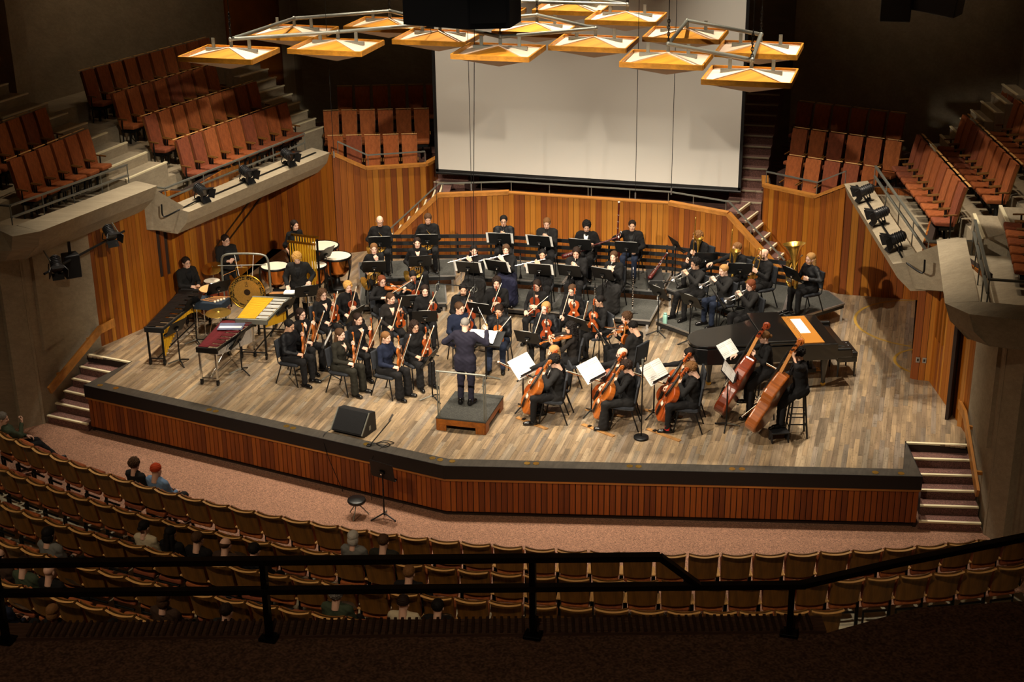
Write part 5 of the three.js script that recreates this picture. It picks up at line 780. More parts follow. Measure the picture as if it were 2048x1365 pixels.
// head: centre at the origin, face towards +z
function headGeo(fem) {
  const F = new Field([-0.11, -0.2, -0.13], [0.11, 0.15, 0.14], 0.0075);
  F.ell([0, 0.035, -0.012], [0.074, 0.083, 0.094], 0.02); F.ell([0, -0.03, 0.022], [fem ? 0.056 : 0.06, 0.08, 0.066], 0.03); F.cap([-0.022, -0.08, 0.05], [0.022, -0.08, 0.05], 0.028, 0.028, 0.03);
  F.cap([-0.036, 0.026, 0.07], [0.036, 0.026, 0.07], 0.014, 0.014, 0.015); F.cap([0, 0.018, 0.085], [0, -0.024, 0.103], 0.009, 0.014, 0.012); F.cap([-0.02, -0.054, 0.078], [0.02, -0.054, 0.078], 0.011, 0.011, 0.01);
  for (const s of [-1, 1]) { F.ell([s * 0.076, -0.004, -0.008], [0.012, 0.03, 0.019], 0.008); F.ell([s * 0.036, -0.024, 0.066], [0.024, 0.022, 0.02], 0.02); }
  F.cap([0, -0.06, -0.02], [0, -0.19, -0.035], fem ? 0.046 : 0.053, fem ? 0.05 : 0.058, 0.03);
  const g = F.geo();
  paint(g, (x, y, z) => { if (z > 0.072 && Math.abs(y + 0.054) < 0.01 && Math.abs(x) < 0.024) return [0.72, 0.42, 0.4]; if (z > 0.062 && Math.abs(y - 0.03) < 0.006 && Math.abs(x) > 0.012 && Math.abs(x) < 0.05) return [0.3, 0.24, 0.2]; if (z > 0.06 && Math.abs(y - 0.008) < 0.008 && Math.abs(Math.abs(x) - 0.031) < 0.013) return [0.28, 0.22, 0.2]; return [1, 1, 1]; });
  const eyes = []; for (const s of [-1, 1]) eyes.push(paint(new THREE.SphereGeometry(0.0095, 8, 6).translate(s * 0.031, 0.008, 0.0765), (x, y, z) => z > 0.083 && Math.abs(x - s * 0.031) < 0.005 ? [0.05, 0.04, 0.03] : [0.9, 0.9, 0.92]));
  return mergeP([g, ...eyes]);
}
function mergeP(list) { return mergeGeometries(list.map((g) => { const q = g.index ? g.toNonIndexed() : g.clone(); for (const k of Object.keys(q.attributes)) if (!['position', 'normal', 'color'].includes(k)) q.deleteAttribute(k); return q; }), false); }
const HEADS = [headGeo(false), headGeo(true)];
// hands: wrist at the origin, fingers along +y, palm towards +z, thumb at +x (right hand)
function handGeo(curl) {
  const F = new Field([-0.07, -0.03, -0.04], [0.09, 0.21, 0.13], 0.0055), X = [0.03, 0.0105, -0.0095, -0.028];
  F.cap([0, -0.02, 0], [0, 0.012, 0], 0.026, 0.024, 0.01);
  for (const x of X) F.cap([x * 0.6, 0.012, 0], [x, 0.085, 0], 0.017, 0.0125, 0.012);
  X.forEach((x, i) => { let p = [x, 0.086, 0], a = 0; const f = [0.96, 1.06, 1, 0.8][i]; [0.042, 0.027, 0.021].forEach((L, k) => { a += curl * (k ? 1.1 : 0.85) + i * 0.03; const q = [p[0] + x * 0.06, p[1] + Math.cos(a) * L * f, p[2] + Math.sin(a) * L * f]; F.cap(p, q, 0.0092 - k * 0.0008, 0.0086 - k * 0.0009, 0.003); p = q; }); });
  F.cap([0.02, 0.02, 0.004], [0.046, 0.05, 0.018 + curl * 0.01], 0.014, 0.011, 0.008); F.cap([0.046, 0.05, 0.018 + curl * 0.01], [0.05 - curl * 0.018, 0.08, 0.03 + curl * 0.02], 0.0105, 0.0085, 0.003);
  return paint(F.geo(), () => [1, 1, 1]);
}
const flipX = (g) => { const q = g.index ? g.toNonIndexed() : g.clone(); q.scale(-1, 1, 1); for (const k of Object.keys(q.attributes)) { const a = q.attributes[k], s = a.itemSize; for (let i = 0; i < a.count; i += 3) for (let c = 0; c < s; c++) { const t = a.array[(i + 1) * s + c]; a.array[(i + 1) * s + c] = a.array[(i + 2) * s + c]; a.array[(i + 2) * s + c] = t; } } return q; };
const HANDS = {}; for (const [k, c] of [['grip', 0.95], ['soft', 0.5], ['flat', 0.14]]) { const r = handGeo(c); HANDS[k] = [r, flipX(r)]; }
// hair, fitted to the head above
const blob = (x, y, z, s) => Math.sin(x * s + Math.sin(y * s * 0.7) * 1.7) * Math.sin(y * s * 1.1 + 1) * Math.sin(z * s * 0.9 + Math.sin(x * s * 0.6));
const ELL = (x, y, z, c, r) => (Math.hypot((x - c[0]) / r[0], (y - c[1]) / r[1], (z - c[2]) / r[2]) - 1) * Math.min(...r);
const CAP = (x, y, z, a, b, ra, rb) => { const d = [b[0] - a[0], b[1] - a[1], b[2] - a[2]], L = d[0] * d[0] + d[1] * d[1] + d[2] * d[2]; let t = ((x - a[0]) * d[0] + (y - a[1]) * d[1] + (z - a[2]) * d[2]) / L; t = Math.max(0, Math.min(1, t)); return Math.hypot(x - a[0] - d[0] * t, y - a[1] - d[1] * t, z - a[2] - d[2] * t) - ra - (rb - ra) * t; };
const skull = (x, y, z, g = 0) => Math.max(ELL(x, y, z, [0, 0.045, -0.016], [0.083 + g, 0.086 + g, 0.1 + g]), -ELL(x, y, z, [0, -0.03, 0.105], [0.08, 0.118, 0.104]), -0.062 - y - (z < -0.02 ? 0.03 : 0));
const HAIRFN = {
  short: (x, y, z) => skull(x, y, z, 0.004) + 0.006 * blob(x, y, z, 125), crop: (x, y, z) => skull(x, y, z, -0.004) + 0.002 * blob(x, y, z, 120),
  fringe: (x, y, z) => Math.max(skull(x, y, z, 0.001), y - 0.035 - Math.max(0, -z) * 0.25), curly: (x, y, z) => skull(x, y, z, 0.017) + 0.013 * blob(x, y, z, 105),
  bob: (x, y, z) => Math.min(skull(x, y, z, 0.006), Math.max(ELL(x, y, z, [0, -0.03, -0.025], [0.092, 0.105, 0.09]), -ELL(x, y, z, [0, -0.06, 0.085], [0.084, 0.17, 0.1]), -0.11 - y)) + 0.003 * blob(x, y, z, 80),
  long: (x, y, z) => Math.min(skull(x, y, z, 0.006), CAP(x, y, z, [0.05, -0.02, -0.05], [0.075, -0.24, -0.045], 0.045, 0.032), CAP(x, y, z, [-0.05, -0.02, -0.05], [-0.075, -0.24, -0.045], 0.045, 0.032), CAP(x, y, z, [0, 0, -0.08], [0, -0.26, -0.085], 0.045, 0.04)) + 0.003 * blob(x, y, z, 70),
  longcurly: (x, y, z) => Math.min(skull(x, y, z, 0.014), CAP(x, y, z, [0.06, 0, -0.04], [0.095, -0.2, -0.03], 0.05, 0.05), CAP(x, y, z, [-0.06, 0, -0.04], [-0.095, -0.2, -0.03], 0.05, 0.05), CAP(x, y, z, [0, 0, -0.08], [0, -0.22, -0.09], 0.06, 0.055)) + 0.013 * blob(x, y, z, 95),
  pony: (x, y, z) => Math.min(skull(x, y, z, 0.002), CAP(x, y, z, [0, 0.02, -0.11], [0.01, -0.1, -0.14], 0.022, 0.026), CAP(x, y, z, [0.01, -0.1, -0.14], [0.01, -0.22, -0.12], 0.026, 0.012)) + 0.002 * blob(x, y, z, 90),
  bun: (x, y, z) => Math.min(skull(x, y, z, 0.002), ELL(x, y, z, [0, 0.01, -0.125], [0.04, 0.036, 0.034])) + 0.003 * blob(x, y, z, 90),
  cap: (x, y, z) => Math.max(ELL(x, y, z, [0, 0.05, -0.014], [0.088, 0.092, 0.106]), 0.012 - y + (z > 0 ? 0.015 : 0)) + 0.003 * Math.sin(y * 260),
};
const HAIR = {}; for (const k in HAIRFN) HAIR[k] = fieldFn(HAIRFN[k], [-0.19, -0.34, -0.2], [0.19, 0.19, 0.13], 0.0075);
const SHOE = (() => { const F = new Field([-0.08, -0.03, -0.14], [0.08, 0.15, 0.24], 0.011); F.cap([0, 0.035, -0.045], [0, 0.03, 0.15], 0.04, 0.036, 0.02); F.cap([0, 0.035, -0.04], [0, 0.1, -0.03], 0.042, 0.04, 0.03); F.cap([0, 0.03, 0.08], [0, 0.028, 0.14], 0.046, 0.034, 0.02); F.each([-1, -1, -1], [1, 1, 1], (x, y, z, o) => Math.max(o, -y)); return F.geo(); })();
const GLASSES = merge(...[-1, 1].map((s) => new THREE.TorusGeometry(0.021, 0.0028, 5, 16).scale(1.1, 0.85, 1).translate(s * 0.031, 0.006, 0.096)), rod([-0.01, 0.01, 0.098], [0.01, 0.01, 0.098], 0.0025, 0.0025, 5), rod([-0.053, 0.01, 0.094], [-0.078, 0.012, 0.0], 0.0025, 0.0025, 5), rod([0.053, 0.01, 0.094], [0.078, 0.012, 0.0], 0.0025, 0.0025, 5));
const BEARD = fieldFn((x, y, z) => Math.max(ELL(x, y, z, [0, -0.05, 0.03], [0.066, 0.066, 0.064]), y + 0.035 - Math.abs(x) * 0.5, 0.015 - z, -ELL(x, y, z, [0, -0.054, 0.1], [0.024, 0.013, 0.03])), [-0.1, -0.15, -0.02], [0.1, 0.02, 0.13], 0.0085);
const cloth = (c, r = 0.9) => new THREE.MeshPhysicalMaterial({ color: c, roughness: r, sheen: 0.1, sheenRoughness: 0.6, sheenColor: new THREE.Color(0x555560), specularIntensity: 0.5 });
const CL = { black: cloth(0x100f10), black2: cloth(0x151415), black3: cloth(0x0e0f13, 0.6), char: cloth(0x1c1b1b), navy: cloth(0x14152a), suit: cloth(0x1a1825), dkblue: cloth(0x151c30), denim: cloth(0x1c2436), olive: cloth(0x23211a), shirt: cloth(0xe8e6e0), grey: cloth(0x6a6a66), green: cloth(0x3c4636), cream: cloth(0xb8ab90), blue: cloth(0x6a86a8), lace: cloth(0x1e1a18), brown: cloth(0x3a2a20), red: cloth(0xa02018) };
const HC = { black: 0x14100f, dark: 0x241812, brown: 0x46301f, light: 0x6e4c2c, blond: 0xa07848, gold: 0xb88c4c, red: 0x6e3a22, grey: 0x6f6a64, white: 0xa8a49c, orange: 0xb0401c };
const hairMats = {}; for (const k in HC) hairMats[k] = new THREE.MeshPhysicalMaterial({ color: HC[k], roughness: 0.75, specularIntensity: 0.35 });
const skinMat = mk({ vertexColors: true, roughness: 0.62 });
const SK = { pale: [0.72, 0.46, 0.35], fair: [0.66, 0.4, 0.29], tan: [0.55, 0.32, 0.21], mid: [0.46, 0.26, 0.17], brown: [0.34, 0.18, 0.11] };
const shoeMat = mk({ color: 0x0c0b0b, roughness: 0.25 }), glassMat = mk({ color: 0x1a1614, roughness: 0.3 }), sockMat = cloth(0xc02a20);
const add = (a, b, k = 1) => [a[0] + b[0] * k, a[1] + b[1] * k, a[2] + b[2] * k], sub = (a, b) => [a[0] - b[0], a[1] - b[1], a[2] - b[2]], len = (a) => Math.hypot(...a), nrm = (a) => { const l = len(a) || 1; return a.map((v) => v / l); }, dot = (a, b) => a[0] * b[0] + a[1] * b[1] + a[2] * b[2], mix = (a, b, t) => a.map((v, i) => v + (b[i] - v) * t), cross = (a, b) => [a[1] * b[2] - a[2] * b[1], a[2] * b[0] - a[0] * b[2], a[0] * b[1] - a[1] * b[0]];
function limb(S, W, l1, l2, pole) { let d = sub(W, S), L = len(d); const mx = (l1 + l2) * 0.995; if (L > mx) { W = add(S, d, mx / L); d = sub(W, S); L = mx; } const u = nrm(d), a = (l1 * l1 - l2 * l2 + L * L) / (2 * L), h = Math.sqrt(Math.max(0, l1 * l1 - a * a)); let p = add(pole, u, -dot(pole, u)); p = nrm(p); return [add(add(S, u, a), p, h), W]; }
function person(o) {
  // o: name label, pos [x,y,z], f facing, stand, seat height, lean, R/L hand targets, clothing
  const st = o.stand, sh = o.seat ?? 0.45, hy = st ? 0.9 : sh + 0.07, fem = o.fem ? 1 : 0, lean = (o.lean ?? 4) * D2R, turn = (o.turn ?? 0) * D2R, wd = fem ? 0.9 : 1, bulk = o.bulk ?? 1;
  const T = (p) => { // torso point given upright relative to the hip centre
    const c = Math.cos(turn), s = Math.sin(turn), k = Math.min(1, Math.max(0, p[1] / 0.4)), x = p[0] * (1 - k + k * c) + p[2] * s * k, z = p[2] * (1 - k + k * c) - p[0] * s * k, cy = Math.cos(lean), sy = Math.sin(lean); return [x, hy + p[1] * cy - z * sy, z * cy + p[1] * sy]; };
  const hc = add(T([0, 0.64, 0.015]), [0, 0, 0]), side = [[-1, 'R'], [1, 'L']];
  const torso = [[T([-0.08 * wd, 0, 0]), T([0.08 * wd, 0, 0]), 0.118 * bulk, 0.118 * bulk], [T([-0.05, 0.17, 0]), T([0.05, 0.17, 0]), 0.108 * bulk * wd, 0.108 * bulk * wd], [T([-0.085 * wd, 0.33, 0]), T([0.085 * wd, 0.33, 0]), 0.112 * bulk * wd, 0.112 * bulk * wd], [T([-0.145 * wd, 0.445, -0.01]), T([0.145 * wd, 0.445, -0.01]), 0.066, 0.066], [T([0, 0.05, 0]), T([0, 0.4, 0]), 0.112 * wd, 0.11 * wd], [T([0, 0.44, -0.015]), T([0, 0.515, -0.015]), 0.075, 0.056]];
  if (fem) torso.push([T([-0.06, 0.31, 0.075]), T([0.06, 0.31, 0.075]), 0.055, 0.055]);
  const arms = [], hands = [], legs = [], feet = [];
  for (const [s, k] of side) {
    const S = T([s * 0.178 * wd, 0.44, -0.01]), h = o[k] || { p: [s * 0.13, hy + 0.1, 0.36], h: 'soft' }, l1 = 0.275, l2 = 0.245, pole = h.pole || [s * 0.55, -1, -0.35];
    const [E, W0] = limb(S, h.p, l1, l2 + 0.075, pole), fd = nrm(sub(W0, E)), W = add(E, fd, l2);
    arms.push([S, E, 0.056 * (fem ? 0.86 : 1), 0.044 * (fem ? 0.88 : 1)], [E, W, 0.043 * (fem ? 0.88 : 1), 0.03]);
    const hd = nrm(h.dir || fd); let pn = h.palm || [-s * 0.8, -0.4, 0.1]; pn = nrm(add(pn, hd, -dot(pn, hd))); const tx = cross(hd, pn);
    hands.push([HANDS[h.h || 'grip'][s < 0 ? 0 : 1], new THREE.Matrix4().makeBasis(V3(tx), V3(hd), V3(pn)).setPosition(V3(W))]);
    const H = [s * 0.088, hy, 0], spread = o.knees ?? 0.13; let K, A;
    if (st) { A = [s * 0.1, 0.085, (o.step || 0) * s - 0.02]; K = [s * 0.1, 0.49, 0.02 + (o.step || 0) * s * 0.5]; } else { const dz = sh > 0.55 ? 0.3 : 0.41; K = [s * spread, sh > 0.55 ? hy - 0.24 : hy - 0.01, dz]; const fz = (o.feet ?? 0.02) + (s > 0 ? 0.0 : (o.footR ?? 0)); A = [s * (o.ankles ?? spread), o.footY?.[s < 0 ? 0 : 1] ?? 0.085, dz + fz]; if (sh <= 0.55) { const up = Math.hypot(K[2], K[0] - H[0]); if (up > 0.44) K[2] *= 0.44 / up; } }
    legs.push([H, K, 0.086 * bulk, 0.062], [K, A, 0.06, 0.042]); feet.push([A, s]);
  }
  const shrink = 0.016, F = new Field([-0.75, -0.06, -0.45], [0.75, hy + 0.72, 0.95], 0.027);
  for (const [a, b, ra, rb] of torso) F.cap(a, b, ra - shrink, rb - shrink, 0.05);
  for (const [a, b, ra, rb] of [...arms, ...legs]) F.cap(a, b, Math.max(0.028, ra - shrink), Math.max(0.028, rb - shrink * 0.6), 0.02);
  const sk = SK[o.skin || 'fair'], hm = new THREE.Matrix4().compose(V3(hc), new THREE.Quaternion().setFromEuler(new THREE.Euler((o.nod ?? 7) * D2R, (o.look ?? 0) * D2R + turn * 0.6, (o.tilt ?? 0) * D2R, 'YXZ')), new THREE.Vector3(1, 1, 1).multiplyScalar(fem ? 0.95 : 1));
  const bodyGeo = mergeP([paint(F.geo(), () => [1, 1, 1]), HEADS[fem].clone().applyMatrix4(hm), ...hands.map(([g, m]) => g.clone().applyMatrix4(m))]);
  { const c = bodyGeo.attributes.color.array; for (let i = 0; i < c.length; i += 3) { c[i] *= sk[0]; c[i + 1] *= sk[1]; c[i + 2] *= sk[2]; } }
  const g = thing('person', o.label, 'person', o.pos, o.f * D2R, o.group);
  mesh('body', bodyGeo, skinMat, g);
  const dress = (geo, amp = 0.006) => { const p = geo.attributes.position, n = geo.attributes.normal; for (let i = 0; i < p.count; i++) { const x = p.getX(i), y = p.getY(i), z = p.getZ(i), w = amp * (Math.sin(x * 47 + Math.sin(y * 31 + o.f) * 2) * Math.sin(z * 43 + y * 37 + o.f)); p.setXYZ(i, x + n.getX(i) * w, y + n.getY(i) * w, z + n.getZ(i) * w); } geo.computeVertexNormals(); return geo; };
  const jacket = o.top === 'jacket', J = jacket ? 0.01 : 0.004, Ft = new Field([-0.8, hy - 0.24, -0.5], [0.8, hy + 0.62, 1.0], 0.021);
  torso.forEach(([a, b, ra, rb], i) => i === 5 ? Ft.cap(a, T([0, 0.49, -0.015]), ra + J - 0.004, 0.062, 0.03) : Ft.cap(a, b, ra + J, rb + J, 0.05));
  if (jacket) for (const s of [-1, 1]) Ft.cap([s * 0.08, hy - 0.02, -0.02], [s * 0.09, hy - (st ? 0.18 : 0.06), st ? -0.01 : 0.06], 0.125, 0.12, 0.03);
  for (const [i, [a, b, ra, rb]] of arms.entries()) Ft.cap(a, i % 2 && o.short ? mix(a, b, -0.25) : i % 2 ? mix(a, b, 0.94) : b, ra + J, rb + J + (i % 2 ? 0.004 : 0), 0.025);
  mesh(jacket ? 'jacket' : 'shirt', dress(Ft.geo()), CL[o.c1 || 'black'], g);
  const vee = (w, dep, dz) => { const q = [[w, 0.482, 0.05], [w * 0.85, 0.44, 0.09], [w * 0.6, 0.38, 0.118], [w * 0.35, 0.32, 0.13], [0.004, 0.22, 0.128]].map(([x, y, z]) => [x, 0.482 - (0.482 - y) * dep, z * (fem ? 0.95 : 1) * Math.max(1, bulk) + dz + (fem && y < 0.4 ? 0.02 : 0)]), L = q.map(([x, y, z]) => T([-x, y, z])), R = q.map(([x, y, z]) => T([x, y, z])), tri = []; for (let i = 0; i + 1 < q.length; i++) tri.push(...L[i], ...R[i], ...R[i + 1], ...L[i], ...R[i + 1], ...L[i + 1]); const f = new THREE.BufferGeometry(); f.setAttribute('position', new THREE.Float32BufferAttribute(tri, 3)); f.computeVertexNormals(); return f; };
  if (jacket) { mesh('shirt_front', vee(0.055, 1, 0.034), CL[o.inner || 'black3'], g); for (const s of [-1, 1]) { const q = [[0.05, 0.485, 0.055], [0.095, 0.43, 0.088], [0.085, 0.36, 0.118], [0.006, 0.22, 0.142], [0.03, 0.32, 0.146]].map(([x, y, z]) => T([s * x, y, z + 0.026])); mesh('lapel', loft([q, q.map((p) => add(p, [0, 0, 0.01]))]), CL[o.c1 || 'black'], g); } if (o.tie) mesh('bow_tie', rbox(0.08, 0.028, 0.02, ...T([0, 0.465, 0.09]), 0.008), CL.black3, g); }
  else if (o.vneck) mesh('neckline', paint(vee(0.055, 0.6, 0.006), () => sk), skinMat, g);
  else mesh('collar', new THREE.TorusGeometry(0.062, 0.012, 6, 20).rotateX(Math.PI / 2).scale(1, 1.5, 1).translate(...T([0, 0.497, -0.014])), CL[o.c1 || 'black'], g);
  const Fb = new Field([-0.6, 0.02, -0.3], [0.6, hy + 0.16, 0.85], 0.021);
  if (o.skirt) { const k0 = [0, hy - 0.02, 0.1], flare = o.skirt; for (const s of [-1, 1]) { Fb.cap([s * 0.09, hy, 0], [s * 0.14, hy - 0.03, 0.4], 0.12, 0.105, 0.08); Fb.cap([s * 0.14, hy - 0.03, 0.4], [s * 0.16, 0.12, 0.42], 0.105, 0.1 * flare, 0.08); } Fb.cap([0, hy - 0.05, 0.3], [0, 0.14, 0.44], 0.12, 0.14 * flare, 0.1); Fb.cap([-0.08, hy, 0], [0.08, hy, 0], 0.125, 0.125, 0.05); } else { Fb.cap([-0.08, hy, 0], [0.08, hy, 0], 0.122 * bulk, 0.122 * bulk, 0.05); legs.forEach(([a, b, ra, rb], i) => Fb.cap(a, i % 2 ? mix(a, b, o.flare ? 0.98 : 0.96) : b, ra + 0.006, i % 2 ? rb + (o.flare || 0.012) : rb + 0.008, 0.03)); }
  mesh(o.skirt ? 'skirt' : 'trousers', dress(Fb.geo(), o.skirt ? 0.01 : 0.006), CL[o.c2 || 'black2'], g);
  for (const [A, s] of feet) { const m = mesh('shoe', SHOE, o.shoe ? mk({ color: o.shoe, roughness: 0.5 }) : shoeMat, g); m.position.set(A[0], A[1] - 0.083, A[2]); m.rotation.y = s * 0.18; if (o.socks) mesh('sock', rod([A[0], A[1] - 0.02, A[2]], [A[0], A[1] + 0.06, A[2] - 0.005], 0.052, 0.052, 12), sockMat, g); }
  const onHead = (name, geo, m) => { const q = mesh(name, geo, m, g); hm.decompose(q.position, q.quaternion, q.scale); return q; };
  if (o.hair && o.hair !== 'none') onHead(o.hair === 'cap' ? 'knitted_hat' : 'hair', HAIR[o.hair], hairMats[o.hc || 'dark']);
  if (o.glasses) onHead('glasses', GLASSES, glassMat);
  if (o.beard) onHead('beard', BEARD, hairMats[o.hc || 'dark']);
  g.updateMatrixWorld(true);
  const R = new THREE.Matrix4().makeRotationY(o.f * D2R);
  g.userData_ = null; delete g.userData_;
  const api = { g, head: hc, hm, w: (p) => V3(p).applyMatrix4(g.matrixWorld).toArray(), v: (d) => V3(d).applyMatrix4(R).toArray(), mouth: V3([0, -0.054, 0.1]).applyMatrix4(hm).toArray() };
  return api;
}
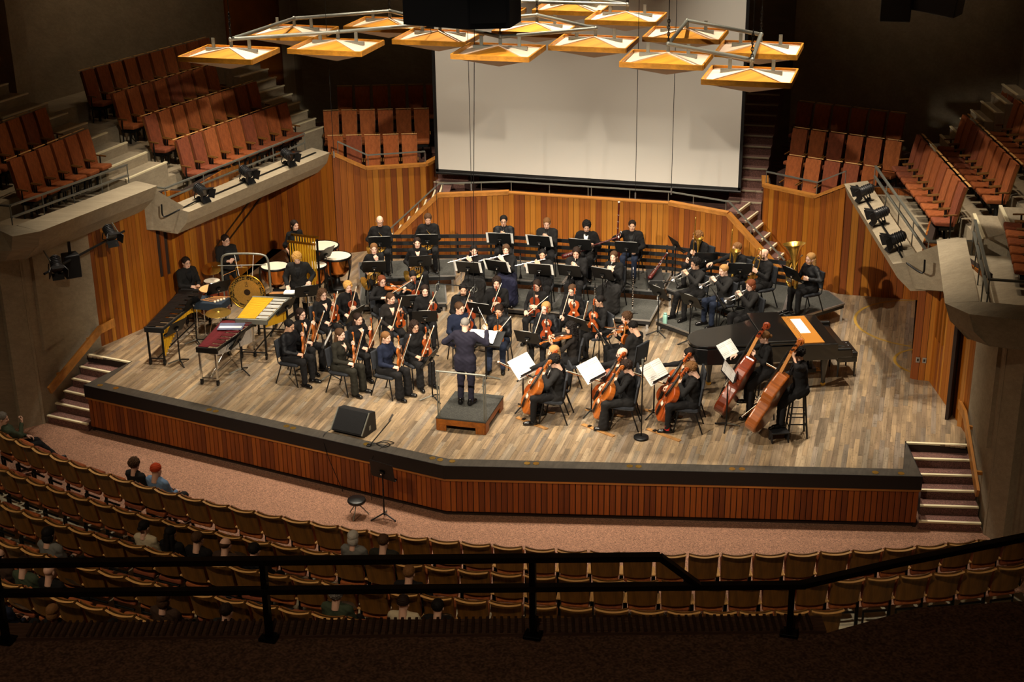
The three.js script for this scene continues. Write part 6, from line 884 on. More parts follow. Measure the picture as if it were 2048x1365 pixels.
// ---------------------------------------------------------------- the orchestra
const ORCH = 'orchestra players', J = (a) => rr(-a, a);
const VARN = (i) => ({ body: M.varnish[i], scroll: M.varnish[i] });
const POSE = {
  vrest: { // violin or viola stood on the left thigh, bow up from the right hand
    L: { p: [0.13, 0.96, 0.28], h: 'grip', palm: [-0.2, 0.1, -1] }, R: { p: [-0.1, 0.65, 0.37], h: 'grip', palm: [0.3, -1, 0] },
    done(a, w, o) { const n = o.viola ? 'viola' : 'violin', b = o.vb || [0.13, 0.6, 0.27]; held(n, `${o.vcol || 'reddish brown'} ${n} held upright by ${w}`, n, a.w(b), a.v(nrm([J(0.04), 1, -0.02 + J(0.05)])), a.v([0.25 + J(0.3), 0, 1]), 'violins and violas', VARN(o.vi ?? Math.floor(rnd() * 4))); held('bow', `wooden bow in the right hand of ${w}`, 'bow', a.w([-0.1, 0.6, 0.4]), a.v(nrm(o.bow || [0.32 + J(0.1), 0.9, 0.1 + J(0.15)])), a.v([0, 0, 1]), 'string bows'); } },
  vlap: { L: { p: [0.02, 0.8, 0.33], h: 'soft', palm: [0, -0.6, -0.8] }, R: { p: [-0.14, 0.66, 0.38], h: 'grip', palm: [0.3, -1, 0] }, // instrument low against the stomach
    done(a, w, o) { const n = o.viola ? 'viola' : 'violin'; held(n, `${n} resting on the lap of ${w}`, n, a.w([0.02, 0.56, 0.26]), a.v([-0.03, 1, -0.06]), a.v([0, 0.1, 1]), 'violins and violas', VARN(o.vi ?? 0)); held('bow', `wooden bow in the right hand of ${w}`, 'bow', a.w([-0.14, 0.6, 0.42]), a.v(nrm(o.bow || [0.35, 0.9, 0])), a.v([0, 0, 1]), 'string bows'); } },
  vplay: { L: { p: [0.36, 1.0, 0.42], h: 'grip', palm: [-0.4, 0.9, -0.2], pole: [0.3, -1, 0.2] }, R: { p: [-0.12, 0.93, 0.45], h: 'grip', palm: [0.2, -1, 0], pole: [-1, -0.3, 0] },
    done(a, w, o) { const n = o.viola ? 'viola' : 'violin'; held(n, `orange ${n} under the chin of ${w}`, n, a.w([0.08, 1.03, 0.06]), a.v(nrm([0.6, -0.04, 0.75])), a.v([-0.2, 1, 0.1]), 'violins and violas', VARN(2)); held('bow', `wooden bow drawn by ${w}`, 'bow', a.w([-0.12, 0.96, 0.46]), a.v(nrm([0.85, 0.25, -0.2])), a.v([0, -1, 0]), 'string bows'); } },
  cello: { L: { p: [0.12, 0.98, 0.26], h: 'grip', palm: [-0.6, 0, -0.8], pole: [1, -0.6, 0] }, R: { p: [-0.26, 0.66, 0.52], h: 'grip', palm: [0.4, -0.8, 0], pole: [-1, -0.3, -0.2] }, knees: 0.24, ankles: 0.24,
    done(a, w, o) { held('cello', `${o.vcol || 'orange brown'} cello between the knees of ${w}`, 'cello', a.w([0.0, 0.2, 0.6]), a.v(nrm([0.13, 1, -0.48])), a.v([0.4, 0.4, 1]), 'cellos', VARN(o.vi ?? 0)); if (o.bow !== false) held('cello_bow', `cello bow in the right hand of ${w}`, 'bow', a.w([-0.3, 0.7, 0.5]), a.v(nrm(o.bow || [0.35, 0.3, 1])), a.v([0, 1, 0]), 'string bows'); } },
  flute: { L: { p: [-0.1, 1.03, 0.24], h: 'soft', palm: [-0.2, 0, -1], pole: [0.8, -1, 0.2] }, R: { p: [-0.34, 0.97, 0.22], h: 'soft', palm: [0, -0.2, 1], pole: [-0.9, -0.8, -0.2] }, done(a, w) { const m = a.mouth; held('flute', `silver flute played by ${w}`, 'flute', a.w(add(m, [0.04, -0.005, 0.012])), a.v(nrm([-1, -0.22, 0.16])), a.v([0, 0.5, 1]), 'flutes'); } },
  clarinet: { L: { p: [0.015, 0.93, 0.29], h: 'soft', palm: [-0.9, 0, -0.3] }, R: { p: [-0.01, 0.8, 0.36], h: 'soft', palm: [0.9, 0, -0.3] }, done(a, w) { const m = a.mouth; held('clarinet', `black clarinet played by ${w}`, 'clarinet', a.w(m), a.v(nrm([0, -0.85, 0.55])), a.v([0, 0.5, 0.85]), 'clarinets'); } },
  oboe: { L: { p: [0.012, 0.96, 0.28], h: 'soft', palm: [-0.9, 0, -0.3] }, R: { p: [-0.012, 0.86, 0.37], h: 'soft', palm: [0.9, 0, -0.3] }, done(a, w) { const m = a.mouth; held('oboe', `slim black oboe played by ${w}`, 'oboe', a.w(m), a.v(nrm([0, -0.7, 0.7])), a.v([0, 0.7, 0.7]), 'oboes'); } },
  horn: { L: { p: [0.06, 0.79, 0.36], h: 'grip', palm: [-0.6, 0, -0.6] }, R: { p: [-0.17, 0.68, 0.28], h: 'soft', palm: [0.9, 0, 0] }, done(a, w, o) { held('french_horn', `${o.hcol || 'brass'} french horn held by ${w}`, 'french horn', a.w([-0.04, o.hy ?? 0.7, 0.33]), a.v([0.15, 1, -0.1]), a.v([0.1, 0.1, 1]), 'french horns', o.hm); } },
  bassoonUp: { R: { p: [-0.27, 0.97, 0.27], h: 'grip', palm: [0.2, 0, -1], pole: [-1, -0.6, 0] }, done(a, w) { held('bassoon', `tall bassoon with white ring held by ${w}`, 'bassoon', a.w([-0.27, 0.42, 0.3]), a.v([0.03, 1, 0.02]), a.v([0.1, 0, 1]), 'bassoons'); } },
  bassoonLap: { L: { p: [0.16, 0.8, 0.33], h: 'grip', palm: [0, 0, -1] }, R: { p: [-0.14, 0.74, 0.33], h: 'grip', palm: [0, 0, -1] }, done(a, w) { held('bassoon', `bassoon held across the lap by ${w}`, 'bassoon', a.w([-0.5, 0.52, 0.36]), a.v(nrm([0.93, 0.36, -0.05])), a.v([0, 0.2, 1]), 'bassoons'); } },
  trumpet: { L: { p: [0.035, 1.03, 0.33], h: 'grip', palm: [-0.9, 0, 0.1], pole: [0.9, -0.8, 0] }, R: { p: [-0.035, 1.06, 0.33], h: 'grip', palm: [0.9, 0, 0.1], pole: [-0.9, -0.8, 0] }, done(a, w) { const m = a.mouth; held('trumpet', `silvery trumpet played by ${w}`, 'trumpet', a.w(add(m, [0, 0, 0.0])), a.v(nrm([0, -0.3, 1])), a.v([0, 1, 0.3]), 'trumpets', { bell: M.silver, lead_pipe: M.silver, tuning_slide: M.silver, bell_bow: M.silver, valve: M.silver }); } },
  trombone: { L: { p: [0.04, 0.83, 0.36], h: 'grip', palm: [-0.6, 0, -0.6] }, done(a, w, o) { held('trombone', `brass trombone stood upright by ${w}`, 'trombone', a.w([0.05, 0.72, 0.36]), a.v(nrm([0.05, 1, 0.0])), a.v([0.6, 0, 0.8]), 'trombones'); } },
  tromboneDown: { L: { p: [0.05, 0.88, 0.35], h: 'grip', palm: [-0.6, 0, -0.6] }, R: { p: [-0.06, 0.8, 0.38], h: 'grip', palm: [0.6, 0, -0.6] }, done(a, w) { held('trombone', `brass trombone with its bell down held by ${w}`, 'trombone', a.w([0.02, 1.0, 0.36]), a.v(nrm([-0.12, -1, 0.12])), a.v([-0.6, 0.1, 0.8]), 'trombones'); } },
  tuba: { L: { p: [0.16, 0.82, 0.3], h: 'grip', palm: [-0.8, 0, 0], pole: [1, -0.6, 0] }, R: { p: [-0.08, 0.78, 0.42], h: 'soft', palm: [0.2, 0, -1] }, done(a, w) { held('tuba', `large brass tuba on the lap of ${w}`, 'tuba', a.w([-0.14, 0.5, 0.34]), a.v(nrm([-0.14, 1, 0.02])), a.v([0, 0, 1]), 'tubas'); } },
  sticks: { L: { p: [0.07, 0.68, 0.36], h: 'grip', palm: [-0.4, -0.8, 0] }, R: { p: [-0.05, 0.7, 0.38], h: 'grip', palm: [0.4, -0.8, 0] }, done(a, w) { for (const k of [0, 1]) held('drumstick', `${k ? 'upper' : 'lower'} drumstick in the hands of ${w}`, 'drumstick', a.w([0.02 - k * 0.05, 0.68 + k * 0.02, 0.36]), a.v(nrm([k ? 0.15 : -0.1, 0.15, 1])), a.v([0, 1, 0]), 'drumsticks in hand'); } },
  mallet: { R: { p: [-0.06, 0.78, 0.38], h: 'grip', palm: [0.5, -0.8, 0] }, L: { p: [0.02, 0.8, 0.36], h: 'grip', palm: [-0.5, -0.6, 0] }, done(a, w) { held('mallet', `soft white-headed mallet held by ${w}`, 'mallet', a.w([0.06, 0.79, 0.36]), a.v(nrm([-1, -0.08, 0.35])), a.v([0, 1, 0])); } },
  calm: { done() {} },
  page: { done() {} },
};
const P = {};
function player(key, who, what, hx, hz, base, f, pose, o = {}) {
  const po = POSE[pose], lean = o.lean ?? 4, lz = Math.sin(lean * D2R) * 0.64 + 0.015, s = Math.sin(f * D2R), c = Math.cos(f * D2R), up = (o.seat ?? 0.45) - 0.45;
  const lift = (h) => h && up ? { ...h, p: add(h.p, [0, up, 0]) } : h;
  const a = person({ ...po, ...o, R: o.R || lift(po.R), L: o.L || lift(po.L), lean, label: what, pos: [hx - s * lz, base, hz - c * lz], f, group: ORCH });
  if (!o.stand && !o.stool) chair(`black padded chair under ${who}`, a.w([0, 0, 0.09]), f * D2R);
  po.done(a, who, o); a.who = who; P[key] = a; return a;
}
// horns
player('P1', 'the balding horn player', 'balding man in black holding a horn, back row left', -4.2, -29.68, 0.4, 22, 'horn', { hair: 'fringe', hc: 'brown', hy: 0.66, nod: 20, glasses: true });
player('P2', 'the short-haired horn player', 'young man in black shirt looking down at his horn, back row', -3.2, -30.1, 0.4, 20, 'horn', { hair: 'short', hc: 'brown', hy: 0.66, nod: 24 });
player('P7', 'the blond woman horn player', 'woman with long blond hair drinking beside her horn', -3.85, -28.35, 0.2, 24, 'horn', { fem: 1, hair: 'long', hc: 'light', skin: 'pale', hy: 0.6, nod: 6, L: { p: [0.02, 1.0, 0.2], h: 'grip', palm: [0, 0, -1] } });
player('P8', 'the brown-haired woman horn player', 'woman in a black v-neck with brown hair behind a stand', -3.07, -28.96, 0.2, 22, 'horn', { fem: 1, vneck: true, hair: 'long', hc: 'dark', skin: 'pale', hy: 0.6, nod: 4 });
// woodwind
player('P3', 'the clarinettist with swept black hair', 'man with swept black hair and glasses playing clarinet', -1.49, -30.34, 0.4, 14, 'clarinet', { hair: 'short', hc: 'black', skin: 'tan', glasses: true, c1: 'black3' });
player('P4', 'the fair-haired clarinettist', 'fair-haired man in a dark jacket playing clarinet', -0.5, -30.39, 0.4, 8, 'clarinet', { hair: 'short', hc: 'light', top: 'jacket', c1: 'char', nod: 18 });
player('P5', 'the bow-tied bassoonist', 'curly-haired bassoonist in white shirt and bow tie', 0.41, -30.38, 0.4, 4, 'bassoonLap', { hair: 'curly', hc: 'black', top: 'jacket', inner: 'shirt', tie: true, nod: 24, look: 8 });
player('P6', 'the upright bassoonist', 'young bassoonist in black resting a hand on his knee', 1.38, -30.65, 0.4, 0, 'bassoonUp', { hair: 'short', hc: 'dark', skin: 'tan', top: 'jacket', c1: 'black2', c2: 'denim', nod: 2, look: 10, L: { p: [0.14, 0.66, 0.36], h: 'flat', palm: [0, -1, 0] } });
player('P9', 'the flautist with straight black hair', 'woman with straight black hair playing a flute', -1.7, -28.73, 0.2, 14, 'flute', { fem: 1, hair: 'long', hc: 'black', skirt: 0.8, c2: 'char', skin: 'fair', look: 10 });
player('P10', 'the flautist in the long blue dress', 'flautist with brown hair in a long midnight blue dress', -1.04, -28.95, 0.2, 10, 'flute', { fem: 1, hair: 'bob', hc: 'brown', skirt: 1.25, c2: 'navy', skin: 'pale', short: true });
player('P11', 'the right-hand flautist', 'dark-haired woman playing the rightmost flute', -0.19, -28.82, 0.2, 8, 'flute', { fem: 1, hair: 'pony', hc: 'black', skin: 'tan', c1: 'black2' });
player('P12', 'the jacketed oboist', 'long-haired man in a black jacket playing oboe', 0.48, -29.11, 0.2, 2, 'oboe', { hair: 'bob', hc: 'dark', top: 'jacket', c1: 'black2', nod: 18 });
player('P13', 'the oboist in a wide skirt', 'woman with long brown hair and wide black trousers playing oboe', 1.31, -29.04, 0.2, -6, 'oboe', { fem: 1, vneck: true, hair: 'long', hc: 'brown', skirt: 1.05, c2: 'char', skin: 'pale' });
// brass
player('TB1', 'the leaning trombonist', 'fair trombonist with glasses leaning forward, back row right', 2.9, -30.26, 0.4, -34, 'trombone', { hair: 'curly', hc: 'light', glasses: true, top: 'jacket', c1: 'black2', lean: 14, look: -30 });
player('TB2', 'the reaching trombonist', 'short-haired trombonist reaching for his music stand', 3.83, -29.62, 0.4, -38, 'trombone', { hair: 'short', hc: 'light', lean: 8, look: -25, R: { p: [-0.28, 0.84, 0.62], h: 'soft', palm: [0, -1, 0] } });
player('TB3', 'the bald trombonist', 'bald trombonist with glasses and a short beard', 4.43, -29.32, 0.4, -42, 'tromboneDown', { hair: 'none', glasses: true, beard: true, hc: 'brown', look: -15, c1: 'black2' });
player('TU', 'the long-haired tuba player', 'tuba player with long fair hair, beard and glasses', 5.39, -29.26, 0.4, -46, 'tuba', { hair: 'long', hc: 'blond', beard: true, glasses: true, skin: 'pale', c1: 'black3' });
player('T1', 'the dark-haired trumpeter', 'dark-haired trumpeter in a black suit, leftmost of three', 3.06, -28.98, 0.2, -42, 'trumpet', { hair: 'curly', hc: 'black', top: 'jacket', c1: 'char', glasses: true, skin: 'tan', nod: 6, footR: 0.1 });
player('T2', 'the sandy-haired trumpeter', 'sandy-haired trumpeter in a black jacket, middle of three', 3.69, -28.69, 0.2, -44, 'trumpet', { hair: 'short', hc: 'blond', top: 'jacket', c1: 'char', c2: 'denim', skin: 'pale', nod: 10 });
player('T3', 'the auburn-haired trumpeter', 'woman with auburn hair playing trumpet, rightmost of three', 4.34, -27.92, 0.2, -52, 'trumpet', { fem: 1, hair: 'bob', hc: 'red', top: 'jacket', c1: 'char', glasses: true, skin: 'pale', nod: 14 });
// percussion
player('PC1', 'the drummer by the side wall', 'seated drummer with glasses holding sticks by the wall', -7.58, -26.85, 0.08, 58, 'sticks', { hair: 'short', hc: 'dark', glasses: true, top: 'jacket', c1: 'char', stool: true });
player('PC2', 'the percussionist with the mallet', 'dark-haired percussionist holding a soft mallet', -7.2, -28.0, 0.0, 46, 'mallet', { hair: 'short', hc: 'dark', glasses: true, top: 'jacket', c1: 'char', seat: 0.7, stool: true, look: 20, nod: 4 });
player('PC3', 'the timpanist', 'short-sleeved woman standing among the timpani', -5.98, -29.0, 0, 60, 'calm', { fem: 1, stand: true, hair: 'bob', hc: 'dark', short: true, R: { p: [-0.2, 0.82, 0.18], h: 'soft' }, L: { p: [0.22, 0.82, 0.2], h: 'soft' }, nod: 4 });
player('PC4', 'the blond percussionist', 'standing blond percussionist bending over a trap tray', -5.02, -26.92, 0, 20, 'calm', { stand: true, hair: 'curly', hc: 'gold', top: 'jacket', c1: 'char', lean: 14, nod: 34, skin: 'pale', R: { p: [-0.22, 0.93, 0.36], h: 'flat', palm: [0, -1, 0] }, L: { p: [0.22, 0.98, 0.3], h: 'grip', palm: [-0.6, -0.6, 0] } });
// violins, left to right and front to back
player('V1', 'the violinist at the far left', 'dark-haired violinist in a shiny black shirt, far left', -3.98, -24.09, 0, 78, 'vrest', { hair: 'short', hc: 'black', glasses: true, skin: 'tan', c1: 'black3', nod: 14, vi: 2 });
player('V2', 'the bespectacled woman behind the far-left violinist', 'woman violinist with glasses and dark hair, second on the left', -4.02, -24.74, 0, 70, 'vrest', { fem: 1, vneck: true, hair: 'bob', hc: 'dark', glasses: true, skin: 'pale', flare: 0.03, vi: 2 });
player('V3', 'the curly woman before the vibraphone', 'woman with curly brown shoulder-length hair holding a violin', -4.04, -25.88, 0, 56, 'vrest', { fem: 1, vneck: true, hair: 'longcurly', hc: 'brown', glasses: true, skin: 'pale', vi: 0 });
player('V4', 'the violinist with golden curls', 'violinist with bright golden curls', -3.7, -26.42, 0, 40, 'vlap', { hair: 'curly', hc: 'gold', skin: 'pale', fem: 1, vi: 3, bow: [0.25, 1, 0.1] });
player('V5', 'the violinist with very long hair', 'woman with very long brown hair seen from behind the stand', -2.86, -23.9, 0, 76, 'vrest', { fem: 1, vneck: true, hair: 'long', hc: 'brown', skin: 'pale', c1: 'olive', c2: 'olive', flare: 0.035, vi: 2 });
player('V6', 'the violinist with auburn ponytail', 'woman violinist with an auburn ponytail over her shoulder', -2.83, -24.75, 0, 62, 'vrest', { fem: 1, vneck: true, hair: 'long', hc: 'dark', skin: 'fair', flare: 0.03, vi: 0 });
player('V7', 'the violinist with light brown ponytail', 'violinist in a dark blue shirt with light brown ponytail', -1.96, -23.96, 0, 72, 'vrest', { fem: 1, hair: 'pony', hc: 'light', skin: 'fair', c1: 'dkblue', flare: 0.045, vi: 2 });
player('V8', 'the violinist with tight dark curls', 'woman with tight dark curls and glasses holding a violin', -1.63, -24.62, 0, 50, 'vrest', { fem: 1, hair: 'longcurly', hc: 'dark', glasses: true, skin: 'tan', flare: 0.035, vi: 0 });
player('V9', 'the violinist in lace sleeves', 'woman violinist in a black top with lace sleeves', -2.61, -26.0, 0, 34, 'vrest', { fem: 1, vneck: true, hair: 'pony', hc: 'brown', skin: 'fair', c1: 'lace', look: 30, vi: 0 });
player('V10', 'the violinist with reddish hair', 'violinist with reddish hair and glasses before the horns', -3.15, -26.94, 0, 44, 'vplay', { fem: 1, hair: 'bob', hc: 'red', glasses: true, skin: 'pale' });
player('V11', 'the man reading over a stand', 'bearded dark-haired man bending to read over a stand', -2.63, -27.38, 0, 32, 'vlap', { hair: 'crop', hc: 'black', skin: 'mid', c1: 'black3', beard: true, nod: 26, vi: 1 });
player('V12', 'the violinist with a red-tipped fringe', 'violinist with a dark fringe and red hair ends', -2.09, -26.59, 0, 22, 'vrest', { fem: 1, hair: 'bob', hc: 'dark', skin: 'pale', vi: 1 });
player('V13', 'the second violinist behind the conductor', 'young man with dark hair in black jacket left of centre', -1.35, -26.83, 0, 20, 'vrest', { hair: 'short', hc: 'black', skin: 'tan', top: 'jacket', vi: 1 });
player('V14', 'the curly player before the blue dress', 'curly-haired young player holding a violin upright at centre', -0.8, -27.39, 0, 12, 'vlap', { hair: 'curly', hc: 'dark', skin: 'fair', vi: 1 });
player('V15', 'the man hidden by the conductor', 'man with glasses half hidden behind the conductor', -1.09, -25.78, 0, 30, 'vrest', { hair: 'short', hc: 'brown', glasses: true, skin: 'fair', c1: 'dkblue', look: 30, vi: 1 });
player('V16', 'the violinist facing the conductor', 'dark-haired violinist looking down beside the conductor stand', -0.31, -25.86, 0, 6, 'vlap', { hair: 'short', hc: 'dark', skin: 'tan', c1: 'black3', c2: 'denim', nod: 22, footR: 0.1, vi: 2, bow: [0.6, 0.8, 0] });
// violas
player('A1', 'the woman with long straight dark hair', 'smiling player with long dark hair before the low riser', 0.05, -27.43, 0, -4, 'vlap', { fem: 1, vneck: true, hair: 'long', hc: 'dark', skin: 'fair', nod: 18, viola: true, vi: 3, bow: [0.75, 0.75, 0.1] });
player('A2', 'the viola player with tied-back hair', 'woman with tied-back hair and glasses holding a viola', 0.81, -27.34, 0, -10, 'vrest', { fem: 1, vneck: true, hair: 'bun', hc: 'brown', glasses: true, skin: 'pale', viola: true, vi: 0, nod: 20, bulk: 1.12 });
player('A3', 'the viola player with a dark bun', 'woman with dark curly bun touching her music stand', 1.49, -26.83, 0, -50, 'vrest', { fem: 1, hair: 'bun', hc: 'black', skin: 'tan', viola: true, vi: 0, R: { p: [-0.2, 0.78, 0.56], h: 'soft' }, look: -10 });
player('A4', 'the viola player with parted fair hair', 'viola player with fair hair parted in the middle', 0.55, -26.2, 0, -14, 'vrest', { hair: 'bob', hc: 'blond', glasses: true, skin: 'pale', viola: true, vi: 1, c1: 'black3' });
player('A5', 'the woman playing with black ringlets', 'woman with black ringlets playing a viola in profile', 1.27, -25.29, 0, -82, 'vplay', { fem: 1, hair: 'longcurly', hc: 'black', skin: 'tan', viola: true, c1: 'lace' });
player('A6', 'the viola player turning a page', 'curly brown-haired viola player reaching to her music', 2.2, -26.05, 0, -62, 'vplay', { fem: 1, hair: 'curly', hc: 'brown', skin: 'fair', viola: true, R: { p: [-0.1, 0.82, 0.62], h: 'soft', palm: [0, -1, 0] } });
player('A7', 'the viola player in the black suit', 'man in black suit seen from behind, head bent over a viola', 2.42, -25.6, 0, -112, 'vlap', { hair: 'short', hc: 'black', skin: 'tan', top: 'jacket', c1: 'char', viola: true, vi: 2, nod: 26 });
// cellos
player('C1', 'the long-haired blond cellist', 'long-haired blond cellist reaching to the stand', 1.25, -24.06, 0, -66, 'cello', { hair: 'long', hc: 'blond', skin: 'fair', c1: 'black2', R: { p: [-0.1, 0.78, 0.64], h: 'soft', palm: [0, -1, 0] }, bow: false, lean: 12 });
player('C2', 'the front cellist in the dark suit', 'front cellist in a dark suit with black hair', 1.38, -23.6, 0, -80, 'cello', { hair: 'curly', hc: 'black', skin: 'fair', top: 'jacket', c1: 'char', inner: 'shirt', nod: 20, vi: 2, bow: [0.3, 0.6, 1] });
player('C3', 'the bald cellist', 'bald bearded cellist with glasses stretching an arm to his music', 2.48, -24.27, 0, -72, 'cello', { hair: 'none', beard: true, hc: 'brown', glasses: true, skin: 'pale', top: 'jacket', c1: 'black2', R: { p: [-0.18, 0.84, 0.66], h: 'soft', palm: [0, -1, 0] }, bow: false, lean: 12 });
player('C4', 'the front cellist in pinstripe trousers', 'front cellist with dark curls and wide pinstripe trousers', 2.69, -23.66, 0, -84, 'cello', { fem: 1, hair: 'curly', hc: 'dark', skin: 'fair', flare: 0.06, c2: 'char', nod: 22, vi: 2, bow: [0.2, 0.35, 1] });
player('C5', 'the cellist with a dark ponytail', 'cellist with sleek dark ponytail stretching out an arm', 3.66, -24.52, 0, -74, 'cello', { hair: 'pony', hc: 'black', skin: 'fair', c1: 'black2', R: { p: [-0.18, 0.86, 0.66], h: 'soft', palm: [0, -1, 0] }, bow: false, lean: 10, nod: 16 });
player('C6', 'the front cellist with red socks', 'front cellist with light brown hair and red socks', 3.81, -23.84, 0, -84, 'cello', { hair: 'curly', hc: 'light', skin: 'fair', c1: 'char', nod: 24, vi: 0, socks: true, vcol: 'glossy red brown', bow: [0.2, 0.4, 1] });
// double basses on tall stools
function bassist(key, who, what, x, z, f, o) {
  const a = player(key, who, what, x, z, 0, f, 'calm', { seat: 0.85, stool: true, lean: 6, ...o });
  held('double_bass', `${o.vcol} double bass leaning on ${who}`, 'double bass', a.w([0.0, 0.17, 0.76]), a.v(nrm([0.1, 1, -0.42])), a.v([-0.62, 0.35, 1]), 'double basses', VARN(o.vi)); held('cello_bow', `bow dangling from the right hand of ${who}`, 'bow', a.w(o.bp), a.v(nrm(o.bd)), a.v([0, 1, 0.2]), 'string bows');
  const s = thing('bar_stool', `tall black wooden stool under ${who}`, 'stool', a.w([0, 0, 0.03]), f * D2R, 'bass stools'); mesh('seat', lathe([[0, 0.8], [0.15, 0.8], [0.165, 0.82], [0.15, 0.845], [0, 0.84]], 20), M.ebony, s); for (const [u, v] of [[-1, -1], [-1, 1], [1, -1], [1, 1]]) mesh('leg', rod([u * 0.1, 0.8, v * 0.1], [u * 0.17, 0, v * 0.17], 0.018), M.ebony, s); for (const y of [0.2, 0.4]) for (const k of [0, 1, 2, 3]) { const q = 0.17 - y * 0.0875, c = [[-q, -q], [q, -q], [q, q], [-q, q]]; mesh('rung', rod([c[k][0], y + (k % 2) * 0.07, c[k][1]], [c[(k + 1) % 4][0], y + (k % 2) * 0.07, c[(k + 1) % 4][1]], 0.011), M.ebony, s); }
  return a;
}
bassist('B1', 'the woman bassist', 'woman bassist with light brown hair reaching to her music', 4.98, -24.66, -72, { fem: 1, hair: 'bun', hc: 'light', skin: 'pale', vi: 1, vcol: 'dark red', footY: [0.3, 0.1], L: { p: [0.1, 1.3, 0.3], h: 'grip', palm: [-0.5, 0, -0.8], pole: [1, -0.6, 0] }, R: { p: [-0.16, 1.14, 0.64], h: 'soft', palm: [0, -1, 0] }, bp: [-0.02, 1.22, 0.32], bd: [0.9, -0.05, -0.5] });
bassist('B2', 'the curly-haired bassist', 'curly-haired bassist in a black suit with foot on a step', 5.64, -24.03, -76, { hair: 'curly', hc: 'black', skin: 'tan', top: 'jacket', c1: 'black2', vi: 2, vcol: 'golden brown', footY: [0.1, 0.28], L: { p: [0.14, 1.62, 0.2], h: 'grip', palm: [-0.5, 0, -0.8], pole: [1, -0.2, 0.1] }, R: { p: [-0.24, 1.02, 0.36], h: 'soft' }, bp: [-0.02, 0.78, 0.5], bd: [0.5, -0.35, 0.7] });
{ const s = thing('foot_step', 'small black plastic step stool under the bassist foot', 'step stool', [5.42, 0, -23.72], 0.4); mesh('top', rbox(0.32, 0.03, 0.22, 0, 0.185, 0, 0.01), M.blackPlastic, s); for (const k of [-1, 1]) mesh('side', loft([[[k * 0.14, 0, -0.11], [k * 0.14, 0, -0.06], [k * 0.14, 0.09, 0], [k * 0.14, 0, 0.06], [k * 0.14, 0, 0.11], [k * 0.14, 0.18, 0.1], [k * 0.14, 0.18, -0.1]], [[k * 0.155, 0, -0.11], [k * 0.155, 0, -0.06], [k * 0.155, 0.09, 0], [k * 0.155, 0, 0.06], [k * 0.155, 0, 0.11], [k * 0.155, 0.18, 0.1], [k * 0.155, 0.18, -0.1]]]), M.blackPlastic, s); }
for (const [k, w, h] of [['PC1', 'the drummer by the side wall', 0.5], ['PC2', 'the percussionist with the mallet', 0.68]]) { const p = P[k].g.position, s = thing('drum_throne', `round black stool under ${w}`, 'stool', [p.x, 0, p.z]); mesh('seat', lathe([[0, h - 0.06], [0.16, h - 0.06], [0.17, h - 0.03], [0.15, h - 0.005], [0, h]], 20), M.leather, s); mesh('post', rod([0, 0.2, 0], [0, h - 0.05, 0], 0.016), M.chrome, s); for (let i = 0; i < 3; i++) mesh('leg', rod([0, 0.3, 0], [Math.sin(i * 2.1) * 0.24, 0.01, Math.cos(i * 2.1) * 0.24], 0.011), M.chrome, s); }
// conductor
{
  const a = player('CO', 'the conductor', 'conductor in dark suit on the podium with raised baton', -0.22, -23.42, 0.255, 176, 'calm', { stand: true, hair: 'crop', hc: 'grey', skin: 'fair', top: 'jacket', c1: 'suit', c2: 'suit', lean: 3, nod: 6, look: 6, R: { p: [-0.3, 1.42, 0.32], h: 'grip', palm: [0.7, -0.6, 0], pole: [-0.8, -1, -0.1] }, L: { p: [0.26, 1.02, 0.24], h: 'soft', pole: [1, -0.5, -0.4] } });
  held('baton', 'thin white baton in the raised hand of the conductor', 'baton', a.w([-0.3, 1.46, 0.34]), a.v(nrm([0.55, 0.8, 0.25])), a.v([0, 0, 1]));
  const s = thing('conductor_stand', 'wide black conductor stand with an open white score', 'music stand', [-0.33, 0, -25.0]); mesh('desk', merge(rbox(0.68, 0.014, 0.46, 0, 0, 0, 0.005), box(0.68, 0.04, 0.012, 0, 0.015, 0.23)), M.blackMetal, s); s.children[0].position.set(0, 0.9, 0); s.children[0].rotation.x = 0.35; mesh('pole', rod([0, 0.05, 0], [0, 0.9, 0], 0.018), M.blackMetal, s); for (let k = 0; k < 3; k++) mesh('foot', rod([0, 0.12, 0], [Math.sin(k * 2.094) * 0.28, 0.015, Math.cos(k * 2.094) * 0.28], 0.016), M.steel, s);
  const sc = tagged('score', sheet2, paperMat, 'open white score on the conductor stand', 'sheet music'); sc.position.set(-0.4, 0.935, -24.99); sc.rotation.x = -Math.PI / 2 + 0.35; sc.scale.setScalar(1.12);
}
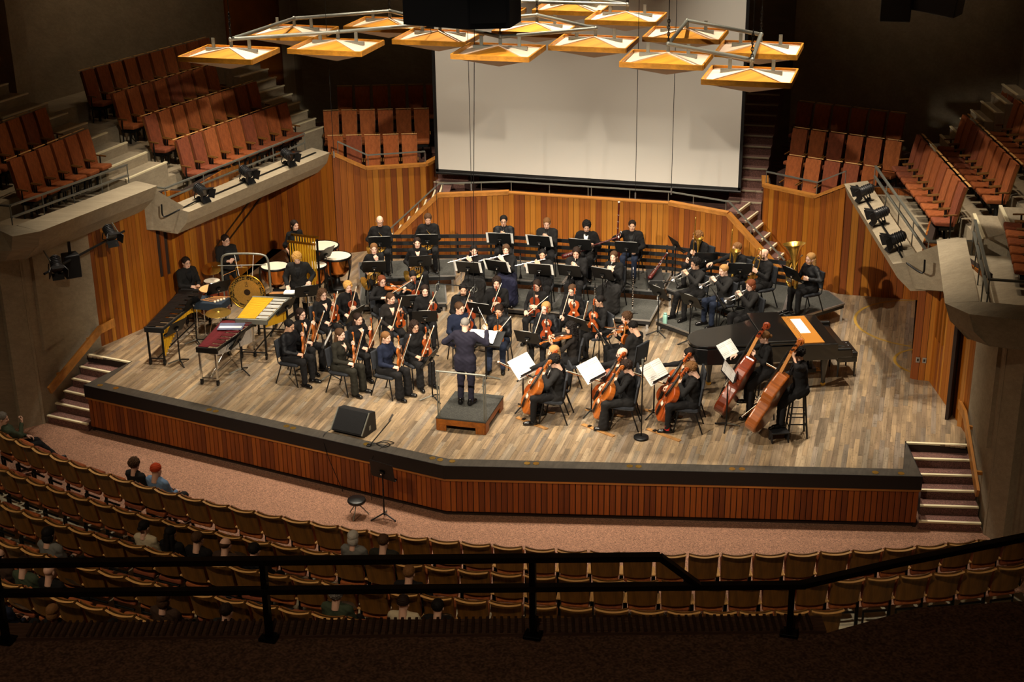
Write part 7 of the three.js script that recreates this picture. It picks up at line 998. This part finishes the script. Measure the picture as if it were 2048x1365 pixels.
// ---------------------------------------------------------------- music stands
const ST = [['S1', -4.01, 0.4, -29.12, 0.86, 'P1', 2], ['S2', -3.03, 0.4, -29.52, 0.86, 'P2', 2], ['S3', -1.43, 0.4, -29.8, 0.92, 'P3', 2], ['S4', -0.53, 0.4, -29.82, 0.92, 'P4', 2], ['S5', 0.4, 0.4, -29.8, 0.92, 'P5', 2], ['S6', 1.42, 0.4, -29.85, 0.92, 'P6', 2], ['S8', -3.72, 0.2, -27.98, 0.88, 'P7', 2], ['S9', -2.84, 0.2, -28.47, 0.92, 'P8', 0], ['S10', -1.71, 0.2, -28.31, 0.92, 'P9', 2], ['S11', -1.13, 0.2, -28.53, 0.92, 'P10', 2], ['S12', -0.19, 0.2, -28.53, 0.92, 'P11', 2], ['S13', 0.45, 0.2, -28.6, 0.92, 'P12', 2], ['S14', 1.17, 0.2, -28.58, 0.92, 'P13', 2], ['SB1', 3.2, 0.4, -29.52, 0.92, 'TB1', 0], ['SB2', 3.99, 0.4, -29.0, 0.92, 'TB2', 1], ['SB3', 5.06, 0.4, -28.92, 0.92, 'TU', 1], ['ST1', 2.44, 0, -28.2, 0.95, 'T1', 1], ['ST2', 3.16, 0, -27.85, 0.95, 'T2', 1], ['ST3', 3.72, 0.2, -27.68, 0.92, 'T3', 1], ['SV1', -2.42, 0, -26.72, 0.87, 'V11', 1], ['SV2', -1.87, 0, -25.92, 0.87, 'V12', 1], ['SV3', -3.27, 0, -25.7, 0.87, 'V3', 2], ['SV4', -3.31, 0, -24.38, 0.87, 'V1', 1], ['SV5', -1.06, 0, -23.9, 0.87, 'V7', 1], ['SV6', -0.93, 0, -26.59, 0.87, 'V14', 2], ['SA1', 0.41, 0, -25.31, 0.87, 'A4', 1], ['SA2', 1.2, 0, -26.25, 0.87, 'A3', 2], ['SA3', 1.72, 0, -25.79, 0.87, 'A6', 2], ['SC1', 0.71, 0, -23.9, 0.87, 'C2', 2], ['SC2', 1.98, 0, -24.0, 0.87, 'C4', 2], ['SC3', 3.1, 0, -24.2, 0.87, 'C6', 2], ['SD1', 4.29, 0, -25.05, 1.1, 'B1', 2], ['SD2', 4.45, 0, -24.02, 1.1, 'B2', 2], ['SP1', -6.45, 0, -26.05, 1.05, 'PC1', 0], ['SP4', -4.62, 0, -26.4, 1.0, 'PC4', 1], ['SP5', -5.18, 0, -28.8, 1.0, 'PC3', 1]];
for (const [k, x, y, z, h, p, n] of ST) { const q = P[p].g.position; stand(k, x, y, z, h, q.x, q.z, P[p].who, n, k[0] === 'S' && 'CD'.includes(k[1]) ? -0.75 : -0.5, k[1] === 'C' || /^S(3|4|10|11|12)$/.test(k) ? 1.28 : 1); }
for (const [x, y, z, h, tx, tz, w] of [[2.42, 0.4, -30.3, 0.92, 3.4, -31, 'no one, standing empty at the riser corner'], [-6.55, 0, -24.35, 0.8, -7.2, -24.5, 'the near end of the marimba'], [-6.72, 0, -25.42, 0.92, -7.6, -25.6, 'the far end of the marimba'], [-4.78, 0, -25.75, 0.9, -5.6, -25.9, 'the far end of the vibraphone'], [-5.14, 0, -24.24, 0.72, -6, -24.2, 'the red xylophone']]) stand('', x, y, z, h, tx, tz, w, 0);
// spare wind instruments on pegs
held('bass_clarinet', 'bass clarinet standing on its peg by the oboist skirt', 'clarinet', [1.78, 0.2, -28.8], [0, 1, 0], [0.2, 0, 1]); held('clarinet', 'clarinet standing upright on a peg before the violas', 'clarinet', [0.98, 0.86, -28.72], [0, -1, 0], [0.2, 0, 1]); held('bassoon', 'dark red contrabassoon joints lying on the road case', 'bassoon', [1.95, 0.67, -29.82], [0.12, 0.1, -1], [0, 1, 0], 'bassoons'); held('flute', 'alto flute standing upright left of the flautists', 'flute', [-2.02, 0.23, -28.75], [0.02, 1, 0], [0.2, 0, 1]); held('clarinet', 'second clarinet upright behind the right-hand flautist', 'clarinet', [-0.98, 1.06, -29.88], [0, -1, 0], [0.2, 0, 1]);
// ---------------------------------------------------------------- the audience
const AUD = [
  ['a1', 0, -8.3, 'grey-haired man in green jacket stretching his legs, front row left', { hair: 'short', hc: 'grey', c1: 'green', feet: 0.34, knees: 0.1, shoe: 0x18181c, R: { p: [0.02, 1.05, 0.2], h: 'grip', palm: [0, 0.2, -1] }, look: -30, lean: -14, f: -40 }],
  ['a2', 0, -5.08, 'listener with dark wavy hair beside the orange hat, front row', { fem: 1, hair: 'curly', hc: 'brown', c1: 'char', look: 10 }],
  ['a3', 0, -4.58, 'listener in an orange knitted hat and blue shirt, front row', { hair: 'cap', hc: 'orange', c1: 'blue', c2: 'char' }],
  ['b1', 2, -3.78, 'dark-haired listener in a cream top, third row', { fem: 1, hair: 'bun', hc: 'black', c1: 'cream' }], ['b2', 2, -3.26, 'listener with long black hair beside the cream top', { fem: 1, hair: 'long', hc: 'black', c1: 'black' }], ['b3', 2, -2.78, 'short brown-haired listener in black, third row', { hair: 'short', hc: 'brown', c1: 'black' }], ['b4', 2, -2.22, 'bald listener with reddish scalp reading a white programme', { hair: 'fringe', hc: 'brown', c1: 'brown' }], ['b5', 2, -1.66, 'listener in black with short dark hair, above the programme', { hair: 'short', hc: 'black', c1: 'black3' }],
  ['b6', 1, -0.62, 'silver-haired woman in light patterned top, second row', { fem: 1, hair: 'bob', hc: 'white', c1: 'grey' }], ['b7', 1, -0.07, 'brown-haired listener in olive beside the silver-haired woman', { hair: 'short', hc: 'brown', c1: 'olive' }],
  ['c1', 3, -4.98, 'dark-haired listener resting head on hand, far left', { hair: 'bob', hc: 'black', c1: 'grey' }], ['c2', 4, -4.92, 'balding listener in brown at the far left', { hair: 'fringe', hc: 'dark', c1: 'brown' }], ['c3', 4, -4.4, 'listener in a green top at the far left', { hair: 'short', hc: 'dark', c1: 'green' }], ['c4', 4, -3.85, 'bald listener in black holding a white programme', { hair: 'none', c1: 'black' }],
  ['d1', 5, -4.25, 'balding man in a blue jacket by the left rail post', { hair: 'fringe', hc: 'grey', c1: 'dkblue' }], ['d2', 5, -3.2, 'listener with blond bob near the front balcony edge', { fem: 1, hair: 'bob', hc: 'light', c1: 'black' }], ['d3', 5, -2.35, 'listener in black with pale jeans and a programme', { fem: 1, hair: 'long', hc: 'black', c1: 'black', c2: 'blue' }], ['d4', 4, -1.89, 'listener with brown hair and brown scarf', { hair: 'bob', hc: 'brown', c1: 'brown' }], ['d5', 4, -1.3, 'dark-haired listener hidden behind the lower rail', { hair: 'short', hc: 'dark', c1: 'char' }], ['d6', 5, -0.72, 'grey-haired listener beside the second rail post', { hair: 'short', hc: 'grey', c1: 'char' }], ['d7', 5, -0.1, 'grey-haired listener in blue right of the rail post', { fem: 1, hair: 'bob', hc: 'grey', c1: 'blue' }],
  ['e1', 3, 0.34, 'man with thick grey hair reading a programme', { hair: 'curly', hc: 'grey', c1: 'green' }], ['e2', 3, 0.95, 'listener in dark knitted hat and cream jacket', { hair: 'cap', hc: 'dark', c1: 'cream' }], ['e3', 3, 1.5, 'dark-haired listener in black right of the cream jacket', { hair: 'short', hc: 'black', c1: 'black' }], ['e4', 2, 0.8, 'fair-haired listener half hidden by the lower rail', { hair: 'short', hc: 'light', c1: 'black2' }],
  ['f1', 4, 2.47, 'dark head showing left of the third rail post', { hair: 'short', hc: 'black', c1: 'char' }], ['f2', 4, 2.95, 'reddish-haired head showing behind the third rail post', { fem: 1, hair: 'bob', hc: 'red', c1: 'char' }], ['f3', 4, 3.5, 'black-haired head showing right of the third rail post', { hair: 'curly', hc: 'black', c1: 'char' }], ['f4', 4, 4.0, 'brown head low in the row right of centre', { hair: 'short', hc: 'brown', c1: 'char' }],
];
for (const [k, r, x, label, o] of AUD) {
  // snap to the nearest seat of the row
  let best = null; for (const s of stallSpots) if (s[0] === r && (!best || Math.abs(s[1] - x) < Math.abs(best[1] - x))) best = s; if (!best || Math.abs(best[1] - x) > 0.5) continue;
  best[5].getObjectByName('seat_cushion').rotation.x = -0.06; best[5].userData.label = best[5].userData.label.replace('brown', 'occupied brown');
  const [, sx, sz, ry] = best, f = ry / D2R + (o.f || 0) * 0.4, a = person({ lean: -6, nod: 8, R: { p: [-0.08, 0.64, 0.32], h: 'soft', palm: [0.3, -1, 0] }, L: { p: [0.08, 0.64, 0.32], h: 'soft', palm: [-0.3, -1, 0] }, c2: 'black2', ...o, label, pos: [sx + Math.sin(ry) * 0.1, rowY(r) + 0.04, sz + Math.cos(ry) * 0.1], f, group: 'audience members' });
  if (['b4', 'c4', 'd3', 'e1', 'd1', 'e3'].includes(k)) { const m = tagged('programme', sheetGeo(0.2, 0.26), M.white, `white programme held by the ${label}`.split(' ').slice(0, 15).join(' '), 'programme', 'concert programmes'); m.position.set(...a.w([0, 0.75, 0.36])); m.rotation.set(-0.7, f * D2R, 0, 'YXZ'); }
}
renderer.render(scene, camera);
